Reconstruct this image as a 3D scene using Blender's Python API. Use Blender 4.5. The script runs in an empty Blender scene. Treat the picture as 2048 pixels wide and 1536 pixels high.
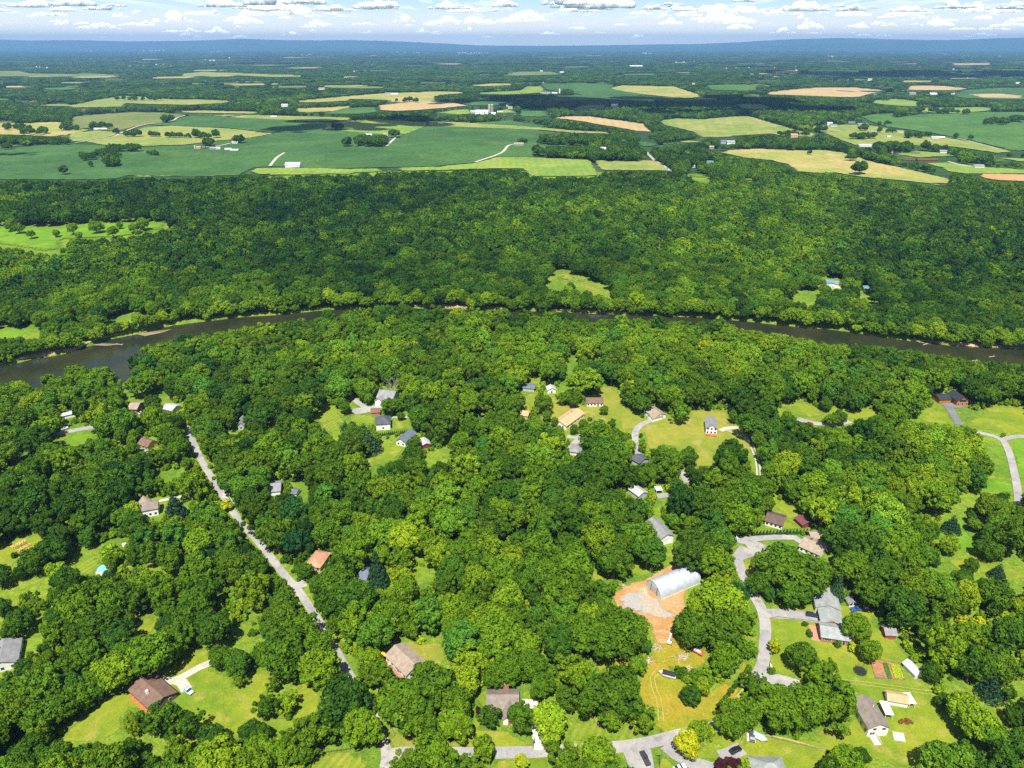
import bpy, bmesh, math, random
import numpy as np
from math import radians, sin, cos, tan, atan2, hypot, pi, sqrt
from mathutils import Vector
from mathutils.geometry import delaunay_2d_cdt

random.seed(7); RNG = np.random.default_rng(7)
S = bpy.context.scene
COL = S.collection

# ------------------------------------------------------------------ camera
CAM_Z, PITCH, FPX = 220.0, radians(25.6), 1420.0          # FPX: focal length in pixels of the 2048 wide photo
cam_d = bpy.data.cameras.new('camera'); cam = bpy.data.objects.new('camera', cam_d); COL.objects.link(cam)
cam.location = (0, 0, CAM_Z); cam.rotation_euler = (pi/2-PITCH, 0, 0)
cam_d.sensor_width = 36; cam_d.lens = 36*FPX/2048; cam_d.clip_start = 1; cam_d.clip_end = 200000
S.camera = cam
# ------------------------------------------------------------------ sun, sky, exposure
SUN_AZ, SUN_EL = radians(9), radians(62)                   # behind the camera, a little to its left
sun_dir = Vector((-sin(SUN_AZ)*cos(SUN_EL), -cos(SUN_AZ)*cos(SUN_EL), sin(SUN_EL)))
sun_d = bpy.data.lights.new('sun', 'SUN'); sun_d.energy = 5.0; sun_d.angle = radians(0.5); sun_d.color = (1, .95, .86)
sun = bpy.data.objects.new('sun', sun_d); COL.objects.link(sun)
sun.rotation_euler = (-sun_dir).to_track_quat('-Z', 'Y').to_euler()
sun.location = (0, -200, 600)
S.view_settings.view_transform = 'Standard'; S.view_settings.look = 'None'
S.view_settings.exposure = 0.62; S.view_settings.gamma = 1.0; S.view_settings.use_curve_mapping = False
cy = S.cycles
cy.max_bounces = 5; cy.diffuse_bounces = 2; cy.glossy_bounces = 2; cy.transmission_bounces = 2
cy.transparent_max_bounces = 12; cy.volume_bounces = 0
cy.use_denoising = False; cy.use_adaptive_sampling = True; cy.adaptive_threshold = 0.015
cy.caustics_reflective = False; cy.caustics_refractive = False
S.render.use_persistent_data = False

W = bpy.data.worlds.new('World'); S.world = W; W.use_nodes = True
def build_world():
    nt = W.node_tree; nt.nodes.clear(); N = nt.nodes.new; L = nt.links.new
    out = N('ShaderNodeOutputWorld'); bg = N('ShaderNodeBackground'); bg.inputs['Strength'].default_value = 0.065
    sky = N('ShaderNodeTexSky'); sky.sky_type = 'NISHITA'; sky.sun_disc = False
    sky.sun_elevation = SUN_EL; sky.sun_rotation = pi+SUN_AZ; sky.air_density = 1.0; sky.dust_density = 0.6; sky.ozone_density = 1.0
    sky.altitude = 200
    tc = N('ShaderNodeTexCoord'); sep = N('ShaderNodeSeparateXYZ'); L(tc.outputs['Generated'], sep.inputs[0])
    # a flat layer of small cumulus: direction over elevation gives the place on the cloud deck
    mx = N('ShaderNodeMath'); mx.operation = 'MAXIMUM'; mx.inputs[1].default_value = 0.004; L(sep.outputs['Z'], mx.inputs[0])
    add = N('ShaderNodeMath'); add.operation = 'ADD'; add.inputs[1].default_value = 0.018; L(mx.outputs[0], add.inputs[0])
    dx = N('ShaderNodeMath'); dx.operation = 'DIVIDE'; L(sep.outputs['X'], dx.inputs[0]); L(add.outputs[0], dx.inputs[1])
    dy = N('ShaderNodeMath'); dy.operation = 'DIVIDE'; L(sep.outputs['Y'], dy.inputs[0]); L(add.outputs[0], dy.inputs[1])
    cmb = N('ShaderNodeCombineXYZ'); L(dx.outputs[0], cmb.inputs[0]); L(dy.outputs[0], cmb.inputs[1])
    def cloud(shift):
        mp = N('ShaderNodeMapping'); mp.inputs['Scale'].default_value = (1.7, 0.2, 1); mp.inputs['Location'].default_value = (3.7, 1.3+shift, 0)
        L(cmb.outputs[0], mp.inputs[0])
        nz = N('ShaderNodeTexNoise'); nz.inputs['Scale'].default_value = 1.0; nz.inputs['Detail'].default_value = 6; nz.inputs['Roughness'].default_value = 0.5
        L(mp.outputs[0], nz.inputs[0]); return nz
    n1, n2 = cloud(0), cloud(-0.16)
    def ramp(src, a, b):
        r = N('ShaderNodeMapRange'); r.interpolation_type = 'SMOOTHSTEP'; r.inputs['From Min'].default_value = a; r.inputs['From Max'].default_value = b
        L(src, r.inputs['Value']); return r.outputs[0]
    dens = ramp(n1.outputs[0], .52, .60); lit = ramp(n2.outputs[0], .46, .70)
    # lower sky: pale haze
    hc = N('ShaderNodeMixRGB'); hc.inputs[1].default_value = (7.2, 10.2, 12.0, 1); hc.inputs[2].default_value = (15.5, 14.6, 12.5, 1); L(ramp(sep.outputs['Z'], .055, .006), hc.inputs[0])
    hz = N('ShaderNodeMixRGB'); L(hc.outputs[0], hz.inputs[2])
    hzf = ramp(sep.outputs['Z'], .2, .02); L(hzf, hz.inputs[0]); L(sky.outputs[0], hz.inputs[1])
    cc = N('ShaderNodeMixRGB'); cc.inputs[1].default_value = (18, 17.6, 17, 1); cc.inputs[2].default_value = (12, 13, 14.2, 1); L(lit, cc.inputs[0])
    fade = ramp(sep.outputs['Z'], .004, .03)
    m = N('ShaderNodeMath'); m.operation = 'MULTIPLY'; L(dens, m.inputs[0]); L(fade, m.inputs[1])
    m2 = N('ShaderNodeMath'); m2.operation = 'MULTIPLY'; m2.inputs[1].default_value = .4; L(m.outputs[0], m2.inputs[0])
    fin = N('ShaderNodeMixRGB'); L(m2.outputs[0], fin.inputs[0]); L(hz.outputs[0], fin.inputs[1]); L(cc.outputs[0], fin.inputs[2])
    L(fin.outputs[0], bg.inputs['Color']); L(bg.outputs[0], out.inputs['Surface'])
build_world()

# ------------------------------------------------------------------ pixel <-> ground
FWD = (0, cos(PITCH), -sin(PITCH)); UP = (0, sin(PITCH), cos(PITCH))
def ray(u, v):
    a = (u-1024)/FPX; b = -(v-768)/FPX
    return a, FWD[1]+b*UP[1], FWD[2]+b*UP[2]
def on_plane(u, v, z=0.0):
    a, b, c = ray(u, v)
    c = min(c, -0.002)
    t = (z-CAM_Z)/c
    return a*t, b*t
def project(x, y, z):
    dz = z-CAM_Z
    d = y*FWD[1]+dz*FWD[2]; h = y*UP[1]+dz*UP[2]
    return 1024+FPX*x/d, 768-FPX*h/d
def depth_of(x, y, z): return y*FWD[1]+(z-CAM_Z)*FWD[2]
def smooth(a, b, t):
    t = np.clip((t-a)/(b-a), 0, 1); return t*t*(3-2*t)
BANK_PX = [(-500, 800), (-250, 765), (0, 735), (60, 720), (110, 712), (160, 700), (190, 688), (240, 675), (300, 663), (340, 652), (400, 645), (480, 636), (560, 630),
           (640, 622), (700, 618), (760, 617), (900, 619), (1000, 622), (1100, 625), (1200, 629), (1300, 632), (1400, 636), (1500, 645), (1600, 655), (1700, 665),
           (1800, 680), (1900, 692), (2048, 700), (2300, 715), (2600, 725)]
WATER_Z = -3.0
_bk = sorted(on_plane(u, v, WATER_Z) for u, v in BANK_PX)
BX = np.array([p[0] for p in _bk]); BY = np.array([p[1] for p in _bk])
WX = np.array([-600, -400, -350, -320, -284, -262, -225, -150, 0, 250, 600]); WW = np.array([84, 88, 100, 122, 124, 88, 56, 46, 43, 50, 56.])
def river_d(x, y):
    fy = np.interp(x, BX, BY); ny = fy-np.interp(x, WX, WW)
    return np.minimum(y-ny, fy-y)
def H(x, y):
    d = river_d(x, y)
    z = -6.5*smooth(-7, 5, d)
    r = np.hypot(x, y)
    amp = smooth(760, 1700, y)*(1-.55*smooth(5000, 9000, r))
    z = z+amp*(3.4*np.sin(x/290+1.3+y/900)+3.0*np.sin(y/240+x/520+.6)+1.6*np.sin(x/130-y/170))
    z = z+5*smooth(660, 1000, y)*smooth(6000, 3500, r)
    return z
def G(u, v):
    z = 0.0
    for _ in range(8):
        x, y = on_plane(u, v, z); z = float(H(np.float64(x), np.float64(y)))
        if y < 1: break
    x, y = on_plane(u, v, z)
    return x, y, z

# ------------------------------------------------------------------ what the photo shows as open (nothing taller in front)
MS, MU0, MV0, MU1, MV1 = .5, -300, 0, 2348, 1800
OPEN = np.zeros((int((MV1-MV0)*MS), int((MU1-MU0)*MS)), bool)
def raster(poly, val=True):
    p = [((u-MU0)*MS, (v-MV0)*MS) for u, v in poly]
    x0 = max(0, int(min(q[0] for q in p))-1); x1 = min(OPEN.shape[1], int(max(q[0] for q in p))+2)
    y0 = max(0, int(min(q[1] for q in p))-1); y1 = min(OPEN.shape[0], int(max(q[1] for q in p))+2)
    if x1 <= x0 or y1 <= y0: return
    X, Y = np.meshgrid(np.arange(x0, x1)+.5, np.arange(y0, y1)+.5)
    ins = np.zeros(X.shape, bool)
    for (ax, ay), (bx, by) in zip(p, p[1:]+p[:1]):
        if ay == by: continue
        c = (ay > Y) != (by > Y)
        ins ^= c & (X < (bx-ax)*(Y-ay)/(by-ay)+ax)
    OPEN[y0:y1, x0:x1][ins] = val
def is_open(u, v, M=None):
    iu = ((np.asarray(u)-MU0)*MS).astype(int); iv = ((np.asarray(v)-MV0)*MS).astype(int)
    ok = (iu >= 0) & (iv >= 0) & (iu < OPEN.shape[1]) & (iv < OPEN.shape[0])
    return ok & (OPEN if M is None else M)[np.clip(iv, 0, OPEN.shape[0]-1), np.clip(iu, 0, OPEN.shape[1]-1)]

# ------------------------------------------------------------------ object helpers
def tag(o, label=None, cat=None, group=None, kind=None):
    if label: o['label'] = label
    if cat: o['category'] = cat
    if group: o['group'] = group
    if kind: o['kind'] = kind
    return o
def empty(name, loc, rz=0):
    o = bpy.data.objects.new(name, None); COL.objects.link(o); o.location = loc; o.rotation_euler = (0, 0, rz); o.empty_display_size = .5
    return o
def link(name, me, parent=None, loc=None):
    o = bpy.data.objects.new(name, me); COL.objects.link(o)
    if parent: o.parent = parent
    if loc: o.location = loc
    return o
def mesh_of(name, verts, faces, mats, mi=None, smooth_=False):
    me = bpy.data.meshes.new(name); me.from_pydata([tuple(map(float, v)) for v in verts], [], [tuple(map(int, f)) for f in faces])
    for m in (mats if isinstance(mats, (list, tuple)) else [mats]): me.materials.append(m)
    if mi is not None: me.polygons.foreach_set('material_index', np.asarray(mi, dtype=np.int32))
    if smooth_: me.polygons.foreach_set('use_smooth', np.ones(len(me.polygons), bool))
    me.update(); return me
class MB:
    def __init__(s): s.v = []; s.f = []
    def add(s, vs, fs):
        n = len(s.v); s.v += [tuple(v) for v in vs]; s.f += [tuple(n+i for i in f) for f in fs]; return s
    def box(s, x0, x1, y0, y1, z0, z1):
        return s.add([(x0, y0, z0), (x1, y0, z0), (x1, y1, z0), (x0, y1, z0), (x0, y0, z1), (x1, y0, z1), (x1, y1, z1), (x0, y1, z1)],
                     [(0, 3, 2, 1), (4, 5, 6, 7), (0, 1, 5, 4), (1, 2, 6, 5), (2, 3, 7, 6), (3, 0, 4, 7)])
    def prism(s, prof, axis, a, b):
        """profile in the plane across AXIS ('x': (y,z), 'y': (x,z)), extruded from a to b"""
        n = len(prof)
        P = (lambda p, t: (t, p[0], p[1])) if axis == 'x' else (lambda p, t: (p[0], t, p[1]))
        vs = [P(p, a) for p in prof]+[P(p, b) for p in prof]
        fs = [tuple(range(n)), tuple(range(2*n-1, n-1, -1))]+[(i, n+i, n+(i+1) % n, (i+1) % n) for i in range(n)]
        return s.add(vs, fs)
    def cyl(s, x, y, z0, z1, r0, r1=None, n=10, cap=True):
        r1 = r0 if r1 is None else r1
        vs = [(x+r0*cos(2*pi*i/n), y+r0*sin(2*pi*i/n), z0) for i in range(n)]+[(x+r1*cos(2*pi*i/n), y+r1*sin(2*pi*i/n), z1) for i in range(n)]
        fs = [(i, (i+1) % n, n+(i+1) % n, n+i) for i in range(n)]
        if cap: fs += [tuple(range(n-1, -1, -1)), tuple(range(n, 2*n))]
        return s.add(vs, fs)
    def tube(s, p, q, r0, r1=None, n=6):
        r1 = r0 if r1 is None else r1
        p, q = Vector(p), Vector(q); d = (q-p).normalized(); a = d.orthogonal().normalized(); b = d.cross(a)
        vs = [p+r0*(a*cos(2*pi*i/n)+b*sin(2*pi*i/n)) for i in range(n)]+[q+r1*(a*cos(2*pi*i/n)+b*sin(2*pi*i/n)) for i in range(n)]
        return s.add(vs, [(i, (i+1) % n, n+(i+1) % n, n+i) for i in range(n)]+[tuple(range(n-1, -1, -1)), tuple(range(n, 2*n))])
    def mesh(s, name, mat, fix=True):
        me = mesh_of(name, s.v, s.f, mat)
        if fix:
            bm = bmesh.new(); bm.from_mesh(me); bmesh.ops.recalc_face_normals(bm, faces=bm.faces); bm.to_mesh(me); bm.free()
        return me
    def put(s, name, mat, parent=None): return link(name, s.mesh(name, mat), parent)

# ------------------------------------------------------------------ materials
MATS = {}
def nodes(name):
    m = bpy.data.materials.new(name); m.use_nodes = True; nt = m.node_tree; nt.nodes.clear()
    return m, nt, nt.nodes.new, nt.links.new
def noise(nt, scale, detail=3, vec=None, rough=.55):
    n = nt.nodes.new('ShaderNodeTexNoise'); n.inputs['Scale'].default_value = scale; n.inputs['Detail'].default_value = detail; n.inputs['Roughness'].default_value = rough
    if vec is not None: nt.links.new(vec, n.inputs[0])
    return n.outputs[0]
def mrange(nt, src, a, b, c=0, d=1, sm=False):
    r = nt.nodes.new('ShaderNodeMapRange'); r.inputs['From Min'].default_value = a; r.inputs['From Max'].default_value = b
    r.inputs['To Min'].default_value = c; r.inputs['To Max'].default_value = d
    if sm: r.interpolation_type = 'SMOOTHSTEP'
    nt.links.new(src, r.inputs['Value']); return r.outputs[0]
def mixc(nt, f, a, b, mode='MIX'):
    m = nt.nodes.new('ShaderNodeMixRGB'); m.blend_type = mode
    for i, s in ((0, f), (1, a), (2, b)):
        if isinstance(s, (tuple, list)): m.inputs[i].default_value = (*s[:3], 1)
        elif isinstance(s, (int, float)): m.inputs[i].default_value = s
        else: nt.links.new(s, m.inputs[i])
    return m.outputs[0]
def math_(nt, op, a, b=0.0):
    m = nt.nodes.new('ShaderNodeMath'); m.operation = op
    for i, s in ((0, a), (1, b)):
        if isinstance(s, (int, float)): m.inputs[i].default_value = s
        else: nt.links.new(s, m.inputs[i])
    return m.outputs[0]
def plain(name, col, rough=.75, var=.25, scale=1.5, metal=0.0, spec=.3, bump=0):
    if name in MATS: return MATS[name]
    m, nt, N, L = nodes(name)
    out = N('ShaderNodeOutputMaterial'); p = N('ShaderNodeBsdfPrincipled'); L(p.outputs[0], out.inputs[0])
    p.inputs['Roughness'].default_value = rough; p.inputs['Metallic'].default_value = metal; p.inputs['Specular IOR Level'].default_value = spec
    tc = N('ShaderNodeTexCoord')
    f = mrange(nt, noise(nt, scale, 4, tc.outputs['Object']), .3, .7, 1-var, 1+var)
    L(mixc(nt, 1.0, col, f, 'MULTIPLY'), p.inputs['Base Color'])
    MATS[name] = m; return m
def roofing(name, col, ribs=False, rough=.85, metal=0.0):
    """shingle courses or standing ribs with weathered blotches"""
    key = 'roof_'+name
    if key in MATS: return MATS[key]
    m, nt, N, L = nodes(key)
    out = N('ShaderNodeOutputMaterial'); p = N('ShaderNodeBsdfPrincipled'); L(p.outputs[0], out.inputs[0])
    p.inputs['Roughness'].default_value = rough; p.inputs['Metallic'].default_value = metal; p.inputs['Specular IOR Level'].default_value = .25
    tc = N('ShaderNodeTexCoord')
    a = mrange(nt, noise(nt, .5, 4, tc.outputs['Object']), .3, .7, .78, 1.2)
    b = mrange(nt, noise(nt, 6, 2, tc.outputs['Object']), .3, .7, .85, 1.15)
    w = N('ShaderNodeTexWave'); w.wave_type = 'BANDS'; w.bands_direction = 'X' if ribs else 'Z'; w.inputs['Scale'].default_value = 1.0 if ribs else 1.6
    w.inputs['Distortion'].default_value = 0 if ribs else .4; L(tc.outputs['Object'], w.inputs[0])
    c = mrange(nt, w.outputs[1], 0, 1, .85, 1.08)
    L(mixc(nt, 1.0, mixc(nt, 1.0, mixc(nt, 1.0, col, a, 'MULTIPLY'), b, 'MULTIPLY'), c, 'MULTIPLY'), p.inputs['Base Color'])
    MATS[key] = m; return m
def ground_mat(name, c1, c2, c3=None, big=.02, mid=.15, fine=1.3, con=.25, stripes=None, soft=False, rough=.95, c3amt=.5):
    """two tones over large patches, a third in smaller spots, fine grain; stripes=(angle, metres, strength)"""
    m, nt, N, L = nodes(name)
    out = N('ShaderNodeOutputMaterial'); p = N('ShaderNodeBsdfPrincipled')
    p.inputs['Roughness'].default_value = rough; p.inputs['Specular IOR Level'].default_value = .08
    geo = N('ShaderNodeNewGeometry'); P = geo.outputs['Position']
    c = mixc(nt, mrange(nt, noise(nt, big, 4, P), .38, .62, 0, 1, True), c1, c2)
    if c3: c = mixc(nt, mrange(nt, noise(nt, mid, 4, P), .52, .7, 0, c3amt, True), c, c3)
    c = mixc(nt, 1.0, c, mrange(nt, noise(nt, mid*2.2, 3, P), .3, .7, 1-con*.6, 1+con*.6), 'MULTIPLY')
    c = mixc(nt, 1.0, c, mrange(nt, noise(nt, fine, 3, P), .3, .7, 1-con, 1+con), 'MULTIPLY')
    if stripes:
        ang, width, st = stripes
        mp = N('ShaderNodeMapping'); mp.inputs['Rotation'].default_value = (0, 0, ang); L(P, mp.inputs[0])
        w = N('ShaderNodeTexWave'); w.wave_type = 'BANDS'; w.bands_direction = 'X'; w.inputs['Scale'].default_value = 2*pi/20/width*1.0
        w.inputs['Distortion'].default_value = 1.2; w.inputs['Detail'].default_value = 1; w.inputs['Detail Scale'].default_value = .3
        L(mp.outputs[0], w.inputs[0])
        c = mixc(nt, 1.0, c, mrange(nt, w.outputs[1], 0, 1, 1-st, 1+st), 'MULTIPLY')
    L(c, p.inputs['Base Color'])
    if soft:
        at = N('ShaderNodeAttribute'); at.attribute_name = 'edge'
        n = noise(nt, .35 if soft is True else soft, 4, P, .65)
        s = math_(nt, 'ADD', at.outputs['Fac'], math_(nt, 'MULTIPLY', math_(nt, 'SUBTRACT', n, .5), .9 if soft is True else .35))
        a = mrange(nt, s, .06 if soft is True else 0., .22 if soft is True else .07, 0, 1, True)
        tr = N('ShaderNodeBsdfTransparent'); mx = N('ShaderNodeMixShader'); L(a, mx.inputs[0]); L(tr.outputs[0], mx.inputs[1]); L(p.outputs[0], mx.inputs[2])
        L(mx.outputs[0], out.inputs[0])
    else: L(p.outputs[0], out.inputs[0])
    MATS[name] = m; return m
GM = ground_mat
GM('undergrowth', (.1, .19, .018), (.17, .25, .022), (.25, .26, .04), big=.03, con=.35)
GM('plain_ground', (.025, .06, .02), (.035, .08, .022), (.1, .14, .045), big=.0016, mid=.004, fine=.05, con=.3, c3amt=.55)
GM('lawn', (.22, .262, .02), (.14, .22, .017), (.29, .27, .05), big=.05, mid=.13, fine=1.6, con=.2, c3amt=.8, soft=True)
GM('lawn_mown', (.21, .262, .023), (.16, .235, .02), (.27, .26, .05), big=.05, con=.16, stripes=(.5, 2.6, .12), soft=True)
GM('lawn_dry', (.26, .255, .036), (.18, .23, .025), (.35, .28, .08), big=.05, mid=.1, con=.18, c3amt=.8, soft=True)
GM('meadow_gold', (.24, .24, .018), (.31, .24, .024), (.15, .22, .017), big=.05, mid=.12, fine=1.2, con=.2, soft=True)
GM('meadow_green', (.15, .29, .017), (.11, .23, .015), (.22, .28, .034), big=.05, con=.18, soft=True)
GM('red_clay', (.44, .28, .13), (.42, .21, .07), (.38, .34, .19), big=.12, mid=.35, fine=2, con=.2, c3amt=.85, soft=True)
GM('bare_earth', (.5, .31, .15), (.46, .26, .1), (.4, .33, .1), big=.12, mid=.4, fine=2, con=.18, soft=True)
GM('crushed_stone', (.34, .34, .33), (.42, .34, .25), (.26, .28, .28), big=.14, mid=.4, fine=3, con=.2, soft=True)
GM('asphalt_old', (.3, .29, .285), (.38, .36, .335), (.22, .215, .21), big=.07, mid=.22, fine=2.5, con=.14, c3amt=.8)
GM('asphalt_dark', (.16, .165, .18), (.2, .2, .2), (.13, .13, .14), big=.08, mid=.3, fine=2.5, con=.1)
GM('gravel', (.44, .41, .35), (.5, .46, .38), (.34, .33, .28), big=.1, mid=.4, fine=2.5, con=.18)
GM('concrete', (.6, .57, .5), (.55, .53, .49), (.48, .46, .42), big=.1, mid=.4, fine=2, con=.08)
GM('track', (.38, .33, .1), (.34, .32, .07), (.42, .34, .15), big=.1, mid=.4, fine=2, con=.15)
GM('sand', (.46, .33, .2), (.38, .28, .15), (.25, .22, .1), big=.1, mid=.25, fine=1, con=.25, soft=True)
GM('sand_wet', (.3, .22, .13), (.2, .16, .09), (.12, .11, .06), big=.1, mid=.3, fine=1, con=.3)
GM('crop', (.058, .135, .034), (.042, .105, .028), (.088, .16, .04), big=.0035, mid=.009, fine=.12, con=.2, stripes=(.35, 14, .07), soft=.05)
GM('crop_light', (.075, .165, .034), (.055, .13, .03), (.105, .19, .042), big=.004, mid=.012, fine=.12, con=.17, soft=.05)
GM('hay', (.25, .27, .07), (.17, .24, .05), (.33, .29, .11), big=.005, mid=.012, fine=.1, con=.16, c3amt=.8, stripes=(.2, 30, .04), soft=.05)
GM('hay_green', (.2, .28, .045), (.15, .245, .04), (.28, .3, .07), big=.006, mid=.015, fine=.12, con=.16, c3amt=.8, stripes=(-.02, 13, .05), soft=.05)
GM('hay_gold', (.36, .3, .1), (.22, .28, .06), (.46, .32, .15), big=.006, mid=.011, fine=.1, con=.16, c3amt=.8, soft=.05)
GM('olive_pasture', (.13, .17, .045), (.17, .19, .06), (.2, .2, .07), big=.004, mid=.012, fine=.1, con=.15, stripes=(.9, 35, .06), soft=.05)
GM('stubble', (.46, .33, .16), (.4, .3, .14), (.35, .28, .12), big=.004, mid=.012, fine=.1, con=.1, stripes=(.1, 25, .04), soft=.05)
GM('red_field', (.48, .28, .12), (.42, .24, .11), big=.01, mid=.02, fine=.2, con=.1, soft=.05)
GM('woodland_floor_far', (.02, .055, .018), (.03, .07, .02), big=.003, mid=.01, fine=.1, con=.3)

def leaf_mat(name, ramp, rough=.6, warm=None):
    m, nt, N, L = nodes(name)
    out = N('ShaderNodeOutputMaterial')
    at = N('ShaderNodeAttribute'); at.attribute_type = 'INSTANCER'; at.attribute_name = 'tint'
    aw = N('ShaderNodeAttribute'); aw.attribute_type = 'INSTANCER'; aw.attribute_name = 'warm'
    tc = N('ShaderNodeTexCoord')
    f = math_(nt, 'ADD', at.outputs['Fac'], math_(nt, 'MULTIPLY', math_(nt, 'SUBTRACT', noise(nt, 1.8, 3, tc.outputs['Object']), .5), .55))
    r = N('ShaderNodeValToRGB'); L(f, r.inputs[0]); el = r.color_ramp.elements
    el[0].position, el[0].color = ramp[0][0], (*ramp[0][1], 1); el[1].position, el[1].color = ramp[-1][0], (*ramp[-1][1], 1)
    for pos, c in ramp[1:-1]:
        e = el.new(pos); e.color = (*c, 1)
    c = mixc(nt, math_(nt, 'MULTIPLY', aw.outputs['Fac'], .5), r.outputs[0], mixc(nt, 1.0, r.outputs[0], (1.5, .95, .9), 'MULTIPLY'))
    c = mixc(nt, math_(nt, 'MAXIMUM', math_(nt, 'MULTIPLY', aw.outputs['Fac'], -1.4), 0.0), c, mixc(nt, 1.0, c, (.62, .95, 2.6), 'MULTIPLY'))
    g = mrange(nt, noise(nt, 11, 2, tc.outputs['Object']), .3, .7, .7, 1.35)
    c = mixc(nt, 1.0, c, g, 'MULTIPLY')
    d = N('ShaderNodeBsdfDiffuse'); L(c, d.inputs['Color'])
    t = N('ShaderNodeBsdfTranslucent'); L(mixc(nt, 1.0, c, (1.1, 1.15, .5), 'MULTIPLY'), t.inputs['Color'])
    mx = N('ShaderNodeMixShader'); mx.inputs[0].default_value = .17; L(d.outputs[0], mx.inputs[1]); L(t.outputs[0], mx.inputs[2])
    L(mx.outputs[0], out.inputs[0]); MATS[name] = m; return m
LEAF = leaf_mat('broadleaf', [(0, (.015, .046, .01)), (.28, (.05, .12, .009)), (.52, (.12, .232, .01)), (.8, (.245, .38, .013)), (1, (.48, .5, .015))])
LEAF_PURPLE = leaf_mat('purple_leaf', [(0, (.05, .014, .02)), (1, (.09, .025, .03))])
NEEDLE = leaf_mat('needles', [(0, (.02, .055, .03)), (.5, (.045, .115, .045)), (1, (.13, .18, .035))])
BARK = plain('bark', (.16, .12, .085), .9, .3, 3)
DEADWOOD = plain('dead_wood', (.42, .36, .3), .9, .25, 3)

# ------------------------------------------------------------------ tree shapes (unit radius, 2.4 high)
def leaf_cloud(lobes, n, size, seed, jit=.65, core=True, low=-.55):
    g = np.random.default_rng(seed)
    C = np.array([l[:3] for l in lobes]); R = np.array([l[3] for l in lobes]); Q = np.array([l[4] if len(l) > 4 else 1. for l in lobes])
    w = R**2/np.sum(R**2); P = []; D = []
    for i in range(len(C)):
        k = max(8, int(n*w[i]*1.6)); d = g.normal(size=(k, 3)); d /= np.linalg.norm(d, axis=1)[:, None]
        q = d*np.array([1, 1, Q[i]])*R[i]*(1+g.uniform(-.16, .12, (k, 1)))+C[i]
        keep = d[:, 2] > low
        dist = np.linalg.norm((q[:, None, :]-C[None])/np.array([1, 1, 1.]), axis=2)
        ins = (dist < R[None]*.84); ins[:, i] = False
        keep &= ~ins.any(1)
        P.append(q[keep]); D.append(d[keep])
        if core:
            k2 = max(4, k//5); d2 = g.normal(size=(k2, 3)); d2 /= np.linalg.norm(d2, axis=1)[:, None]
            P.append(d2*R[i]*.72+C[i]); D.append(d2)
    P = np.concatenate(P); D = np.concatenate(D)
    nrm = D+g.normal(size=D.shape)*jit*.6; nrm /= np.linalg.norm(nrm, axis=1)[:, None]
    a = np.cross(nrm, g.normal(size=nrm.shape)); a /= np.linalg.norm(a, axis=1)[:, None]; b = np.cross(nrm, a)
    s = (size*g.uniform(.6, 1.35, len(P)))[:, None]; t = s*g.uniform(.55, .95, (len(P), 1))
    V = np.stack([P-a*s, P-b*t*.9+a*s*.1, P+a*s, P+b*t], 1).reshape(-1, 3)
    F = np.arange(len(P)*4).reshape(-1, 4)
    return V, F
def fast_mesh(name, V, F, mat):
    me = bpy.data.meshes.new(name); me.vertices.add(len(V)); me.vertices.foreach_set('co', V.astype(np.float32).ravel())
    me.loops.add(F.size); me.loops.foreach_set('vertex_index', F.astype(np.int32).ravel())
    me.polygons.add(len(F)); me.polygons.foreach_set('loop_start', np.arange(0, F.size, 4, dtype=np.int32)); me.polygons.foreach_set('loop_total', np.full(len(F), 4, np.int32))
    me.materials.append(mat); me.update(calc_edges=True); me.validate(); return me
def broad_lobes(seed, n=26, zc=1.45, hz=.9, rmin=.2, rmax=.4, spread=.78, lift=.0):
    g = random.Random(seed); L = [(0, 0, zc-.05, .52), (g.uniform(-.15, .15), g.uniform(-.15, .15), zc+.3, .4)]; p1, p2 = g.uniform(0, 6.28), g.uniform(0, 6.28)
    for i in range(n):
        t = (i+.5)/n; z = 1-1.75*t; a = i*2.39996+g.uniform(-.5, .5); rr = sqrt(max(0, 1-z*z*.85))
        r = g.uniform(rmin, rmax)*g.choice([.8, 1, 1, 1.12]); k = spread*g.uniform(.72, 1.14)*(1-r*.25)*(1+.16*sin(2*a+p1)+.12*sin(3*a+p2))
        L.append((k*rr*cos(a), k*rr*sin(a), zc+z*hz*.72*g.uniform(.72, 1.2)+.1*sin(a+p2)+lift, r))
    return L
def cone_lobes(seed, tiers=9, base=.12, top=2.35, wide=.8):
    g = random.Random(seed); L = []
    for i in range(tiers):
        t = i/(tiers-1); z = base+.2+(top-base-.25)*t; R = wide*(1-t)**.85+.06; k = max(3, int(9*(1-t)+2))
        for j in range(k):
            a = 2*pi*j/k+i*.7+g.uniform(-.2, .2); L.append((R*.72*cos(a), R*.72*sin(a), z-R*.12*g.uniform(.6, 1.4), R*.36+.05, .55))
        L.append((0, 0, z, R*.45+.04))
    return L
def trunk_mesh(name, seed, mat=BARK, top=1.5):
    g = random.Random(seed); m = MB(); m.cyl(0, 0, -.05, .55, .085, .06, 7); m.cyl(0, 0, .55, top, .06, .03, 6)
    for i in range(4):
        a = i*1.6+g.uniform(-.3, .3); m.tube((0, 0, .5+.13*i), (.55*cos(a), .55*sin(a), 1.05+.14*i), .04, .015, 5)
    return m.mesh(name, mat)
CROWN = {}
def proto(key, lobes, n, size, seed, mat=LEAF, **kw):
    V, F = leaf_cloud(lobes, n, size, seed, **kw); CROWN[key] = fast_mesh('crown_'+key, V, F, mat)
for i in range(3): proto('broad%d' % i, broad_lobes(10+i, 26+3*i), 3800, .074, 100+i)
for i in range(3, 6): proto('broad%d' % i, broad_lobes(10+i, 52+6*i, rmin=.13, rmax=.25, spread=.9), 4600, .066, 100+i)
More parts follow.
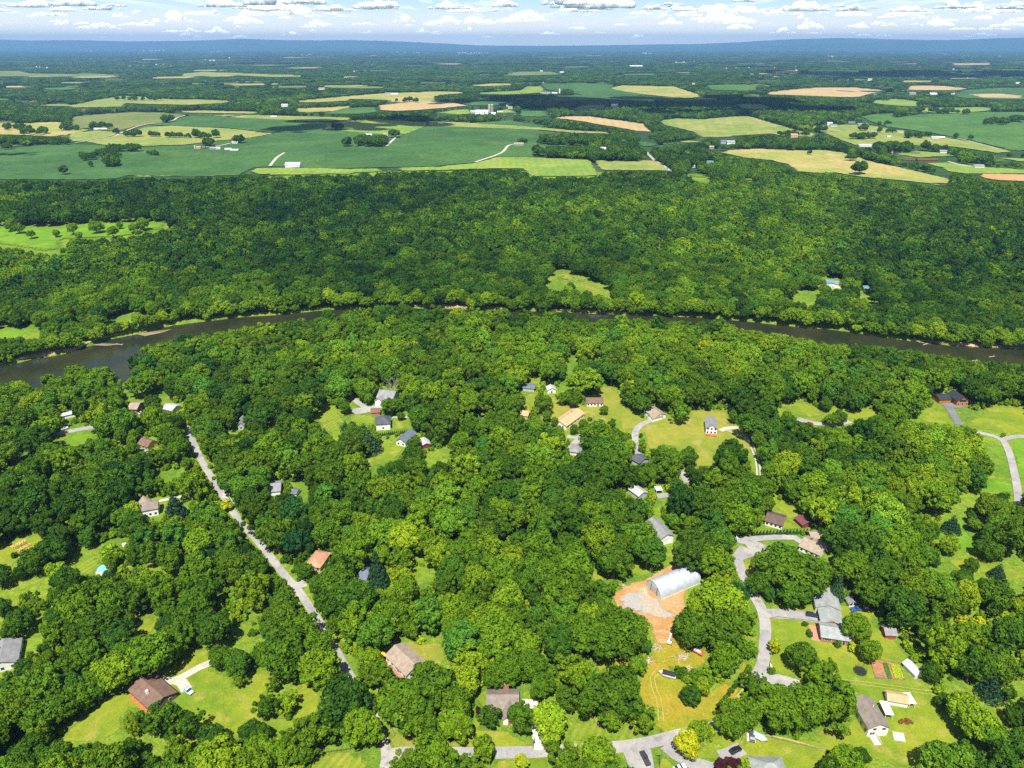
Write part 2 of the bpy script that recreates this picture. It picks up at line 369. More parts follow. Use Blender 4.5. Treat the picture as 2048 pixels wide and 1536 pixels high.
for i in range(3): proto('oval%d' % i, broad_lobes(30+i, 46, zc=1.35, hz=1.3, rmin=.13, rmax=.27, spread=.72), 4000, .068, 120+i)
for i in range(2): proto('open%d' % i, broad_lobes(40+i, 34, zc=1.45, hz=1.05, rmin=.1, rmax=.22, spread=1.0), 2500, .062, 130+i, low=-.8)
for i in range(2): proto('bush%d' % i, broad_lobes(50+i, 14, zc=.95, hz=1.15, rmin=.26, rmax=.42, spread=.7), 1500, .11, 140+i)
proto('spruce', cone_lobes(60), 3400, .075, 150, NEEDLE, low=-.9)
proto('cedar', cone_lobes(61, 7, .0, 2.3, .95), 2600, .08, 151, NEEDLE, low=-.9)
proto('cypress', cone_lobes(62, 8, -.1, 2.4, .9), 900, .14, 152, NEEDLE, low=-.9)
proto('plum', broad_lobes(63, 20, hz=1.0), 2600, .085, 153, LEAF_PURPLE)
TRUNK = [trunk_mesh('trunk_%d' % i, 70+i) for i in range(3)]
# ================================================================== SETTING
NSHEET = 0
def sheet(name, poly, mat, layer, soft=False, px=True, keep=True, step=None, kind='structure'):
    """a draped patch of ground: outline in photo pixels, laid on the terrain as a sheet a little above it"""
    if keep: raster(poly)
    pts = [G(u, v)[:2] for u, v in poly] if px else list(poly)
    dist = sum(hypot(*p) for p in pts)/len(pts)
    s = step or max(2.5 if soft else 8, dist/45)
    if dist > 1200: s = max(s, dist/50)
    dense = []
    for p, q in zip(pts, pts[1:]+pts[:1]):
        n = max(1, min(60, int(hypot(q[0]-p[0], q[1]-p[1])/s)))
        dense += [(p[0]+(q[0]-p[0])*i/n, p[1]+(q[1]-p[1])*i/n) for i in range(n)]
    A = np.array(dense); n = len(A)
    x0, y0 = A.min(0); x1, y1 = A.max(0)
    while (x1-x0)*(y1-y0)/s/s > 9000: s *= 1.3
    gx, gy = np.meshgrid(np.arange(x0+s/2, x1, s), np.arange(y0+s/2, y1, s)); gx = gx.ravel()+RNG.uniform(-.1, .1, gx.size)*s; gy = gy.ravel()+RNG.uniform(-.1, .1, gy.size)*s
    ins = np.zeros(gx.size, bool); dm = np.full(gx.size, 1e9)
    B = np.roll(A, -1, 0)
    for (ax, ay), (bx, by) in zip(A, B):
        if ay != by: ins ^= ((ay > gy) != (by > gy)) & (gx < (bx-ax)*(gy-ay)/(by-ay)+ax)
        L2 = (bx-ax)**2+(by-ay)**2+1e-9; t = np.clip(((gx-ax)*(bx-ax)+(gy-ay)*(by-ay))/L2, 0, 1)
        dm = np.minimum(dm, np.hypot(gx-ax-t*(bx-ax), gy-ay-t*(by-ay)))
    k = ins & (dm > s*.35)
    allp = np.concatenate([A, np.stack([gx[k], gy[k]], 1)]); edge = np.concatenate([np.zeros(n), np.clip(dm[k]/(3.0 if dist < 700 else s*1.5), 0, 1)])
    r = delaunay_2d_cdt([Vector(p) for p in allp], [(i, (i+1) % n) for i in range(n)], [], 1, 1e-4)
    V = np.array([(v.x, v.y) for v in r[0]])
    e = [float(np.mean([edge[i] for i in o if i < len(edge)])) if o else 0. for o in r[3]]
    d = np.hypot(V[:, 0], V[:, 1])
    global NSHEET; NSHEET += 1; lift = .004*(NSHEET % 45)
    off = np.where(d < 700, .02+.02*layer+lift*.1, .35+lift*2+.0005*d+layer*(.03+d*3e-5))
    Z = H(V[:, 0], V[:, 1])+off
    F = []
    for f in r[2]:
        f = list(f); a, b, c = (V[i] for i in f[:3])
        if (b[0]-a[0])*(c[1]-a[1])-(b[1]-a[1])*(c[0]-a[0]) < 0: f.reverse()
        F.append(f)
    me = mesh_of(name, np.column_stack([V, Z]), F, MATS[mat])
    at = me.attributes.new('edge', 'FLOAT', 'POINT'); at.data.foreach_set('value', np.array(e, np.float32))
    o = link(name, me); o['kind'] = kind; return o
def spline(pts, step):
    P = [Vector(p) for p in pts]; P = [P[0]*2-P[1]]+P+[P[-1]*2-P[-2]]; out = []
    for i in range(1, len(P)-2):
        n = max(1, int((P[i+1]-P[i]).length/step))
        for k in range(n):
            t = k/n; a, b, c, d = P[i-1:i+3]
            out.append(.5*((2*b)+(c-a)*t+(2*a-5*b+4*c-d)*t*t+(3*b-a-3*c+d)*t**3))
    out.append(P[-2]); return out
def ribbon(name, pts, width, mat, layer=8, keep=True, tracks=None, wobble=.015, keep_to=None):
    """a road along a line of photo pixels, WIDTH metres; TRACKS=(offset, width) lays two wheel tracks instead"""
    w = [G(u, v)[:2] for u, v in pts]; dist = sum(hypot(*p) for p in w)/len(w)
    line = spline(w, max(3, dist/150)); V = []; F = []; E = []
    bands = [(-width/2, width/2)] if not tracks else [(-tracks[0]-tracks[1]/2, -tracks[0]+tracks[1]/2), (tracks[0]-tracks[1]/2, tracks[0]+tracks[1]/2)]
    outl = [[], []]
    for lo, hi in bands:
        base = len(V)
        for i, p in enumerate(line):
            t = (line[min(i+1, len(line)-1)]-line[max(i-1, 0)]).normalized(); nx, ny = -t.y, t.x
            for j in range(5):
                c = lo+(hi-lo)*j/4
                if j in (0, 4): c += random.uniform(-1, 1)*wobble*(hi-lo)
                x, y = p.x+nx*c, p.y+ny*c; d = hypot(x, y)
                z = float(H(np.float64(x), np.float64(y)))+(.02+.02*layer if d < 700 else .35+.0005*d+layer*(.03+d*3e-5))
                V.append((x, y, z)); E.append(min(j, 4-j)/2)
            if i:
                for j in range(4):
                    a = base+(i-1)*5+j; F.append((a, a+1, a+6, a+5))
    for i, p in enumerate(line):
        t = (line[min(i+1, len(line)-1)]-line[max(i-1, 0)]).normalized(); nx, ny = -t.y, t.x
        for s_, o in ((-1, 0), (1, 1)):
            x, y = p.x+nx*s_*width/2, p.y+ny*s_*width/2; outl[o].append(project(x, y, float(H(np.float64(x), np.float64(y)))))
    if keep:
        kk = len(outl[0]) if keep_to is None else max(2, int(len(outl[0])*keep_to))
        raster(outl[0][:kk]+outl[1][:kk][::-1])
    me = MBmesh(name, V, F, MATS[mat]); at = me.attributes.new('edge', 'FLOAT', 'POINT'); at.data.foreach_set('value', np.array(E, np.float32))
    o = link(name, me); o['kind'] = 'structure'; return o
def MBmesh(name, V, F, mat):
    me = mesh_of(name, V, F, mat)
    if len(F) and me.polygons[0].normal.z < 0: me.flip_normals()
    return me
# terrain: rings that widen with distance, one sheet to the horizon
def terrain():
    NA = 560; radii = [0, 25, 50]; r = 75.
    while r < 37500: radii.append(r); r *= 1.0125 if 380 < r < 900 else 1.03
    radii = np.array(radii); ang = np.linspace(0, 2*pi, NA, endpoint=False)
    # finer ahead of the camera
    ang = ang+.62*np.cos(ang)*-1*-1*0
    R, A = np.meshgrid(radii, ang, indexing='ij'); X = R*np.sin(A); Y = R*np.cos(A)
    Z = H(X, Y); nR = len(radii)
    V = np.stack([X, Y, Z], -1).reshape(-1, 3)
    i, j = np.meshgrid(np.arange(1, nR-1), np.arange(NA), indexing='ij'); j2 = (j+1) % NA
    F = np.stack([i*NA+j, i*NA+j2, (i+1)*NA+j2, (i+1)*NA+j], -1).reshape(-1, 4)
    inner = np.stack([np.zeros(NA, int), np.zeros(NA, int)+0, NA+(np.arange(NA)+1) % NA, NA+np.arange(NA)], -1)
    me = bpy.data.meshes.new('terrain')
    faces = [tuple(f[::-1]) for f in F.tolist()]+[(NA+k, NA+(k+1) % NA, 0) for k in range(NA)]
    me.from_pydata(V.tolist(), [], faces)
    me.materials.append(MATS['undergrowth']); me.materials.append(MATS['plain_ground'])
    rc = np.concatenate([R[1:-1].ravel(), np.zeros(NA)])
    me.polygons.foreach_set('material_index', (rc > 1350).astype(np.int32)); me.polygons.foreach_set('use_smooth', np.ones(len(faces), bool))
    me.update()
    if me.polygons[0].normal.z < 0: me.flip_normals()
    o = link('terrain', me); o['kind'] = 'structure'
terrain()
# river
def water():
    m, nt, N, L = nodes('river_water'); out = N('ShaderNodeOutputMaterial'); p = N('ShaderNodeBsdfPrincipled'); L(p.outputs[0], out.inputs[0])
    geo = N('ShaderNodeNewGeometry'); P = geo.outputs['Position']
    c = mixc(nt, mrange(nt, noise(nt, .03, 4, P), .35, .65, 0, 1, True), (.02, .026, .012), (.034, .036, .015))
    L(c, p.inputs['Base Color']); p.inputs['Roughness'].default_value = .12; p.inputs['IOR'].default_value = 1.33
    b = N('ShaderNodeBump'); b.inputs['Strength'].default_value = .22; b.inputs['Distance'].default_value = .25
    L(noise(nt, .5, 4, P), b.inputs['Height']); L(b.outputs[0], p.inputs['Normal']); MATS['river_water'] = m
    xs = np.linspace(-900, 1000, 120); fy = np.interp(xs, BX, BY)+9; ny = np.interp(xs, BX, BY)-np.interp(xs, WX, WW)-9
    V = [(x, y, WATER_Z) for x, y in zip(xs, ny)]+[(x, y, WATER_Z) for x, y in zip(xs, fy)]; n = len(xs)
    o = link('river', MBmesh('river', V, [(i, i+1, n+i+1, n+i) for i in range(n-1)], m)); o['kind'] = 'structure'
water()
OPEN_KEEP = OPEN; OPEN = np.zeros_like(OPEN)
raster([(0, 738), (60, 723), (110, 715), (160, 703), (190, 692), (240, 679), (300, 667), (340, 657), (400, 650), (480, 641), (560, 634), (640, 628), (650, 632), (600, 637), (520, 647), (430, 667), (350, 672),
        (280, 692), (250, 720), (250, 755), (195, 765), (222, 745), (218, 725), (200, 715), (170, 712), (130, 722), (100, 730), (60, 745), (0, 752)])
raster([(1150, 626), (1200, 630), (1215, 636), (1180, 640), (1150, 636)])
raster([(1250, 631), (1400, 637), (1500, 646), (1600, 658), (1660, 664), (1700, 668), (1800, 683), (1900, 694), (2048, 703), (2048, 730), (1940, 718), (1850, 704), (1760, 690), (1680, 688), (1600, 674), (1500, 659), (1450, 641), (1250, 634)])
RIVER = OPEN; OPEN = OPEN_KEEP
raster([(1482, 1148), (1498, 1150), (1532, 1225), (1512, 1225)])
raster([(742, 1540), (758, 1490), (772, 1478), (800, 1498), (806, 1512), (775, 1540)])
bankf = [(u, v-2) for u, v in BANK_PX[2:28]]
def bank():
    pts = [on_plane(u, v, WATER_Z) for u, v in bankf]; line = spline(pts, 5); V = []; E = []; F = []
    for i, p in enumerate(line):
        w = max(.05, 1.4*(sin(i*.21)+sin(i*.083+1))); x0_ = w
        for j, c in enumerate((-w*.8, 0, w)):
            x, y = p.x, p.y+c+1; V.append((x, y, max(WATER_Z+.05, float(H(np.float64(x), np.float64(y)))+.12))); E.append((0, 1, 0)[j])
        if i:
            a = (i-1)*3; F += [(a, a+3, a+4, a+1), (a+1, a+4, a+5, a+2)]
    me = MBmesh('river_bank', V, F, MATS['sand']); at = me.attributes.new('edge', 'FLOAT', 'POINT'); at.data.foreach_set('value', np.array(E, np.float32)*.9)
    link('river_bank', me)['kind'] = 'structure'
bank()
for poly in ([(270, 668), (300, 664), (345, 658), (322, 666), (290, 672)], [(180, 690), (205, 687), (240, 688), (215, 692)], 
             [(1830, 678), (1850, 682), (1862, 689), (1838, 685)]):
    p = [on_plane(u, v, WATER_Z) for u, v in poly]
    me = MBmesh('sandbar', [(x, y, WATER_Z+.06+.01*i) for i, (x, y) in enumerate(p)], [tuple(range(len(p)))], MATS['sand_wet']); link('sandbar', me)['kind'] = 'structure'
def Z(ox, oy, s, pts): return [(ox+x/s, oy+y/s) for x, y in pts]
# ------------------------------------------------------------------ fields of the plain (layers stack a few cm apart)
FA = lambda p: Z(0, 40, 2.926, p)
FB = lambda p: Z(650, 40, 2.731, p)
FC = lambda p: Z(1350, 40, 2.934, p)
def field(mat, poly, layer=1, name='field'): return sheet(name, poly, mat, layer)
field('crop', FA([(-200, 775), (110, 748), (330, 722), (560, 735), (700, 740), (860, 745), (1090, 735), (1300, 708), (1480, 690), (1600, 668), (1300, 632), (1000, 622), (870, 615), (1000, 592), (1110, 562), (1300, 568),
      (1600, 582), (1800, 600), (1902, 605), (2150, 640), (2350, 600), (2500, 620), (2980, 590), (3200, 620), (3160, 640), (3150, 675), (3440, 708), (3430, 722), (3230, 712), (3200, 765), (3130, 790), (2900, 795), (2780, 830), (2550, 855), (2048, 872), (1780, 870), (1600, 860), (1480, 868), (1400, 912), (1100, 920), (770, 912), (700, 928), (560, 936), (-200, 936)]), 0, 'crop_field')
field('crop', FB([(400, 640), (560, 582), (800, 592), (1150, 605), (1330, 625), (1160, 630), (1150, 660), (1430, 690), (1420, 702), (1240, 690), (1210, 742), (1150, 752), (940, 752), (820, 782), (600, 802), (200, 812), (0, 815), (0, 690)]), 1, 'crop_field')
field('hay', FA([(500, 715), (640, 692), (760, 655), (860, 628), (1000, 622), (1300, 635), (1600, 668), (1480, 690), (1300, 708), (1060, 735), (820, 742), (600, 735)]), 2, 'hay_field')
field('olive_pasture', FA([(420, 570), (520, 560), (760, 540), (960, 545), (1080, 558), (1000, 590), (880, 610), (780, 630), (670, 660), (560, 650), (600, 620), (500, 640), (420, 640)]), 1, 'pasture')
field('hay_gold', FA([(-100, 600), (60, 590), (100, 610), (300, 600), (350, 600), (480, 640), (520, 645), (400, 690), (200, 680), (-100, 670)]), 2, 'hay_field')
field('hay', FA([(410, 640), (660, 655), (700, 670), (640, 690), (500, 712), (420, 715), (400, 690)]), 3, 'hay_field')
field('hay', FA([(200, 505), (390, 478), (380, 490), (420, 500), (560, 470), (720, 445), (900, 455), (980, 465), (1250, 470), (1400, 475), (1300, 490), (1100, 500), (880, 495), (740, 490), (720, 510), (560, 515), (420, 515), (400, 508)]), 1, 'hay_field')
field('hay_gold', FA([(980, 530), (1300, 535), (1510, 540), (1500, 552), (1250, 548), (1080, 545)]), 1, 'hay_field')
field('hay', FA([(1080, 555), (1550, 560), (1900, 570), (2048, 575), (2048, 600), (1800, 596), (1500, 580)]), 3, 'hay_field')
field('hay_gold', FA([(1730, 520), (1900, 515), (2048, 505), (2048, 530), (1800, 545), (1740, 540)]), 1, 'hay_field')
field('hay_gold', FA([(1740, 475), (1900, 460), (2048, 448), (2048, 475), (1850, 485), (1760, 490)]), 1, 'hay_field')
field('olive_pasture', FA([(-100, 300), (120, 300), (180, 315), (400, 318), (700, 322), (640, 332), (300, 335), (-100, 335)]), 1, 'pasture')
field('hay', FA([(1050, 340), (1070, 315), (1200, 305), (1400, 312), (1800, 328), (1750, 338), (1450, 330), (1250, 325), (1120, 335)]), 1, 'hay_field')
field('stubble', FA([(540, 352), (720, 345), (720, 355), (560, 358)]), 1, 'stubble_field')
field('hay_gold', FA([(1340, 380), (1640, 370), (1630, 380), (1380, 390)]), 1, 'hay_field')
field('stubble', FA([(110, 475), (230, 470), (220, 485), (160, 490)]), 1, 'stubble_field')
field('crop_light', FA([(60, 395), (150, 390), (155, 405), (60, 405)]), 1, 'crop_field')
field('crop_light', FA([(-100, 460), (120, 465), (90, 475), (-100, 472)]), 1, 'crop_field')
field('hay_green', FA([(1420, 908), (1500, 870), (1700, 868), (2048, 875), (2048, 905), (1700, 905), (1500, 905)]), 3, 'hay_field')
field('hay_green', FA([(770, 910), (1100, 915), (1380, 905), (1400, 912), (1000, 925), (780, 920)]), 2, 'hay_field')
field('hay', FA([(-100, 740), (90, 725), (110, 735), (50, 755), (-100, 765)]), 2, 'hay_field')
field('hay_green', FB([(0, 545), (60, 560), (270, 545), (560, 560), (560, 580), (450, 625), (400, 635), (230, 620), (100, 610), (0, 600)]), 2, 'hay_field')
field('hay', FB([(560, 558), (720, 560), (1050, 580), (1350, 605), (1550, 615), (1550, 625), (1350, 620), (1150, 602), (800, 590), (560, 580)]), 3, 'hay_field')
field('hay_green', FB([(-300, 838), (0, 822), (600, 805), (820, 785), (940, 752), (1150, 754), (1450, 768), (1500, 855), (1130, 858), (1080, 815), (900, 815), (700, 822), (300, 832), (0, 848), (-300, 850)]), 4, 'hay_field')
field('hay', FB([(1460, 770), (1700, 768), (1810, 772), (1880, 828), (1750, 825), (1510, 825)]), 4, 'hay_field')
field('stubble', FB([(290, 470), (430, 455), (560, 445), (700, 455), (780, 470), (640, 485), (500, 495), (390, 500), (300, 495)]), 3, 'stubble_field')
field('hay_gold', FB([(0, 440), (100, 420), (300, 405), (420, 400), (600, 393), (720, 395), (800, 400), (660, 410), (600, 420), (600, 445), (430, 455), (360, 460), (340, 440), (150, 435), (0, 450)]), 2, 'hay_field')
field('crop_light', FB([(0, 510), (100, 485), (290, 472), (280, 505), (200, 515), (0, 515)]), 1, 'crop_field')
field('hay_green', FB([(600, 510), (700, 495), (790, 490), (800, 515), (640, 525)]), 1, 'pasture')
field('crop_light', FB([(1060, 520), (1080, 478), (1200, 478), (1240, 540), (1100, 540)]), 1, 'crop_field')
field('hay_green', FB([(930, 500), (1000, 490), (1060, 510), (1020, 535), (960, 525)]), 1, 'pasture')
field('crop', FB([(720, 455), (900, 445), (1080, 450), (1060, 470), (800, 470)]), 1, 'crop_field')
field('stubble', FB([(1240, 540), (1330, 527), (1450, 530), (1600, 550), (1740, 570), (1760, 590), (1790, 615), (1740, 618), (1600, 590), (1470, 570), (1430, 560), (1320, 545)]), 1, 'stubble_field')
field('crop', FB([(1170, 350), (1400, 345), (1600, 355), (1560, 375), (1700, 395), (1900, 405), (1700, 415), (1400, 412), (1350, 400), (1280, 395), (1200, 380)]), 1, 'crop_field')
field('hay_gold', FB([(1550, 375), (1620, 360), (1900, 365), (2048, 410), (2048, 435), (1900, 425), (1750, 410), (1640, 395)]), 2, 'hay_field')
field('hay_green', FB([(820, 400), (1060, 388), (1100, 365), (1180, 360), (1200, 385), (1180, 400), (1000, 410), (860, 412)]), 1, 'pasture')
field('crop', FB([(1210, 420), (1400, 412), (1700, 415), (1900, 425), (2048, 437), (2048, 450), (1700, 440), (1430, 440), (1250, 445)]), 1, 'crop_field')
field('olive_pasture', FB([(1330, 490), (1450, 460), (1540, 465), (1530, 490), (1400, 500)]), 1, 'pasture')
field('olive_pasture', FB([(1050, 285), (1230, 282), (1300, 300), (1130, 305), (940, 310)]), 1, 'pasture')
field('hay_gold', FB([(760, 360), (900, 350), (1090, 348), (1000, 360), (850, 365)]), 1, 'hay_field')
field('crop_light', FB([(250, 320), (450, 330), (330, 332)]), 1, 'crop_field')
field('crop', FB([(1700, 640), (1800, 650), (1820, 680), (1760, 710), (1710, 680)]), 1, 'crop_field')
field('hay_green', FB([(1820, 700), (1850, 670), (2010, 660), (2060, 645), (2060, 670), (1900, 680), (1800, 705)]), 1, 'pasture')
field('hay_green', FB([(1970, 842), (2060, 842), (2060, 870)]), 1, 'pasture')
field('hay', FC([(-70, 590), (0, 580), (170, 585), (300, 572), (420, 562), (480, 580), (600, 615), (720, 650), (830, 670), (800, 690), (620, 680), (560, 670), (380, 680), (300, 690), (150, 700), (100, 740), (110, 720), (140, 690), (110, 660), (30, 640), (-60, 620), (-90, 600)]), 1, 'hay_field')
field('hay_gold', FC([(220, 770), (480, 758), (760, 770), (850, 765), (980, 780), (1180, 840), (1350, 875), (1500, 910), (1620, 940), (1600, 965), (1550, 980), (1480, 960), (1280, 940), (1100, 925), (950, 900), (830, 900), (720, 890), (660, 850), (560, 825), (400, 810)]), 1, 'hay_field')
field('crop_light', FC([(1080, 570), (1160, 555), (1300, 550), (1300, 575), (1400, 560), (1700, 545), (2150, 540), (2150, 790), (1960, 765), (1740, 710), (1500, 665), (1250, 630), (1150, 600)]), 1, 'crop_field')
field('hay_green', FC([(1080, 478), (1300, 465), (1430, 480), (1520, 500), (1400, 515), (1240, 500)]), 1, 'pasture')
field('hay', FC([(800, 620), (900, 625), (1060, 610), (1200, 630), (1300, 650), (1440, 680), (1600, 695), (1760, 720), (1980, 775), (1900, 785), (1700, 755), (1550, 740), (1460, 740), (1390, 745), (1280, 725), (1180, 735), (1090, 745), (1000, 720), (870, 665), (810, 650)]), 2, 'pasture')
field('stubble', FC([(510, 430), (640, 415), (820, 400), (1050, 398), (1280, 420), (1150, 435), (1080, 455), (960, 455), (720, 445), (560, 440)]), 1, 'stubble_field')
field('stubble', FC([(1370, 390), (1550, 385), (1730, 405), (1640, 420), (1500, 415), (1360, 420)]), 1, 'stubble_field')
field('crop', FC([(1640, 435), (1720, 410), (2150, 392), (2150, 470), (1900, 470), (1640, 455)]), 1, 'crop_field')
field('stubble', FC([(1720, 438), (1900, 435), (2040, 448), (2030, 462), (1800, 458)]), 2, 'stubble_field')
field('crop_light', FC([(170, 385), (350, 380), (485, 382), (480, 415), (320, 425), (220, 420)]), 1, 'crop_field')
field('hay_gold', FC([(0, 410), (60, 420), (130, 450), (300, 470), (200, 475), (0, 455)]), 3, 'hay_field')
field('hay_gold', FC([(340, 445), (450, 435), (520, 440), (490, 455)]), 1, 'hay_field')
field('hay_green', FC([(1400, 520), (1700, 515), (1860, 510), (1850, 535), (1680, 550), (1450, 550)]), 1, 'pasture')
field('hay_green', FC([(1290, 790), (1400, 770), (1480, 770), (1660, 800), (1640, 815), (1550, 805), (1330, 815)]), 1, 'pasture')
field('hay_green', FC([(1450, 840), (1600, 840), (1700, 850), (1850, 870), (2150, 885), (2150, 905), (1850, 905), (1700, 905), (1600, 890), (1560, 870)]), 1, 'pasture')
field('red_field', FC([(1700, 910), (1800, 905), (2150, 910), (2150, 955), (1900, 945), (1850, 940), (1780, 920)]), 2, 'stubble_field')
field('hay_green', FC([(1880, 810), (2150, 820), (2150, 835), (1880, 830)]), 1, 'pasture')
field('stubble', FC([(560, 305), (720, 295), (740, 310), (700, 320), (580, 318)]), 1, 'stubble_field')
field('crop_light', FC([(770, 300), (1090, 298), (1080, 312), (800, 318)]), 1, 'crop_field')
field('stubble', FC([(1620, 258), (1850, 252), (1850, 266), (1640, 268)]), 1, 'stubble_field')
field('stubble', FC([(360, 255), (545, 252), (520, 262)]), 1, 'stubble_field')
field('stubble', FC([(250, 280), (330, 280), (300, 287)]), 1, 'stubble_field')
field('red_field', FC([(1380, 275), (1450, 272), (1440, 282)]), 1, 'stubble_field')
field('olive_pasture', FC([(340, 495), (500, 495), (560, 515), (640, 520), (650, 532), (540, 525), (400, 525)]), 1, 'pasture')
field('meadow_green', FC([(60, 905), (130, 902), (210, 930), (200, 960), (140, 950)]), 1, 'meadow')
field('meadow_green', FC([(390, 930), (500, 935), (440, 945)]), 1, 'meadow')
g_ = random.Random(77)
for k_ in range(125):
    u_ = g_.uniform(-60, 2100); v_ = 104+g_.random()**1.3*74; w_ = g_.uniform(10, 55)*(.6+(v_-100)/100); h_ = g_.uniform(.7, 1.5)*(.5+(v_-100)/50); sl = g_.uniform(-1.2, 1.2)
    field(g_.choice(['hay_gold', 'hay', 'stubble', 'olive_pasture', 'olive_pasture', 'hay_green', 'crop_light']), [(u_-w_, v_+sl), (u_-w_*.3, v_-h_*.6), (u_+w_*.5, v_-h_), (u_+w_, v_-sl-h_*.3), (u_+w_*.6, v_+h_*.7), (u_-w_*.4, v_+h_)], 1, 'far_field')
# clearings in the forest beyond the river
N6 = lambda p: Z(1000, 540, 3.6577, p)
N5 = lambda p: Z(500, 540, 3.6577, p)
N4 = lambda p: Z(0, 540, 3.6577, p)
N7 = lambda p: Z(1500, 540, 3.657, p)
def soft(mat, poly, layer=1, name='lawn'): return sheet(name, poly, mat, layer, soft=True)
soft('meadow_green', [(-60, 453), (100, 455), (175, 448), (250, 445), (335, 446), (330, 460), (240, 475), (130, 480), (120, 510), (60, 500), (-60, 480)], 1, 'meadow')
soft('lawn_dry', N6([(330, 100), (430, 20), (440, -5), (500, -5), (520, 30), (640, 90), (800, 140), (790, 175), (620, 160), (560, 100), (440, 80), (380, 130)]), 1, 'meadow')
soft('meadow_green', N4([(-80, 450), (330, 420), (260, 490), (-80, 500)]), 1, 'meadow')
soft('lawn_dry', N4([(790, 340), (900, 340), (1000, 320), (1080, 300), (900, 390), (820, 390)]), 1, 'meadow')
soft('lawn_dry', N4([(1220, 310), (1260, 310), (1300, 380), (1250, 400)]), 1, 'meadow')
soft('lawn_dry', N7([(350, 190), (380, 150), (500, 180), (480, 215), (380, 245)]), 1, 'meadow')
soft('meadow_green', N7([(840, 205), (960, 240), (930, 250), (860, 240)]), 1, 'meadow')
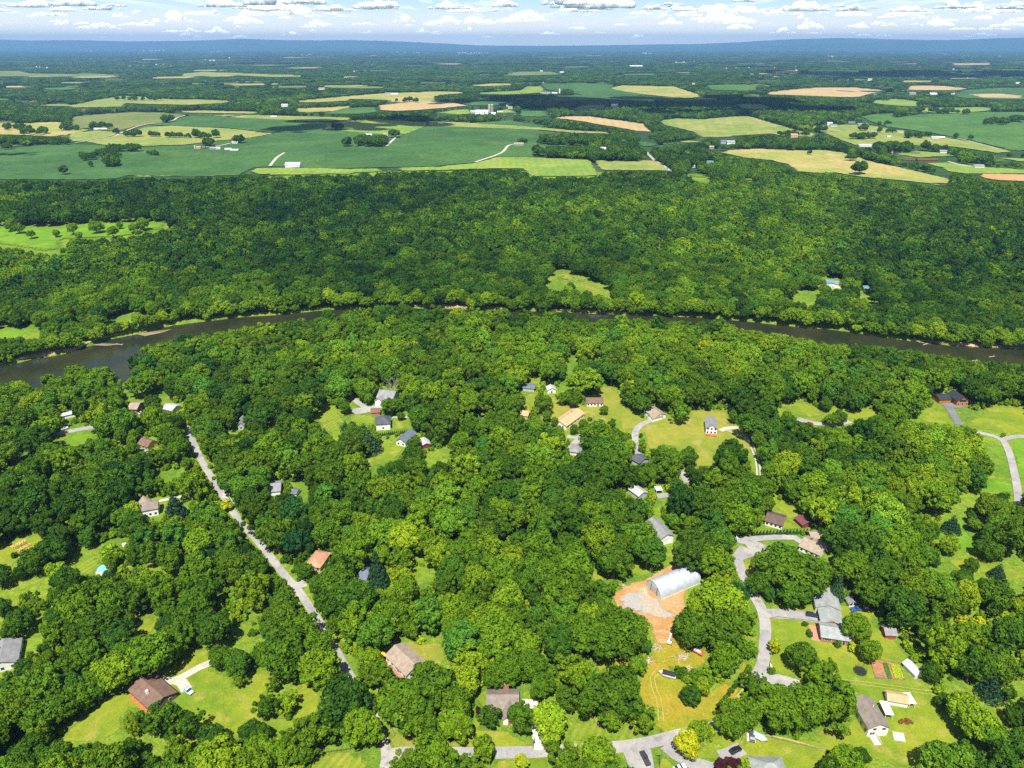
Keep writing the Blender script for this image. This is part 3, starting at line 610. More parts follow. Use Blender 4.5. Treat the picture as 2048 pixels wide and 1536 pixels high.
# ------------------------------------------------------------------ lawns and meadows this side of the river
Z1 = lambda p: Z(0, 900, 4.096, p)
Z2 = lambda p: Z(0, 1180, 4.096, p)
Z3 = lambda p: Z(450, 900, 4.551, p)
Z4 = lambda p: Z(450, 1180, 4.096, p)
Z5 = lambda p: Z(900, 1230, 4.096, p)
Z6 = lambda p: Z(1150, 1080, 4.8, p)
Z7 = lambda p: Z(1400, 940, 4.096, p)
Z8 = lambda p: Z(1450, 1160, 3.425, p)
LAWNS = [
 ('lawn', Z1([(-120, 830), (190, 715), (350, 665), (370, 760), (300, 860), (150, 900), (130, 960), (100, 1060), (30, 1140), (-120, 1165)])),
 ('lawn_mown', Z1([(560, 960), (600, 850), (790, 790), (1030, 700), (1030, 770), (900, 810), (790, 850), (830, 940), (820, 1000), (740, 1020), (600, 1010)])),
 ('lawn_mown', Z1([(20, 1190), (150, 1110), (250, 1080), (390, 1020), (400, 1110), (360, 1190), (340, 1160), (270, 1120), (150, 1170), (130, 1260), (100, 1320), (-100, 1352), (-100, 1230)])),
 ('lawn', Z2([(-100, 200), (60, 200), (60, 330), (-100, 340)])),
 ('lawn', Z2([(80, 400), (200, 340), (290, 300), (350, 380), (300, 420), (200, 520), (180, 540), (150, 430)])),
 ('lawn', Z2([(1070, 200), (1190, 210), (1300, 260), (1290, 330), (1200, 390), (1110, 400), (1090, 330), (1110, 280)])),
 ('lawn', Z2([(1260, 690), (1500, 600), (1480, 500), (1620, 410), (1700, 470), (1720, 590), (1720, 650), (1830, 690), (1900, 720), (1920, 800), (2010, 790), (2060, 760), (2060, 1060), (1940, 1150), (1870, 1200), (1700, 1160), (1620, 1250), (1560, 1330), (1300, 1380), (1030, 1190), (1150, 1180), (1250, 1200), (1400, 1230), (1500, 1240), (1580, 1120), (1660, 1080), (1520, 1000), (1400, 930), (1380, 880), (1240, 700)])),
 ('lawn', Z2([(1250, 680), (1180, 700), (1080, 680), (1080, 780), (1050, 820), (960, 860), (880, 830), (830, 930), (740, 990), (640, 1070), (580, 1120), (500, 1250), (990, 1250), (1000, 1030), (1060, 980), (1160, 1000), (1230, 980), (1400, 870)])),
 ('lawn', Z4([(-20, 730), (100, 700), (160, 760), (220, 690), (270, 660), (390, 700), (350, 790), (300, 880), (280, 960), (300, 1040), (420, 1030), (540, 1060), (600, 960), (560, 850), (440, 830), (400, 780), (520, 740), (640, 740), (720, 800), (830, 800), (790, 900), (780, 980), (680, 1040), (600, 1090), (570, 1150), (430, 1180), (340, 1120), (240, 1090), (180, 1060), (100, 1170), (90, 1230), (-20, 1230)])),
 ('lawn', Z4([(60, 290), (130, 260), (290, 310), (310, 480), (200, 480), (160, 460), (60, 470), (30, 460), (80, 430), (120, 340)])),
 ('lawn_mown', Z4([(660, 1500), (660, 1440), (720, 1370), (870, 1335), (1030, 1320), (1060, 1370), (1120, 1340), (1160, 1330), (1200, 1345), (1170, 1458), (1170, 1500)])),
 ('lawn_dry', Z4([(1240, 490), (1340, 440), (1500, 420), (1540, 410), (1600, 450), (1780, 410), (1810, 560), (1850, 640), (1760, 640), (1610, 650), (1520, 740), (1440, 720), (1300, 600)])),
 ('lawn_dry', Z4([(1200, 810), (1270, 820), (1300, 900), (1380, 1060), (1400, 1140), (1480, 1200), (1640, 1200), (1720, 1140), (1750, 1080), (1760, 1150), (1840, 1210), (1960, 1200), (2000, 1130), (2020, 1010), (2060, 1000), (2060, 1250), (1830, 1250), (1830, 1300), (1440, 1300), (1370, 1290), (1300, 1140), (1250, 1000)])),
 ('bare_earth', Z4([(880, 1210), (970, 1200), (990, 1290), (850, 1330), (720, 1360), (740, 1330)])),
 ('lawn', Z4([(990, 540), (1070, 530), (1070, 660), (1030, 650)])),
 ('lawn', Z5([(210, 610), (390, 620), (560, 640), (560, 780), (290, 790), (210, 700)])),
 ('lawn', Z5([(160, 810), (240, 800), (260, 860), (250, 940), (400, 940), (420, 840), (480, 880), (500, 960), (590, 1020), (660, 1000), (680, 1070), (680, 1095), (0, 1095), (0, 1010), (120, 980), (170, 920)])),
 ('lawn_mown', Z5([(560, 650), (660, 600), (760, 620), (860, 680), (880, 740), (940, 730), (1020, 760), (1080, 860), (1160, 880), (1250, 850), (1330, 910), (1480, 880), (1540, 950), (1580, 1030), (1340, 1070), (1330, 1010), (1180, 1020), (1100, 1030), (900, 1060), (890, 990), (960, 950), (970, 880), (930, 760), (850, 720), (740, 720), (720, 700), (600, 690)])),
 ('lawn', Z5([(380, 1180), (800, 1170), (800, 1300), (380, 1300)])),
 ('meadow_gold', [(1146, 1296), (1171, 1289), (1188, 1293), (1200, 1311), (1225, 1315), (1254, 1311), (1273, 1328), (1300, 1310), (1320, 1290), (1360, 1300), (1372, 1325), (1340, 1335), (1352, 1347), (1371, 1367), (1374, 1390), (1400, 1395), (1445, 1365), (1478, 1340), (1482, 1315), (1512, 1297), (1510, 1335), (1500, 1350), (1485, 1370), (1470, 1400), (1430, 1440), (1390, 1450), (1358, 1465), (1285, 1482), (1275, 1455), (1310, 1450), (1320, 1420), (1300, 1410), (1278, 1420), (1275, 1380), (1280, 1350), (1250, 1335), (1215, 1335), (1195, 1345), (1185, 1315), (1150, 1305)]),
 ('meadow_gold', Z6([(740, 960), (960, 830), (1010, 900), (1060, 1000), (1300, 1100), (1260, 1190), (1100, 1230), (900, 1220), (760, 1200)])),
 ('lawn', Z6([(510, 90), (550, 200), (700, 210), (860, 130), (880, 60), (920, 60), (930, 160), (990, 200), (820, 280), (640, 360), (470, 420), (460, 380), (530, 320), (520, 220)])),
 ('lawn', Z6([(170, 280), (290, 330), (320, 370), (230, 410), (160, 380)])),
 ('lawn', Z6([(1540, 40), (1640, 45), (1660, 100), (1600, 140), (1540, 150)])),
 ('lawn_dry', Z6([(1590, 240), (1700, 170), (1780, 150), (1740, 230), (1720, 320), (1690, 380), (1690, 440), (1640, 380), (1600, 300)])),
 ('lawn', Z7([(590, 290), (680, 230), (740, 260), (800, 330), (820, 380), (830, 400), (840, 480), (700, 490), (520, 480), (530, 430), (690, 400), (690, 360)])),
 ('lawn', Z7([(410, 580), (700, 560), (810, 570), (760, 590), (770, 620), (700, 610), (620, 610), (560, 640), (510, 600)])),
 ('lawn', Z7([(300, 610), (370, 610), (390, 650), (360, 680), (285, 700)])),
 ('lawn_dry', Z7([(330, 760), (420, 720), (510, 700), (470, 770), (440, 850), (440, 890), (410, 910), (370, 860), (340, 810)])),
 ('lawn', Z7([(920, 600), (1060, 590), (1060, 640), (1000, 680), (1060, 690), (1090, 780), (1090, 840), (1060, 860), (1030, 740), (1000, 690), (950, 650)])),
 ('lawn_dry', Z7([(230, 540), (430, 530), (870, 540), (880, 560), (700, 545), (300, 565)])),
 ('lawn', Z8([(250, 150), (410, 130), (440, 170), (560, 175), (700, 110), (730, 160), (860, 180), (960, 150), (1010, 180), (1040, 240), (1010, 290), (1060, 330), (1090, 380), (1200, 430), (1250, 510), (1270, 560), (1250, 580), (1250, 640), (1330, 690), (1430, 760), (1430, 800), (1440, 850), (1480, 870), (1500, 950), (1540, 1030), (1600, 1100), (1600, 1130), (1480, 1150), (1350, 1210), (1340, 1290), (1050, 1290), (1020, 1230), (990, 1230), (980, 1160), (900, 1160), (880, 1190), (730, 1200), (640, 1260), (600, 1310), (100, 1310), (110, 1160), (130, 1110), (210, 1010), (260, 1040), (470, 1090), (600, 1090), (660, 1010), (820, 1020), (890, 920), (910, 800), (870, 720), (750, 660), (690, 700), (560, 640), (510, 660), (300, 660), (300, 520), (300, 260), (300, 200)])),
 ('lawn', Z8([(1510, 720), (1640, 720), (1760, 660), (1740, 730), (1780, 800), (1870, 820), (1960, 840), (2100, 800), (2100, 900), (1990, 900), (2000, 960), (2100, 1040), (1920, 1060), (1830, 1010), (1750, 870), (1730, 790), (1620, 770), (1540, 790)])),
 ('lawn', Z8([(1900, 640), (2100, 590), (2100, 770), (1960, 720)])),
 ('lawn', [(1300, 1492), (1345, 1492), (1400, 1530), (1480, 1500), (1490, 1480), (1440, 1470), (1405, 1492), (1385, 1512), (1330, 1500), (1300, 1560), (1390, 1560)]),
 ('meadow_green', [(1880, 1070), (1888, 1030), (1912, 998), (1950, 985), (1975, 990), (1935, 1020), (1928, 1060), (1945, 1072), (1965, 1090), (1955, 1112), (1900, 1120), (1884, 1100)]),
 ('lawn', [(1855, 1125), (1895, 1122), (1950, 1112), (2010, 1128), (2100, 1120), (2100, 1150), (2030, 1160), (1990, 1150), (1965, 1150), (1950, 1160), (1920, 1145), (1860, 1140)]),
 ('meadow_green', [(1965, 875), (2005, 880), (2020, 930), (2028, 985), (1960, 985), (1990, 940), (1975, 910)]), ('meadow_green', [(2020, 875), (2100, 872), (2100, 980), (2040, 980), (2028, 930)]),
 ('meadow_green', [(2010, 1170), (2060, 1140), (2060, 1180), (2030, 1200)]),
 ('lawn', N7([(1150, 1060), (1250, 1020), (1380, 970), (1420, 960), (1500, 1110), (1400, 1130), (1270, 1110)])),
 ('lawn', N7([(1490, 1020), (1560, 1010), (1680, 1060), (1740, 990), (1950, 1000), (2100, 1060), (2100, 1215), (1880, 1190), (1670, 1170), (1560, 1120), (1530, 1110)])),
 ('lawn', N7([(200, 980), (380, 955), (480, 1000), (540, 1040), (610, 1010), (760, 1050), (820, 1000), (960, 1040), (880, 1080), (720, 1090), (650, 1050), (540, 1070), (480, 1090), (330, 1070), (240, 1080)])),
 ('lawn_dry', N6([(180, 920), (240, 900), (340, 920), (430, 930), (480, 980), (580, 970), (640, 1000), (690, 920), (740, 850), (810, 850), (870, 890), (900, 960), (960, 1030), (1040, 1080), (1150, 1090), (1250, 1080), (1280, 1090), (1390, 1070), (1400, 1020), (1660, 1030), (1700, 1080), (1680, 1130), (1760, 1130), (1830, 1230), (1870, 1330), (1890, 1450), (1870, 1490), (1830, 1400), (1790, 1310), (1660, 1260), (1570, 1330), (1560, 1430), (1430, 1440), (1420, 1310), (1320, 1310), (1200, 1280), (1130, 1310), (1080, 1300), (1060, 1200), (1000, 1160), (970, 1190), (900, 1190), (860, 1100), (810, 1080), (800, 1120), (690, 1130), (600, 1200), (510, 1200), (480, 1120), (430, 1140), (380, 1130), (300, 1100), (290, 1020), (180, 980)])),
 ('meadow_green', N6([(490, 680), (520, 620), (560, 620), (550, 680), (520, 760), (490, 780)])), ('lawn_dry', N6([(1100, 940), (1140, 940), (1150, 980), (1110, 990)])),
 ('lawn', N6([(160, 810), (290, 790), (280, 840), (200, 850)])), ('lawn', N6([(430, 830), (520, 850), (460, 890), (420, 880)])),
 ('lawn_mown', N5([(470, 1090), (520, 990), (560, 970), (650, 1000), (660, 1060), (740, 1050), (890, 1060), (920, 1080), (920, 1130), (700, 1110), (640, 1130), (660, 1170), (640, 1230), (590, 1200), (520, 1140)])),
 ('lawn', N5([(690, 930), (740, 930), (820, 1000), (740, 1010)])), ('lawn', N5([(1060, 1040), (1160, 1020), (1170, 1140), (1290, 1150), (1230, 1160), (930, 1200), (940, 1170), (1050, 1140), (1050, 1100), (1120, 1080)])),
 ('lawn', N5([(960, 1240), (1060, 1230), (1080, 1280), (1130, 1300), (1100, 1340), (1030, 1390), (930, 1400), (910, 1450), (880, 1520), (870, 1380), (920, 1290)])),
 ('lawn_mown', N5([(1290, 1330), (1480, 1290), (1520, 1310), (1440, 1380), (1290, 1430), (1280, 1370)])), ('lawn', N5([(1650, 1080), (1690, 980), (1710, 970), (1700, 1100)])),
 ('lawn', N5([(90, 1095), (160, 1085), (170, 1140), (130, 1140)])),
 ('meadow_green', N4([(890, 800), (940, 780), (930, 870), (1000, 900), (1110, 900), (1130, 820), (1180, 810), (1190, 860), (1260, 960), (1370, 1010), (1280, 1000), (1160, 960), (1130, 930), (1050, 940), (1050, 990), (1010, 960), (910, 950)])),
 ('meadow_green', N4([(400, 1220), (700, 1180), (710, 1220), (520, 1280), (410, 1270)])), ('lawn_dry', N4([(110, 1290), (220, 1340), (180, 1390), (100, 1360)])),
 ('lawn_dry', N4([(1140, 1490), (1380, 1440), (1370, 1480), (1210, 1530), (1140, 1520)])), ('lawn', N4([(1660, 1160), (1740, 1130), (1760, 1180), (1710, 1190)])), ('lawn', N4([(460, 1120), (620, 1130), (560, 1160), (470, 1190)])),
 ('meadow_green', Z1([(-80, 190), (190, 190), (170, 240), (100, 300), (-80, 330)])), ('lawn_dry', Z1([(100, 60), (240, 20), (240, 70), (110, 90)])),
 ('lawn', Z1([(1290, 450), (1520, 390), (1540, 440), (1450, 440), (1380, 500), (1310, 560), (1290, 500)])),
 ('meadow_green', Z3([(620, 300), (700, 300), (760, 340), (740, 440), (700, 520), (680, 440), (650, 380)])), ('lawn', Z3([(1310, 60), (1450, 0), (1630, 0), (1520, 100), (1380, 150), (1360, 280), (1320, 230)])),
 ('lawn', Z3([(500, 1060), (590, 1060), (590, 1160), (560, 1140)])), ('lawn', Z3([(670, 1040), (750, 1040), (780, 1100), (720, 1150), (690, 1130)])), ('lawn', Z3([(1140, 1040), (1220, 990), (1230, 1040), (1180, 1060)])),
 ('lawn', Z3([(1310, 1130), (1510, 1190), (1500, 1250), (1320, 1190)])), ('meadow_green', Z3([(1720, 1060), (1890, 1070), (1880, 1190), (1810, 1280), (1760, 1180)])),
 ('lawn', Z(1180, 920, 6.827, [(890, 640), (950, 540), (1060, 550), (950, 640), (900, 740)])),
]
for m_, p_ in LAWNS: soft(m_, p_, 1, 'meadow' if m_.startswith('meadow') else ('bare_ground' if m_ == 'bare_earth' else 'lawn'))
soft('red_clay', Z6([(350, 520), (480, 430), (640, 380), (820, 290), (980, 210), (1100, 215), (1215, 280), (1220, 400), (1100, 450), (1060, 520), (1060, 660), (1020, 740), (960, 830), (950, 960), (860, 1030), (740, 960), (720, 820), (590, 720), (480, 690), (400, 640)]), 3, 'clay_clearing')
soft('crushed_stone', Z6([(400, 580), (520, 500), (690, 500), (820, 590), (860, 660), (1020, 620), (1060, 650), (1000, 730), (880, 760), (760, 740), (600, 690), (450, 640)]), 4, 'gravel_pad')
soft('bare_earth', Z6([(1080, 1080), (1160, 1080), (1160, 1170), (1100, 1160)]), 3, 'bare_ground')
for p_ in (N6([(690, 920), (740, 845), (810, 850), (830, 880), (800, 890), (720, 920)]), N6([(460, 840), (500, 800), (520, 840), (480, 860)]), N6([(150, 880), (210, 880), (200, 920), (160, 910)]),
           N7([(1370, 1010), (1420, 970), (1450, 1050), (1400, 1060)]), N7([(1490, 1020), (1540, 1010), (1740, 1030), (1750, 1060), (1600, 1050), (1520, 1050)]), N7([(1740, 1090), (1800, 1160), (1780, 1170)]),
           Z7([(1000, 690), (1050, 660), (1060, 700), (1010, 720)]), Z4([(1270, 1150), (1320, 1100), (1430, 1240), (1640, 1250), (1620, 1280), (1440, 1290), (1380, 1270)]), Z5([(150, 800), (230, 790), (240, 880), (170, 900)]),
           Z4([(1830, 1230), (2060, 1230), (2060, 1265), (1830, 1270)]), Z1([(80, 790), (200, 730), (260, 780), (170, 830)]), Z5([(1570, 940), (1660, 920), (1670, 1000), (1600, 1020)]), Z8([(1170, 1140), (1230, 1130), (1235, 1170), (1180, 1170)]), Z7([(920, 1310), (980, 1320), (985, 1390), (940, 1390)])):
    soft('bare_earth', p_, 3, 'bare_ground')
# ------------------------------------------------------------------ roads and drives
ribbon('country_road', [(372, 850), (378, 868), (385, 880), (400, 915), (420, 950), (445, 990), (470, 1030), (500, 1065), (530, 1100), (565, 1145), (595, 1180), (620, 1215), (645, 1255), (665, 1290), (690, 1335), (715, 1380), (740, 1420), (760, 1465), (772, 1500), (770, 1536), (758, 1620)], 3.5, 'asphalt_old', 8, keep_to=.83)
ribbon('village_road', [(768, 1512), (800, 1506), (860, 1506), (950, 1507), (1050, 1505), (1090, 1503), (1150, 1500), (1230, 1495), (1300, 1485), (1360, 1470), (1410, 1461), (1455, 1440), (1490, 1405), (1512, 1358), (1526, 1325), (1530, 1285), (1530, 1245), (1520, 1212), (1500, 1180), (1482, 1140), (1476, 1112), (1490, 1095)], 4.6, 'asphalt_old', 9, keep=False)
raster([(800, 1500), (860, 1500), (860, 1514), (800, 1514)]); raster([(890, 1500), (950, 1500), (950, 1516), (890, 1516)]); raster([(1000, 1500), (1090, 1497), (1090, 1510), (1000, 1514)]); raster([(1225, 1488), (1300, 1478), (1355, 1468), (1355, 1482), (1300, 1493), (1228, 1502)])
raster([(1515, 1230), (1545, 1230), (1545, 1290), (1538, 1330), (1520, 1360), (1500, 1352), (1510, 1310)]); raster([(1470, 1105), (1490, 1085), (1540, 1085), (1540, 1105), (1490, 1125), (1500, 1170), (1490, 1175), (1472, 1130)])
ribbon('paved_drive', [(1532, 1228), (1580, 1229), (1642, 1238)], 5.8, 'asphalt_old', 10)
ribbon('paved_drive', [(1515, 1358), (1560, 1360), (1602, 1372)], 5, 'asphalt_old', 10)
ribbon('paved_drive', [(1470, 1080), (1500, 1079), (1550, 1075), (1590, 1076), (1606, 1086)], 4, 'asphalt_old', 10)
sheet('turning_circle', Z7([(290, 600), (300, 575), (400, 570), (500, 600), (560, 640), (585, 685), (530, 690), (420, 715), (340, 745), (290, 735), (360, 690), (395, 650), (370, 610)]), 'asphalt_old', 11)
ribbon('gravel_drive', [(318, 1360), (345, 1363), (365, 1354), (400, 1335), (422, 1326)], 3.4, 'gravel', 10); ribbon('gravel_drive', [(352, 1360), (364, 1366), (374, 1381)], 4, 'gravel', 11)
sheet('concrete_pad', Z5([(590, 690), (715, 700), (720, 760), (690, 820), (650, 850), (620, 800)]), 'concrete', 10)
ribbon('paved_drive', [(1066, 1428), (1074, 1452), (1080, 1500)], 4, 'concrete', 10)
sheet('parking_pad', [(1245, 1502), (1292, 1497), (1302, 1500), (1310, 1545), (1262, 1545)], 'asphalt_old', 12)
ribbon('paved_drive', [(1330, 1490), (1352, 1508), (1385, 1526), (1430, 1540)], 5, 'asphalt_old', 10); ribbon('paved_drive', [(1440, 1515), (1462, 1508), (1484, 1497)], 5, 'asphalt_old', 11)
ribbon('paved_drive', [(1498, 1524), (1540, 1534)], 5, 'asphalt_dark', 11)
ribbon('estate_road', [(1950, 864), (1985, 872), (2006, 882), (2018, 905), (2026, 935), (2034, 975), (2038, 1010)], 4, 'asphalt_old', 10); ribbon('estate_road', [(2004, 880), (2030, 874), (2080, 874)], 4, 'asphalt_old', 11)
ribbon('paved_drive', [(1889, 806), (1900, 818), (1912, 838), (1918, 850)], 5, 'asphalt_dark', 10); sheet('parking_pad', N7([(1425, 970), (1475, 975), (1560, 985), (1560, 1010), (1480, 1010), (1440, 1000)]), 'asphalt_dark', 11)
ribbon('gravel_drive', [(1595, 838), (1620, 845), (1660, 850), (1700, 843)], 5, 'asphalt_old', 10)
ribbon('gravel_drive', [(1446, 857), (1470, 866), (1492, 876), (1505, 895), (1515, 925), (1518, 955)], 3.2, 'gravel', 10, tracks=(.95, .9)); ribbon('gravel_drive', [(1440, 862), (1452, 857), (1476, 855)], 3.5, 'gravel', 11)
ribbon('gravel_drive', [(1300, 842), (1282, 850), (1271, 864), (1271, 890), (1277, 912), (1280, 930)], 4, 'asphalt_old', 10)
ribbon('paved_drive', [(1134, 873), (1155, 876), (1166, 868)], 3.5, 'asphalt_old', 10); ribbon('paved_drive', [(1160, 876), (1146, 890), (1140, 898)], 4, 'asphalt_old', 11)
ribbon('paved_drive', [(702, 794), (716, 805), (732, 816), (745, 818)], 4, 'asphalt_old', 10); sheet('parking_pad', N5([(740, 1040), (760, 1015), (880, 1000), (940, 985), (960, 1000), (880, 1040), (780, 1060)]), 'asphalt_old', 11)
ribbon('paved_drive', N5([(1040, 1080), (1100, 1078), (1170, 1075)]), 3.5, 'asphalt_old', 10)
ribbon('paved_drive', [(105, 870), (150, 861), (200, 853)], 5, 'asphalt_old', 10)
ribbon('gravel_drive', [(316, 1003), (345, 997), (380, 990)], 2.6, 'gravel', 10); ribbon('gravel_drive', [(388, 1038), (415, 1034), (445, 1032)], 2.6, 'gravel', 10)
ribbon('paved_drive', [(594, 1172), (612, 1166)], 5, 'asphalt_old', 10); ribbon('paved_drive', [(446, 992), (462, 990)], 5, 'gravel', 10)
ribbon('paved_drive', [(1362, 940), (1375, 966)], 4, 'asphalt_old', 10); sheet('concrete_pad', Z(1180, 920, 6.827, [(905, 465), (1140, 452), (1155, 500), (930, 532)]), 'asphalt_old', 10)
sheet('concrete_pad', Z8([(1145, 1040), (1222, 1052), (1236, 1112), (1158, 1100)]), 'concrete', 10); sheet('concrete_pad', Z8([(148, 1048), (205, 1065), (212, 1118), (150, 1105)]), 'concrete', 10)
ribbon('tyre_tracks', Z6([(830, 1220), (740, 1330), (760, 1430), (800, 1520), (820, 1640), (825, 1740)]), 2.2, 'track', 9, tracks=(.85, .38), keep=False)
ribbon('dirt_track', Z8([(720, 690), (900, 705), (1100, 730), (1300, 760), (1430, 775)]), 2.0, 'track', 9, tracks=(.8, .3), keep=False)
ribbon('dirt_track', Z8([(240, 1065), (400, 1085), (560, 1130), (720, 1180)]), .7, 'track', 9, keep=False)
ribbon('dirt_track', [(1440, 1440), (1470, 1405), (1500, 1370)], 2.4, 'track', 9, keep=False)
ribbon('farm_track', FA([(440, 722), (650, 690), (720, 660), (830, 620), (1000, 595), (1040, 575), (1085, 562)]), 6, 'gravel', 6, keep=False)
ribbon('farm_track', FA([(1580, 858), (1620, 810), (1665, 780)]), 6, 'gravel', 6, keep=False); ribbon('farm_track', FA([(1910, 640), (1960, 620), (2048, 598)]), 7, 'gravel', 6, keep=False)
ribbon('farm_track', FA([(1180, 750), (1290, 738), (1350, 724)]), 5, 'gravel', 6, keep=False)
ribbon('farm_track', FB([(820, 780), (960, 730), (1000, 690), (1030, 683)]), 6, 'gravel', 6, keep=False); ribbon('farm_track', FB([(340, 690), (370, 660), (400, 635)]), 6, 'gravel', 6, keep=False)
ribbon('farm_track', FB([(0, 602), (110, 565), (260, 538)]), 7, 'gravel', 6, keep=False); ribbon('farm_road', FB([(1755, 725), (1800, 770), (1850, 802), (1890, 832)]), 7, 'asphalt_old', 6)
ribbon('farm_track', FB([(400, 636), (700, 652), (1000, 668)]), 5, 'olive_pasture', 6, keep=False)
ribbon('farm_track', FC([(1600, 835), (1700, 860), (1780, 870)]), 6, 'gravel', 6, keep=False); ribbon('farm_track', FC([(1480, 700), (1640, 695), (1900, 760)]), 4, 'gravel', 6, keep=False)
# ================================================================== BUILDINGS
GLASS = plain('window_glass', (.03, .04, .05), .15, .1, spec=.6)
WHITE = plain('white_paint', (.8, .8, .78), .6, .06)
DARK = plain('dark_trim', (.05, .05, .05), .6)
WALLS = dict(white=(.8, .8, .78), cream=(.72, .68, .56), brick=(.42, .17, .11), tan=(.5, .42, .32), brown=(.16, .11, .08), yellow=(.6, .45, .1), red=(.4, .05, .04), maroon=(.2, .05, .05), grey=(.45, .46, .48), timber=(.45, .16, .05), stone=(.35, .3, .26), steel=(.6, .65, .7), green=(.4, .45, .4))
ROOFS = dict(brown=(.19, .12, .09), darkbrown=(.13, .085, .075), tan=(.34, .27, .21), taupe=(.24, .2, .17), grey=(.26, .26, .27), dark=(.09, .1, .12), black=(.035, .04, .05), blue=(.14, .17, .21), slate=(.3, .325, .315), orange=(.62, .36, .2), pink=(.52, .27, .17), maroon=(.16, .06, .06), red=(.5, .1, .06), white=(.8, .8, .8), steel=(.62, .66, .7), teal=(.12, .25, .25), palegrey=(.45, .45, .44))
def wallm(k): return plain('wall_'+k, WALLS[k], .8, .12, .8)
def roofm(k): return roofing(k, ROOFS[k], ribs=k in ('steel', 'white', 'red', 'teal', 'maroon'), rough=.5 if k in ('steel', 'white') else .85)
LAND = []           # landmarks for labels: (short name, x, y)
def frame_of(A, B, Wd, z=None):
    ax, ay, az = G(*A); bx, by, bz = G(*B)
    L = hypot(bx-ax, by-ay); ex, ey = (bx-ax)/L, (by-ay)/L
    cx, cy_ = (ax+bx)/2-ey*Wd/2, (ay+by)/2+ex*Wd/2
    return cx, cy_, float(H(np.float64(cx), np.float64(cy_))), L, atan2(ey, ex)
def keep_box(cx, cy_, z, rz, L, Wd, h, grow=1.0):
    pts = []
    for sx in (-1, 1):
        for sy in (-1, 1):
            for zz in (0, h):
                x = cx+(sx*L/2*cos(rz)-sy*Wd/2*sin(rz))*grow; y = cy_+(sx*L/2*sin(rz)+sy*Wd/2*cos(rz))*grow
                pts.append(project(x, y, z+zz))
    pts = sorted(pts)
    def half(ps):
        h_ = []
        for p in ps:
            while len(h_) > 1 and (h_[-1][0]-h_[-2][0])*(p[1]-h_[-2][1])-(h_[-1][1]-h_[-2][1])*(p[0]-h_[-2][0]) <= 0: h_.pop()
            h_.append(p)
        return h_[:-1]
    raster(half(pts)+half(pts[::-1]))
def gable_roof(L, Wd, wh, rise, ridge, oh=.45, th=.16):
    """two thick slopes and the gable overhang; ridge along 'x' or 'y'"""
    m = MB(); a, b = (L, Wd) if ridge == 'x' else (Wd, L)
    k = rise/(b/2); e = b/2+oh; ze = wh-oh*k
    prof = [(-e, ze), (0, wh+rise), (e, ze), (e, ze+th), (0, wh+rise+th*1.25), (-e, ze+th)]
    m.prism(prof[0:2]+[prof[4], prof[5]], ridge if ridge == 'x' else 'y', -a/2-oh, a/2+oh)
    m.prism([prof[1], prof[2], prof[3], prof[4]], ridge if ridge == 'x' else 'y', -a/2-oh, a/2+oh)
    return m
def hip_roof(L, Wd, wh, rise, oh=.5, th=.18):
    m = MB(); x, y = L/2+oh, Wd/2+oh; k = max(0, L-Wd)/2 if L > Wd else 0; ky = max(0, Wd-L)/2 if Wd > L else 0
    z0 = wh-.12
    v = [(-x, -y, z0), (x, -y, z0), (x, y, z0), (-x, y, z0), (-x, -y, z0+th), (x, -y, z0+th), (x, y, z0+th), (-x, y, z0+th)]
    if k > .3: v += [(-k, 0, wh+rise), (k, 0, wh+rise)]; top = [(4, 5, 9, 8), (5, 6, 9), (6, 7, 8, 9), (7, 4, 8)]
    elif ky > .3: v += [(0, -ky, wh+rise), (0, ky, wh+rise)]; top = [(4, 5, 8), (5, 6, 9, 8), (6, 7, 9), (7, 4, 8, 9)]
    else: v += [(0, 0, wh+rise)]; top = [(4, 5, 8), (5, 6, 8), (6, 7, 8), (7, 4, 8)]
    return m.add(v, top+[(0, 3, 2, 1), (0, 1, 5, 4), (1, 2, 6, 5), (2, 3, 7, 6), (3, 0, 4, 7)])
def wall_box(L, Wd, wh, rise, ridge):
    m = MB()
    if ridge == 'hip' or rise <= 0: return m.box(-L/2, L/2, -Wd/2, Wd/2, -.3, wh)
    a, b = (L, Wd) if ridge == 'x' else (Wd, L)
    return m.prism([(-b/2, -.3), (b/2, -.3), (b/2, wh-.02), (0, wh+rise-.04), (-b/2, wh-.02)], ridge if ridge == 'x' else 'y', -a/2, a/2)
WINCACHE = {}
def window(parent, x, y, z, face, w=1.1, h=1.25, name='window', mat=None):
    """a framed pane standing 4 cm proud of the wall; face: direction it looks ('-y', '+y', '-x', '+x')"""
    key = (w, h, name, mat)
    if key not in WINCACHE:
        f = MB().box(-w/2-.1, w/2+.1, -.05, .0, -h/2-.1, h/2+.1); n = len(f.f); f.box(-w/2, w/2, -.07, -.052, -h/2, h/2)
        WINCACHE[key] = mesh_of(name, f.v, f.f, [WHITE, mat or GLASS], [0]*n+[1]*(len(f.f)-n))
    o = link(name, WINCACHE[key], parent); o.location = (x, y, z); o.rotation_euler = (0, 0, {'-y': 0, '+y': pi, '-x': -pi/2, '+x': pi/2}[face]); return o
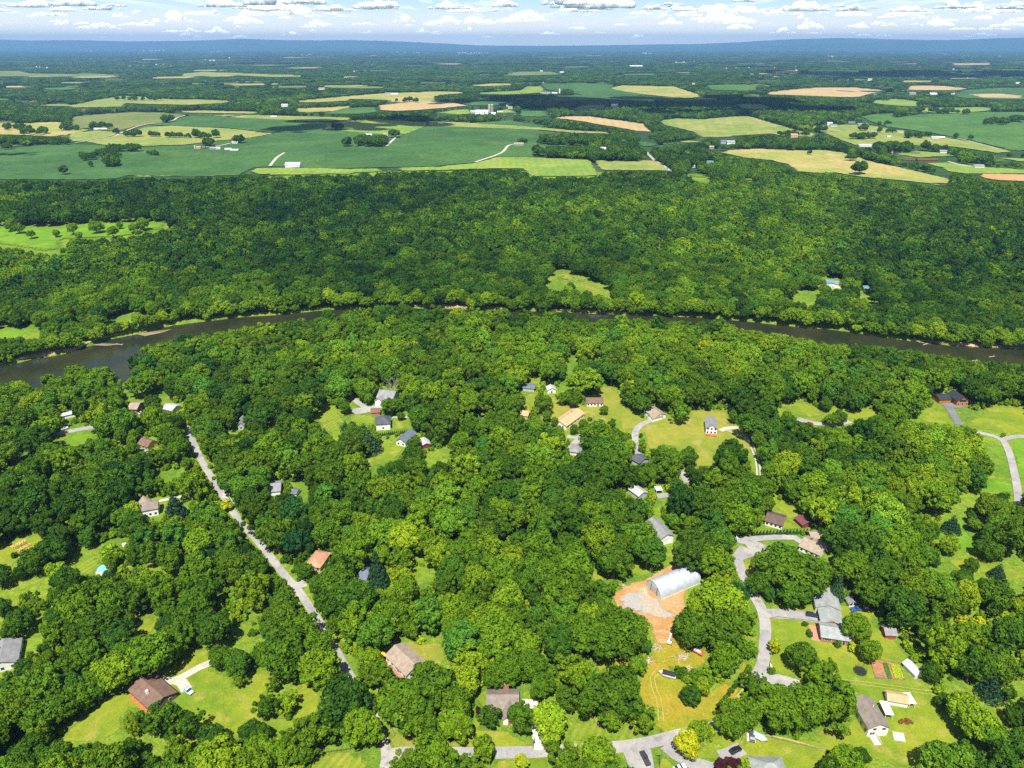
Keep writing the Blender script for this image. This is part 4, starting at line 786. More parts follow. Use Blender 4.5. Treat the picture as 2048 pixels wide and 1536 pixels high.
def house(name, label, cat, short, A, B, Wd, wh=2.8, rise=1.9, wall='white', roof='grey', ridge='x', win=(0, 0), door=None, chimney=None, keep=1.0, vent=False, oh=.45, group=None, porch=None, storeys=1):
    cx, cy_, z, L, rz = frame_of(A, B, Wd)
    e = empty(name, (cx, cy_, z), rz); tag(e, label, cat, group)
    wall_box(L, Wd, wh, rise, ridge).put('wall', wallm(wall), e)
    r = (hip_roof(L, Wd, wh, rise) if ridge == 'hip' else gable_roof(L, Wd, wh, rise, ridge, oh)).put('roof', roofm(roof), e)
    for st in range(storeys):
        zz = 1.5+2.5*st
        for i in range(win[0]):
            x = -L/2+L*(i+.5)/win[0]
            if door is not None and st == 0 and abs(x-door*L) < 1.1: continue
            window(e, x, -Wd/2-.003, zz, '-y')
        for i in range(win[1]):
            y = -Wd/2+Wd*(i+.5)/win[1]
            window(e, -L/2-.003, y, zz, '-x') if cx > 0 else window(e, L/2+.003, y, zz, '+x')
    if door is not None: window(e, door*L, -Wd/2-.003, 1.05, '-y', .95, 2.0, 'door', DARK)
    if chimney:
        px_, py_, col = chimney; zt = wh+rise+.7
        MB().box(px_*L-.45, px_*L+.45, py_*Wd-.4, py_*Wd+.4, wh*.6, zt).put('chimney', plain('chimney_'+col, WALLS[col], .85), r)
    if vent:
        MB().cyl(.18*L, .12*Wd, wh+rise*.5, wh+rise+.35, .16).put('vent_pipe', WHITE, r)
    if porch:
        d, w0, w1, col = porch; m = MB().box(w0*L, w1*L, -Wd/2-d, -Wd/2-.003, .35, .5)
        for k in range(4):
            x = w0*L+.1+(w1-w0)*L*.97*k/3.; m.box(x-.06, x+.06, -Wd/2-d, -Wd/2-d+.12, -.1, 1.35)
        m.box(w0*L, w1*L, -Wd/2-d, -Wd/2-d+.08, 1.28, 1.36)
        m.put('porch', plain('deck_'+col, WALLS[col], .85), e)
    if keep: keep_box(cx, cy_, z, rz, L, Wd, wh+rise*.6, keep)
    LAND.append((short, cx, cy_)); e['dims'] = '%.1f x %.1f' % (L, Wd)
    print('HOUSE', short, '%.1f x %.1f' % (L, Wd), 'yaw %.0f' % math.degrees(rz))
    del e['dims']
    return e, L, Wd
def wing(e, cx, cy_, L, Wd, wh, rise, wall, roof, ridge, keep=True):
    """an extra block of the same house, in its own frame of reference"""
    w = wall_box(L, Wd, wh, rise, ridge).put('wing_wall', wallm(wall), e); w.location = (cx, cy_, 0)
    r = gable_roof(L, Wd, wh, rise, ridge, .4).put('wing_roof', roofm(roof), e); r.location = (cx, cy_, .012)
    if keep:
        rz = e.rotation_euler[2]; gx = e.location.x+cx*cos(rz)-cy_*sin(rz); gy = e.location.y+cx*sin(rz)+cy_*cos(rz)
        keep_box(gx, gy, e.location.z, rz, L, Wd, wh+rise*.6)
    return w, r
h = house('ranch_house', 'brown shingled ranch house with a pale chimney beside a light blue car', 'house', 'brown ranch house', (262, 1390), (306, 1430), 9.5, 2.7, 2.0, 'brown', 'brown', win=(4, 2), chimney=(.05, -.22, 'white'))
MB().box(-h[1]/2, h[1]*.42, -h[2]/2-1.1, -h[2]/2-.003, .1, .28).put('porch', plain('deck_timber', WALLS['timber'], .85), h[0])
house('house', 'grey roofed white house cut off by the edge of the picture', 'house', 'grey corner house', (-24, 1352), (38, 1334), 13, 3, 2.2, 'white', 'grey', 'y', win=(3, 1))
h = house('ranch_house', 'white ranch house under a long taupe roof with a yellow umbrella on its deck', 'house', 'taupe ranch house', (773, 1321), (813, 1361), 9.2, 2.8, 1.9, 'white', 'tan', win=(5, 2), door=.1)
e_, L_, W_ = h
m = MB().box(-L_/2-2.6, -L_/2+3.2, -W_/2-1.6, -W_/2-.003, .3, .5); m.put('deck', plain('deck_pink', (.5, .3, .24), .85), e_)
MB().box(-L_*.1, L_*.45, -W_/2-1.4, -W_/2-.003, .05, .35).put('flower_bed', plain('bed_brick', (.42, .2, .14), .9, .5, 4), e_)
ux, uy = e_.location.x+(-L_/2-1.6)*cos(e_.rotation_euler[2])-(-W_/2-.9)*sin(e_.rotation_euler[2]), e_.location.y+(-L_/2-1.6)*sin(e_.rotation_euler[2])+(-W_/2-.9)*cos(e_.rotation_euler[2])
u = empty('patio_umbrella', (ux, uy, .5)); tag(u, 'open yellow patio umbrella on the deck of the taupe ranch house', 'umbrella')
MB().cyl(0, 0, 0, 2.5, .05).put('pole', WHITE, u); MB().cyl(0, 0, 2.0, 2.7, 1.6, .06, 8).put('canopy', plain('yellow_cloth', (.85, .6, .02), .8, .1), u)
h = house('house', 'brown roofed house with a white gabled porch and a wide concrete drive', 'house', 'gabled porch house', (975, 1431), (1036, 1431), 9, 2.9, 2.4, 'cream', 'taupe', win=(4, 2))
e_, L_, W_ = h
wing(e_, L_*.22, -W_/2-1.0, 4.6, 6, 2.9, 1.7, 'white', 'taupe', 'y'); window(e_, L_*.22, -W_/2-4.003, 1.05, '-y', .95, 2.0, 'door', plain('door_red', (.4, .1, .05)))
MB().box(L_*.1-1, L_*.1+1, W_/2+.003, W_/2+1.2, -.2, 5.4).put('chimney', wallm('brick'), e_)
h = house('house', 'white gabled house under a dark shingle roof with a front ramp', 'house', 'white gable house', (1733, 1473), (1773, 1471), 11.8, 4.3, 2.0, 'white', 'taupe', 'y', win=(0, 4), vent=True)
e_, L_, W_ = h
for x in (-.2, .26): window(e_, x*L_, -W_/2-.003, 3.6, '-y', 1.2, 1.0)
for x in (-.33, -.2): window(e_, x*L_, -W_/2-.003, 1.5, '-y', .8, 1.2)
MB().box(-L_*.38, -L_*.02, -W_/2-3.6, -W_/2-.003, -.05, .3).box(-L_*.04, -L_*.02, -W_/2-3.6, -W_/2-.1, .3, 1.2).put('ramp', plain('deck_pale', (.6, .52, .45), .85), e_)
MB().box(L_/2+.003, L_/2+2.6, -W_*.28, W_*.02, .3, .5).put('deck', plain('deck_grey', (.4, .33, .26), .9), e_)
h = house('brick_house', 'red brick L-shaped house with slate grey roofs and a brick chimney', 'house', 'L-shaped brick house', (1641, 1283), (1717, 1295), 8.5, 2.8, 1.7, 'brick', 'slate', win=(0, 1), door=.1)
e_, L_, W_ = h
for x in (-.44, -.38, -.32, -.26): window(e_, x*L_, -W_/2-.003, 1.7, '-y', .8, .9)
window(e_, -.06*L_, -W_/2-.003, 1.6, '-y', 1.6, .8)
r2 = wing(e_, -.12*L_, W_/2+4.2, 8.6, 8.6, 2.7, 1.6, 'brick', 'slate', 'y'); wing(e_, -.14*L_, W_/2+14.4, 9.6, 11.5, 3.1, 1.8, 'white', 'slate', 'y')
MB().box(.3*L_, .3*L_+1.9, -W_/2-.5, -W_/2+.5, -.1, 5.2).put('chimney', wallm('brick'), e_)
MB().box(-L_/2-3.4, -L_/2-.003, -W_/2, W_/2, -.05, .1).put('patio', plain('brick_paving', (.5, .24, .16), .9, .4, 4), e_)
house('house', 'low house with a plain brown roof and white front porch behind a conifer hedge', 'house', 'hedged house', (1529, 1050), (1563, 1060), 9.5, 2.7, 1.6, 'white', 'darkbrown', win=(4, 1))
house('shed', 'small maroon shed with a rusty roof beyond the conifer hedge', 'shed', 'maroon shed', (1604, 1057), (1622, 1053), 6, 2.3, 1.0, 'maroon', 'maroon', 'y')
house('garage', 'detached garage with white ends, a brown front and a taupe roof', 'garage', 'detached garage', (1622, 1084), (1645, 1083), 5.5, 2.3, 1.4, 'brown', 'tan', win=(1, 0))
house('house', 'tan grey roofed house half hidden by broadleaf trees at the turning circle', 'house', 'turning circle house', (1597, 1101), (1637, 1119), 10.5, 2.7, 2.0, 'white', 'tan', win=(4, 1), chimney=(-.2, .1, 'brown'))
house('house', 'grey roofed house showing one bright white gable between trees uphill of the steel barn', 'house', 'bright gable house', (1319, 1092), (1346, 1085), 14, 4.2, 2.0, 'white', 'grey', 'y')
house('house', 'pale grey roofed house wrapped in trees beside a white carport', 'house', 'pale grey house', (1277, 1000), (1294, 993), 8.5, 2.6, 1.4, 'grey', 'palegrey', 'y')
h = house('house', 'white cottage with a grey metal roof and a brown porch alone on the hillside lawn', 'house', 'hillside cottage', (1411, 868), (1433, 870), 13, 4.2, 2.6, 'white', 'grey', 'y', win=(3, 2), storeys=2, porch=(2.6, -.5, .5, 'timber'))
h = house('house', 'low taupe roofed house with white ends at the top of a curved drive', 'house', 'curved drive house', (1287, 827), (1309, 842), 9, 2.8, 1.6, 'white', 'tan', win=(3, 1)); wing(h[0], h[1]*.33, -h[2]*.3, 5, 8, 2.7, 1.2, 'white', 'tan', 'y')
house('house', 'orange shingled ranch house with a white deck on the open hillside', 'house', 'orange roof house', (1132, 860), (1168, 834), 9.5, 2.9, 1.9, 'white', 'orange', win=(5, 2), chimney=(.2, .1, 'brick'))
house('bungalow', 'long white bungalow under a brown roof beside bare orange soil', 'house', 'white bungalow', (1173, 813), (1206, 813), 8, 2.8, 1.5, 'white', 'brown', win=(5, 1), door=.2)
house('shed', 'small white shed with red trim and a pale arched roof', 'shed', 'red trimmed shed', (1095, 787), (1112, 786), 5.5, 2.6, 1.5, 'white', 'palegrey', 'y', door=0)
house('house', 'flat grey roofed house sunk among trees uphill of a hedge bank', 'house', 'sunken grey house', (1046, 782), (1068, 784), 7, 2.6, .9, 'grey', 'blue', keep=.8)
house('cabin', 'small tan cabin with an orange roof peeping from trees', 'cabin', 'tan cabin', (1040, 837), (1055, 839), 7, 2.6, 1.4, 'tan', 'orange', keep=.9)
house('house', 'dark grey roofed house at the foot of a forked drive', 'house', 'forked drive house', (1139, 910), (1160, 913), 8, 2.6, 1.5, 'cream', 'grey', 'hip', keep=.9)
house('house', 'dark blue grey roofed house nearly swallowed by trees on a gravel drive', 'house', 'swallowed dark house', (1262, 925), (1278, 934), 8, 2.6, 1.5, 'grey', 'dark', keep=.8)
h = house('house', 'large white two storey house with a steep grey roof above a walled car park', 'house', 'big white house', (755, 809), (786, 813), 11, 5.4, 3.2, 'white', 'grey', win=(4, 3), storeys=2); wing(h[0], -h[1]*.22, -h[2]/2-1.6, 5.5, 5, 5, 2, 'white', 'grey', 'y')
house('garage', 'small brick garage with a dark roof by the paved car park', 'garage', 'brick garage', (743, 832), (760, 831), 6, 2.6, 1.3, 'brick', 'brown')
house('house', 'tall white house with a dark hipped roof beside a lone round tree', 'house', 'hipped white house', (753, 861), (781, 859), 9.5, 4.4, 3.6, 'white', 'dark', 'hip', win=(1, 1))
house('house', 'white gabled house with a dark blue roof in front of a cedar hedge', 'house', 'blue roof house', (793, 890), (811, 894), 13, 3, 2.2, 'white', 'blue', 'y', win=(2, 1))
house('house', 'grey house with a red corner and patio beside a purple plum tree', 'house', 'patio house', (845, 898), (861, 895), 7, 2.6, 1.0, 'maroon', 'palegrey', 'y', keep=.8)
house('outbuilding', 'yellow walled outbuilding under a taupe roof', 'outbuilding', 'yellow outbuilding', (912, 894), (936, 892), 7.5, 2.8, 1.3, 'yellow', 'palegrey')
house('house', 'weathered grey house with a porch roof standing by the riverside lawn', 'house', 'riverside house', (258, 829), (276, 829), 10, 4, 1.8, 'brown', 'tan', win=(2, 1), porch=(2.4, -.5, .5, 'maroon'))
house('house', 'yellow walled cottage with a reddish brown roof and dormers', 'house', 'yellow cottage', (278, 896), (297, 902), 7, 3, 2.2, 'yellow', 'brown', win=(3, 1))
house('house', 'grey roofs among trees beyond the end of the country road', 'house', 'road end house', (325, 824), (345, 828), 8, 2.6, 1.3, 'grey', 'palegrey', keep=.8)
house('house', 'narrow grey roofed house on a small lawn beside a silvery spruce', 'house', 'spruce lawn house', (477, 860), (489, 859), 9.5, 3.4, 1.6, 'grey', 'grey', 'y', win=(1, 0))
h = house('house', 'white house with a brown roof and a pointed round turret', 'house', 'turret house', (286, 1036), (318, 1030), 7.5, 4.4, 1.9, 'white', 'taupe', win=(3, 1))
MB().cyl(-h[1]*.36, h[2]*.55, -.2, 4.6, 2.9, n=14).put('turret_wall', wallm('white'), h[0]); MB().cyl(-h[1]*.36, h[2]*.55, 4.5, 8.6, 3.5, .05, 14).put('turret_roof', roofm('tan'), h[0])
house('house', 'grey shingled house in the trees along a hidden drive off the country road', 'house', 'roadside grey house', (540, 992), (561, 990), 10, 2.7, 1.7, 'white', 'grey', keep=.95)
house('shed', 'pale blue shed with clutter beside a bright green glade', 'shed', 'pale blue shed', (583, 993), (593, 994), 4.5, 2.2, .9, 'white', 'blue', keep=.9)
house('house', 'hipped terracotta roofed house above the country road', 'house', 'terracotta roof house', (614, 1140), (641, 1144), 10.5, 2.7, 2.4, 'tan', 'pink', 'hip', win=(3, 1))
house('house', 'long pale blue roof half covered by a dark oak', 'house', 'oak covered house', (716, 1163), (741, 1172), 8, 2.6, 1.6, 'grey', 'blue', keep=.9)
h = house('modern_house', 'modern timber house with black roofs and glazed gable on a dark drive', 'house', 'modern timber house', (1912, 812), (1935, 811), 11, 4, 2.6, 'timber', 'black', 'y', win=(3, 1), storeys=1); wing(h[0], -h[1]/2-5.6, 2.4, 8, 8, 3.2, 1.4, 'timber', 'black', 'x')
MB().box(-h[1]*.3, h[1]*.3, -h[2]/2-.06, -h[2]/2-.01, 3.0, 4.6).put('gable_window', GLASS, h[0])
h = house('house', 'white house with a teal metal roof and grey wings on the far river bank', 'house', 'teal roof house', (1652, 577), (1668, 577), 9, 5.5, 2.4, 'white', 'teal', win=(3, 0)); wing(h[0], h[1]*.95, 1, 8, 9, 4, 2, 'white', 'grey', 'x')
house('house', 'low grey green roof deep in the trees of the far bank', 'house', 'far bank house', (1728, 584), (1740, 584), 9, 3, 2, 'grey', 'teal', keep=.7)
house('house', 'pale green hipped roof at the bottom edge beside purple plum trees', 'house', 'green hip roof house', (1512, 1574), (1576, 1574), 8.5, 2.7, 3.4, 'grey', 'slate', 'hip')
house('shed', 'red shed with white corners and a grey roof by the wood', 'shed', 'red shed', (1770, 1277), (1791, 1278), 4.6, 2.2, 1.3, 'red', 'grey')
house('shed', 'long narrow shed with a pale metal roof leaning into the wood edge', 'shed', 'narrow metal shed', (1829, 1358), (1843, 1354), 6, 2.3, 1.2, 'white', 'steel', 'y')
house('shed', 'long white shed with a tan roof across the lawn', 'shed', 'long tan shed', (1774, 1409), (1814, 1416), 4.2, 2.5, 1.1, 'white', 'orange')
house('playhouse', 'tiny white playhouse with a grey roof beneath a tall spruce', 'playhouse', 'white playhouse', (1698, 1214), (1711, 1213), 3, 2, 1.1, 'white', 'grey', 'y', win=(2, 0))
house('trailer_home', 'long silver roofed trailer home screened by trees beside the river', 'trailer', 'silver trailer home', (125, 839), (151, 833), 5, 2.5, .5, 'white', 'steel', keep=.8)
def carport(label, short, A, B, Wd, hgt=2.4):
    cx, cy_, z, L, rz = frame_of(A, B, Wd); e = empty('carport', (cx, cy_, z), rz); tag(e, label, 'carport')
    MB().box(-L/2, L/2, -Wd/2, Wd/2, hgt, hgt+.12).put('roof', roofm('white'), e)
    for sx in (-1, 1):
        for sy in (-1, 1): MB().box(sx*(L/2-.2)-.06, sx*(L/2-.2)+.06, sy*(Wd/2-.2)-.06, sy*(Wd/2-.2)+.06, -.1, hgt-.003).put('post', WHITE, e)
    keep_box(cx, cy_, z, rz, L, Wd, hgt); LAND.append((short, cx, cy_))
carport('white flat roofed carport at the end of the long tan shed', 'shed carport', (1816, 1417), (1830, 1417), 5)
carport('white flat roofed canopy over the deck of the white gable house', 'deck canopy', (1768, 1440), (1785, 1441), 6, 2.7)
carport('white carport beside a striped concrete pad in the trees', 'woodland carport', (1312, 989), (1325, 988), 4)
# round steel barn
def barn():
    A, B, Wd = (1321, 1200), (1402, 1166), 10.5
    cx, cy_, z, L, rz = frame_of(A, B, Wd); e = empty('arched_barn', (cx, cy_, z), rz)
    tag(e, 'large arched steel barn standing on orange clay', 'barn'); m, nt, N, Lk = nodes('corrugated_steel')
    out = N('ShaderNodeOutputMaterial'); p = N('ShaderNodeBsdfPrincipled'); Lk(p.outputs[0], out.inputs[0]); p.inputs['Metallic'].default_value = .15; p.inputs['Roughness'].default_value = .45
    tc = N('ShaderNodeTexCoord'); f = mrange(nt, noise(nt, .4, 4, tc.outputs['Object']), .3, .7, .82, 1.1); Lk(mixc(nt, 1., (.5, .55, .6), f, 'MULTIPLY'), p.inputs['Base Color'])
    n = 28; seg = 44; V = []; F = []; hgt = 5.6
    for i in range(seg+1):
        x = -L/2+L*i/seg; k = 1+(.004 if i % 2 else -.004)
        for j in range(n+1):
            t = pi*j/n; V.append((x, -Wd/2*k*cos(t), max(0, hgt*k*sin(t)**.85)))
    for i in range(seg):
        for j in range(n): a = i*(n+1)+j; F.append((a, a+1, a+n+2, a+n+1))
    link('shell', mesh_of('shell', V, F, m, None, True), e)
    for s, nm in ((-1, 'end_wall'), (1, 'end_wall')):
        pr = [(-Wd/2*.97*cos(pi*j/n), max(-.1, hgt*.97*sin(pi*j/n)**.85)) for j in range(n+1)]
        w = MB().prism(pr, 'x', s*L/2-.1-s*.3, s*L/2+.1-s*.3).put(nm, plain('end_steel', (.5, .53, .55), .5, .1), e)
        if s < 0:
            MB().box(-L/2+.05, -L/2+.19, -2.2, 1.6, -.1, 4).put('door', plain('door_steel', (.42, .44, .46), .5), w)
            for q in (-2.35, 1.75): MB().box(-L/2+.02, -L/2+.2, q-.12, q+.12, -.1, 4.2).put('door_frame', DARK, w)
    MB().box(-L/2, L/2, -Wd/2-.25, -Wd/2-.06, -.2, .35).put('footing', MATS['concrete'], e)
    for k, (a, b) in enumerate(((-.1, 1.9), (.15, 1.75), (.3, 2.0))):
        t = b; MB().box(a*L-.2, a*L+.2, -Wd/2*cos(t)-.2, -Wd/2*cos(t)+.2, hgt*sin(t)**.85-.05, hgt*sin(t)**.85+.16).put('vent', DARK, e)
    keep_box(cx, cy_, z, rz, L, Wd, hgt*.8); LAND.append(('steel barn', cx, cy_)); print('BARN', L)
barn()
# ------------------------------------------------------------------ buildings of the plain
def far(name, label, cat, zf, x, y, w, hh, wall='white', roof='palegrey', dfac=.55, yaw=0, rise=.4):
    """a distant building: x, y the base middle and w, hh its size, all in the pixels of zoom ZF"""
    (u, v), = zf([(x, y)]); s = {FA: 2.926, FB: 2.731, FC: 2.934}[zf]
    X, Y, z = G(u, v); d = depth_of(X, Y, z); L = max(6, w/s/FPX*d); hgt = max(2.6, hh/s/FPX*d*.8); Wd = max(5, L*dfac)
    e = empty(name, (X, Y+Wd/2, z), yaw); tag(e, label, cat); wh = hgt*(1-rise*.8)
    wall_box(L, Wd, wh, hgt*rise, 'x').put('wall', wallm(wall), e); gable_roof(L, Wd, wh, hgt*rise, 'x', .5, .25).put('roof', roofm(roof), e)
    keep_box(X, Y+Wd/2, z, yaw, L*1.15, Wd, hgt)
    return e
for a in [
 ('barn', 'big white arched barn alone by the near crop edge with a gravel track', 'barn', FA, 1712, 865, 84, 32, 'white', 'white'),
 ('shed', 'upper of two steel roofed sheds beside the farmstead in the green crop', 'shed', FA, 1334, 764, 36, 14, 'white', 'steel'),
 ('shed', 'lower of two steel roofed sheds beside the farmstead in the green crop', 'shed', FA, 1370, 770, 46, 14, 'grey', 'steel'),
 ('farmhouse', 'white farmhouse under trees at the head of the crop farmstead track', 'house', FA, 1374, 726, 34, 18, 'white', 'palegrey'),
 ('barn', 'tan barn among the farmstead buildings in the green crop', 'barn', FA, 1162, 757, 26, 20, 'tan', 'tan'),
 ('barn', 'red sided barn among the farmstead buildings in the green crop', 'barn', FA, 1192, 757, 18, 18, 'maroon', 'brown'),
 ('barn', 'grey barn east of the farmstead tree clump in the crop', 'barn', FA, 1246, 760, 36, 16, 'grey', 'grey'),
 ('barn', 'pale barn at the track end of the crop farmstead', 'barn', FA, 1277, 760, 26, 18, 'white', 'palegrey'),
 ('poultry_house', 'first of two long white sheds below a dark copse on olive pasture', 'shed', FA, 566, 643, 34, 11, 'white', 'steel'),
 ('poultry_house', 'second of two long white sheds below a dark copse, next to the gravel track', 'shed', FA, 607, 643, 36, 11, 'white', 'steel'),
 ('house', 'white low house on the far hay strip above the crop', 'house', FA, 1602, 571, 36, 10, 'white', 'steel'),
 ('farmhouse', 'bright white farmhouse among dark trees between gold strips', 'house', FA, 1666, 508, 38, 18, 'white', 'palegrey'),
 ('house', 'brown house with white trim in the wood above the olive pasture', 'house', FA, 491, 538, 20, 16, 'maroon', 'brown'),
 ('house', 'white house in the wood high above the gold strips', 'house', FA, 1882, 409, 36, 14, 'cream', 'tan'),
 ('house', 'small white house with a smaller white shed deep in the far woods', 'house', FA, 1022, 412, 16, 12, 'white', 'palegrey'),
 ('barn', 'grey barn at the border of scattered pasture trees', 'barn', FA, 45, 607, 36, 10, 'grey', 'brown'),
 ('house', 'white flat house beside a dark copse in the crop field', 'house', FB, 236, 635, 38, 14, 'white', 'steel'),
 ('farmhouse', 'white gabled farmhouse with trees at a bend of the copse track', 'house', FB, 331, 635, 24, 18, 'white', 'tan'),
 ('trailer', 'white trailer standing alone on the pale hay band', 'trailer', FB, 632, 570, 24, 11, 'white', 'white'),
 ('house', 'tan house on a bare mound at the end of the crop track', 'house', FB, 1058, 688, 52, 18, 'tan', 'tan'),
 ('house', 'white house with a steep gable between two hedge woods', 'house', FB, 1520, 716, 28, 22, 'white', 'palegrey', .8, 0, .6),
 ('dairy_barn', 'long white dairy barn in front of the twin silos', 'barn', FB, 845, 516, 50, 26, 'white', 'steel'),
 ('dairy_barn', 'grey roofed dairy barn west of the long white one', 'barn', FB, 812, 511, 34, 18, 'grey', 'palegrey'),
 ('dairy_barn', 'pale dairy barn at the foot of the twin silos', 'barn', FB, 875, 514, 32, 24, 'white', 'steel'),
 ('dairy_barn', 'low white shed just past the twin silos', 'barn', FB, 920, 516, 24, 12, 'white', 'white'),
 ('barn', 'white barn alone on the lawn beyond the silos', 'barn', FB, 956, 507, 30, 9, 'white', 'steel'),
 ('farmhouse', 'white farmhouse under trees uphill of the silos', 'house', FB, 1004, 473, 30, 16, 'white', 'grey'),
 ('farmhouse', 'cream farmhouse on the lawn behind the silo farm', 'house', FB, 1012, 484, 24, 12, 'cream', 'tan'),
 ('farm_shed', 'grey farm shed at the border of the far gold field', 'shed', FB, 345, 410, 34, 14, 'grey', 'grey'),
 ('farm_shed', 'white farm shed with a silo stub on the far gold field', 'shed', FB, 378, 410, 40, 12, 'white', 'steel'),
 ('barn', 'long tan barn on the green rise before the dark cloud shadow', 'barn', FB, 1190, 404, 34, 12, 'tan', 'tan'),
 ('barn', 'white barn beside the slim silo on the green rise', 'barn', FB, 1254, 406, 30, 12, 'white', 'steel'),
 ('barn', 'grey barn between the tan and the white barn on the green rise', 'barn', FB, 1220, 405, 22, 12, 'grey', 'grey'),
 ('farmhouse', 'white farmhouse inside the dark cloud shadow', 'house', FB, 1582, 474, 34, 16, 'white', 'white'),
 ('house', 'white house by a pond of trees on the far olive field', 'house', FB, 1294, 292, 22, 12, 'white', 'palegrey'),
 ('house', 'white house on the far olive field near its upper corner', 'house', FB, 1182, 282, 14, 8, 'white', 'palegrey'),
 ('warehouse', 'long white warehouse in the far woods', 'warehouse', FB, 1700, 254, 70, 7, 'white', 'white'),
 ('house', 'white house with a dark roof at the hay field corner by the hedge wood', 'house', FC, 286, 726, 36, 22, 'grey', 'blue'),
 ('house', 'second, paler house at the hay field corner with solar grey roof', 'house', FC, 328, 730, 46, 24, 'white', 'slate'),
 ('house', 'stone house half in the hedge wood at the hay field corner', 'house', FC, 215, 757, 26, 20, 'stone', 'tan'),
 ('barn', 'white barn of the pasture farm beside its grey roofed stable', 'barn', FC, 908, 618, 30, 20, 'white', 'palegrey'),
 ('stable', 'white stable with a grey roof on the pasture farm', 'stable', FC, 932, 628, 38, 18, 'white', 'blue'),
 ('barn', 'long grey roofed barn below the wood corner on the pasture', 'barn', FC, 1105, 622, 58, 16, 'grey', 'grey'),
 ('barn', 'dark roofed barn behind the long grey one by the wood corner', 'barn', FC, 1038, 606, 40, 10, 'grey', 'blue'),
 ('house', 'cream house among garden trees at the big crop field edge', 'house', FC, 1322, 664, 36, 16, 'cream', 'tan'),
 ('house', 'grey house with a white gable below the crop field edge', 'house', FC, 1160, 662, 24, 12, 'white', 'grey'),
 ('house', 'white cottage among the pasture village trees', 'house', FC, 1256, 692, 24, 14, 'white', 'palegrey'),
 ('house', 'pale bungalow under a big tree of the pasture village', 'house', FC, 1385, 682, 36, 14, 'white', 'grey'),
 ('farm_barn', 'white barn with a grey roof next to the red ended barn', 'barn', FC, 1528, 700, 44, 18, 'white', 'palegrey'),
 ('farm_barn', 'red ended barn with a white side at the crop field edge', 'barn', FC, 1566, 698, 34, 14, 'red', 'white'),
 ('barn', 'low white open barn on the pasture above the red roofed stable', 'barn', FC, 1118, 744, 72, 14, 'white', 'steel'),
 ('stable', 'stable with a bright red roof beside dark trees', 'stable', FC, 1310, 782, 46, 18, 'tan', 'red'),
 ('stable', 'small red roofed wing beside the bright red roofed stable', 'stable', FC, 1268, 782, 24, 20, 'tan', 'red'),
 ('house', 'white gabled house west of the red roofed stable', 'house', FC, 1188, 774, 26, 22, 'white', 'palegrey'),
 ('barn', 'longest of the dark red barns below the red roofed stable', 'barn', FC, 1482, 830, 118, 16, 'maroon', 'maroon', .2),
 ('barn', 'shorter dark red barn lined up beside the longest one', 'barn', FC, 1375, 826, 70, 10, 'maroon', 'maroon', .25),
 ('barn', 'little dark red barn on the slope above the longest one', 'barn', FC, 1414, 788, 42, 10, 'maroon', 'maroon', .4),
 ('barn', 'grey roofed white barn by the orange stubble field', 'barn', FC, 1786, 870, 56, 22, 'white', 'grey'),
 ('house', 'white house with a grey roof among trees above the dark red barns', 'house', FC, 1574, 782, 40, 20, 'white', 'grey'),
 ('house', 'tan house with garden walls behind the hedge wood', 'house', FC, 700, 690, 40, 24, 'tan', 'pink'),
 ('house', 'white house in the forest below the gold hay field', 'house', FC, 112, 866, 20, 18, 'white', 'palegrey'),
 ('house', 'teal roofed house in the forest below the gold hay field', 'house', FC, 205, 840, 40, 14, 'green', 'teal'),
 ('barn', 'white barn in the row of farm sheds on the far tan rise', 'barn', FC, 1518, 439, 40, 12, 'white', 'white'),
 ('barn', 'grey open barn first in the row of farm sheds on the tan rise', 'barn', FC, 1186, 442, 40, 10, 'grey', 'blue'),
 ('barn', 'white barn last in the row of farm sheds by the green crop', 'barn', FC, 1624, 437, 34, 10, 'white', 'steel'),
 ('barn', 'tan barn in the middle of the row of farm sheds', 'barn', FC, 1396, 438, 40, 14, 'tan', 'grey'),
 ('house', 'white house far right of the tan rise among trees', 'house', FC, 2012, 376, 24, 12, 'white', 'palegrey'),
 ('house', 'white house at the gold slope beside the far road', 'house', FC, 108, 384, 16, 16, 'white', 'tan'),
 ('house', 'red roofed white house near the far pale strip', 'house', FC, 1144, 358, 24, 16, 'white', 'pink'),
 ('warehouse', 'pale warehouse on the far tan strip', 'warehouse', FC, 700, 318, 40, 8, 'white', 'white')]:
    far(*a)
def silo(label, zf, x, y, w, hh, wall):
    (u, v), = zf([(x, y)]); s = 2.731; X, Y, z = G(u, v); d = depth_of(X, Y, z); r = w/s/FPX*d/2; hgt = hh/s/FPX*d
    e = empty('silo', (X, Y, z)); tag(e, label, 'silo'); MB().cyl(0, 0, -.5, hgt, r, n=16).put('tower', wallm(wall), e); MB().cyl(0, 0, hgt, hgt+r*.7, r*1.02, .1, 16).put('dome', roofm('palegrey'), e)
    keep_box(X, Y, z, 0, 2*r, 2*r, hgt)
silo('tan concrete silo on the barn side of the twin pair', FB, 898, 506, 13, 40, 'tan'); silo('brownish silo on the field side of the twin pair', FB, 913, 506, 14, 40, 'stone'); silo('slim white silo of the green rise farm', FB, 1281, 402, 8, 24, 'white')
silo('short tan silo in the crop farmstead', FA, 1143, 757, 10, 18, 'tan')
(u_, v_), = FA([(1346, 238)]); X_, Y_, z_ = G(u_, v_+1); wt = empty('water_tower', (X_, Y_, z_)); tag(wt, 'white water tower rising from the far woods', 'water tower')
MB().cyl(0, 0, 0, 34, 2.5, n=10).put('column', WHITE, wt); MB().cyl(0, 0, 34, 40, 4, 13, 14).cyl(0, 0, 40, 46, 13, 5, 14).put('tank', WHITE, wt)
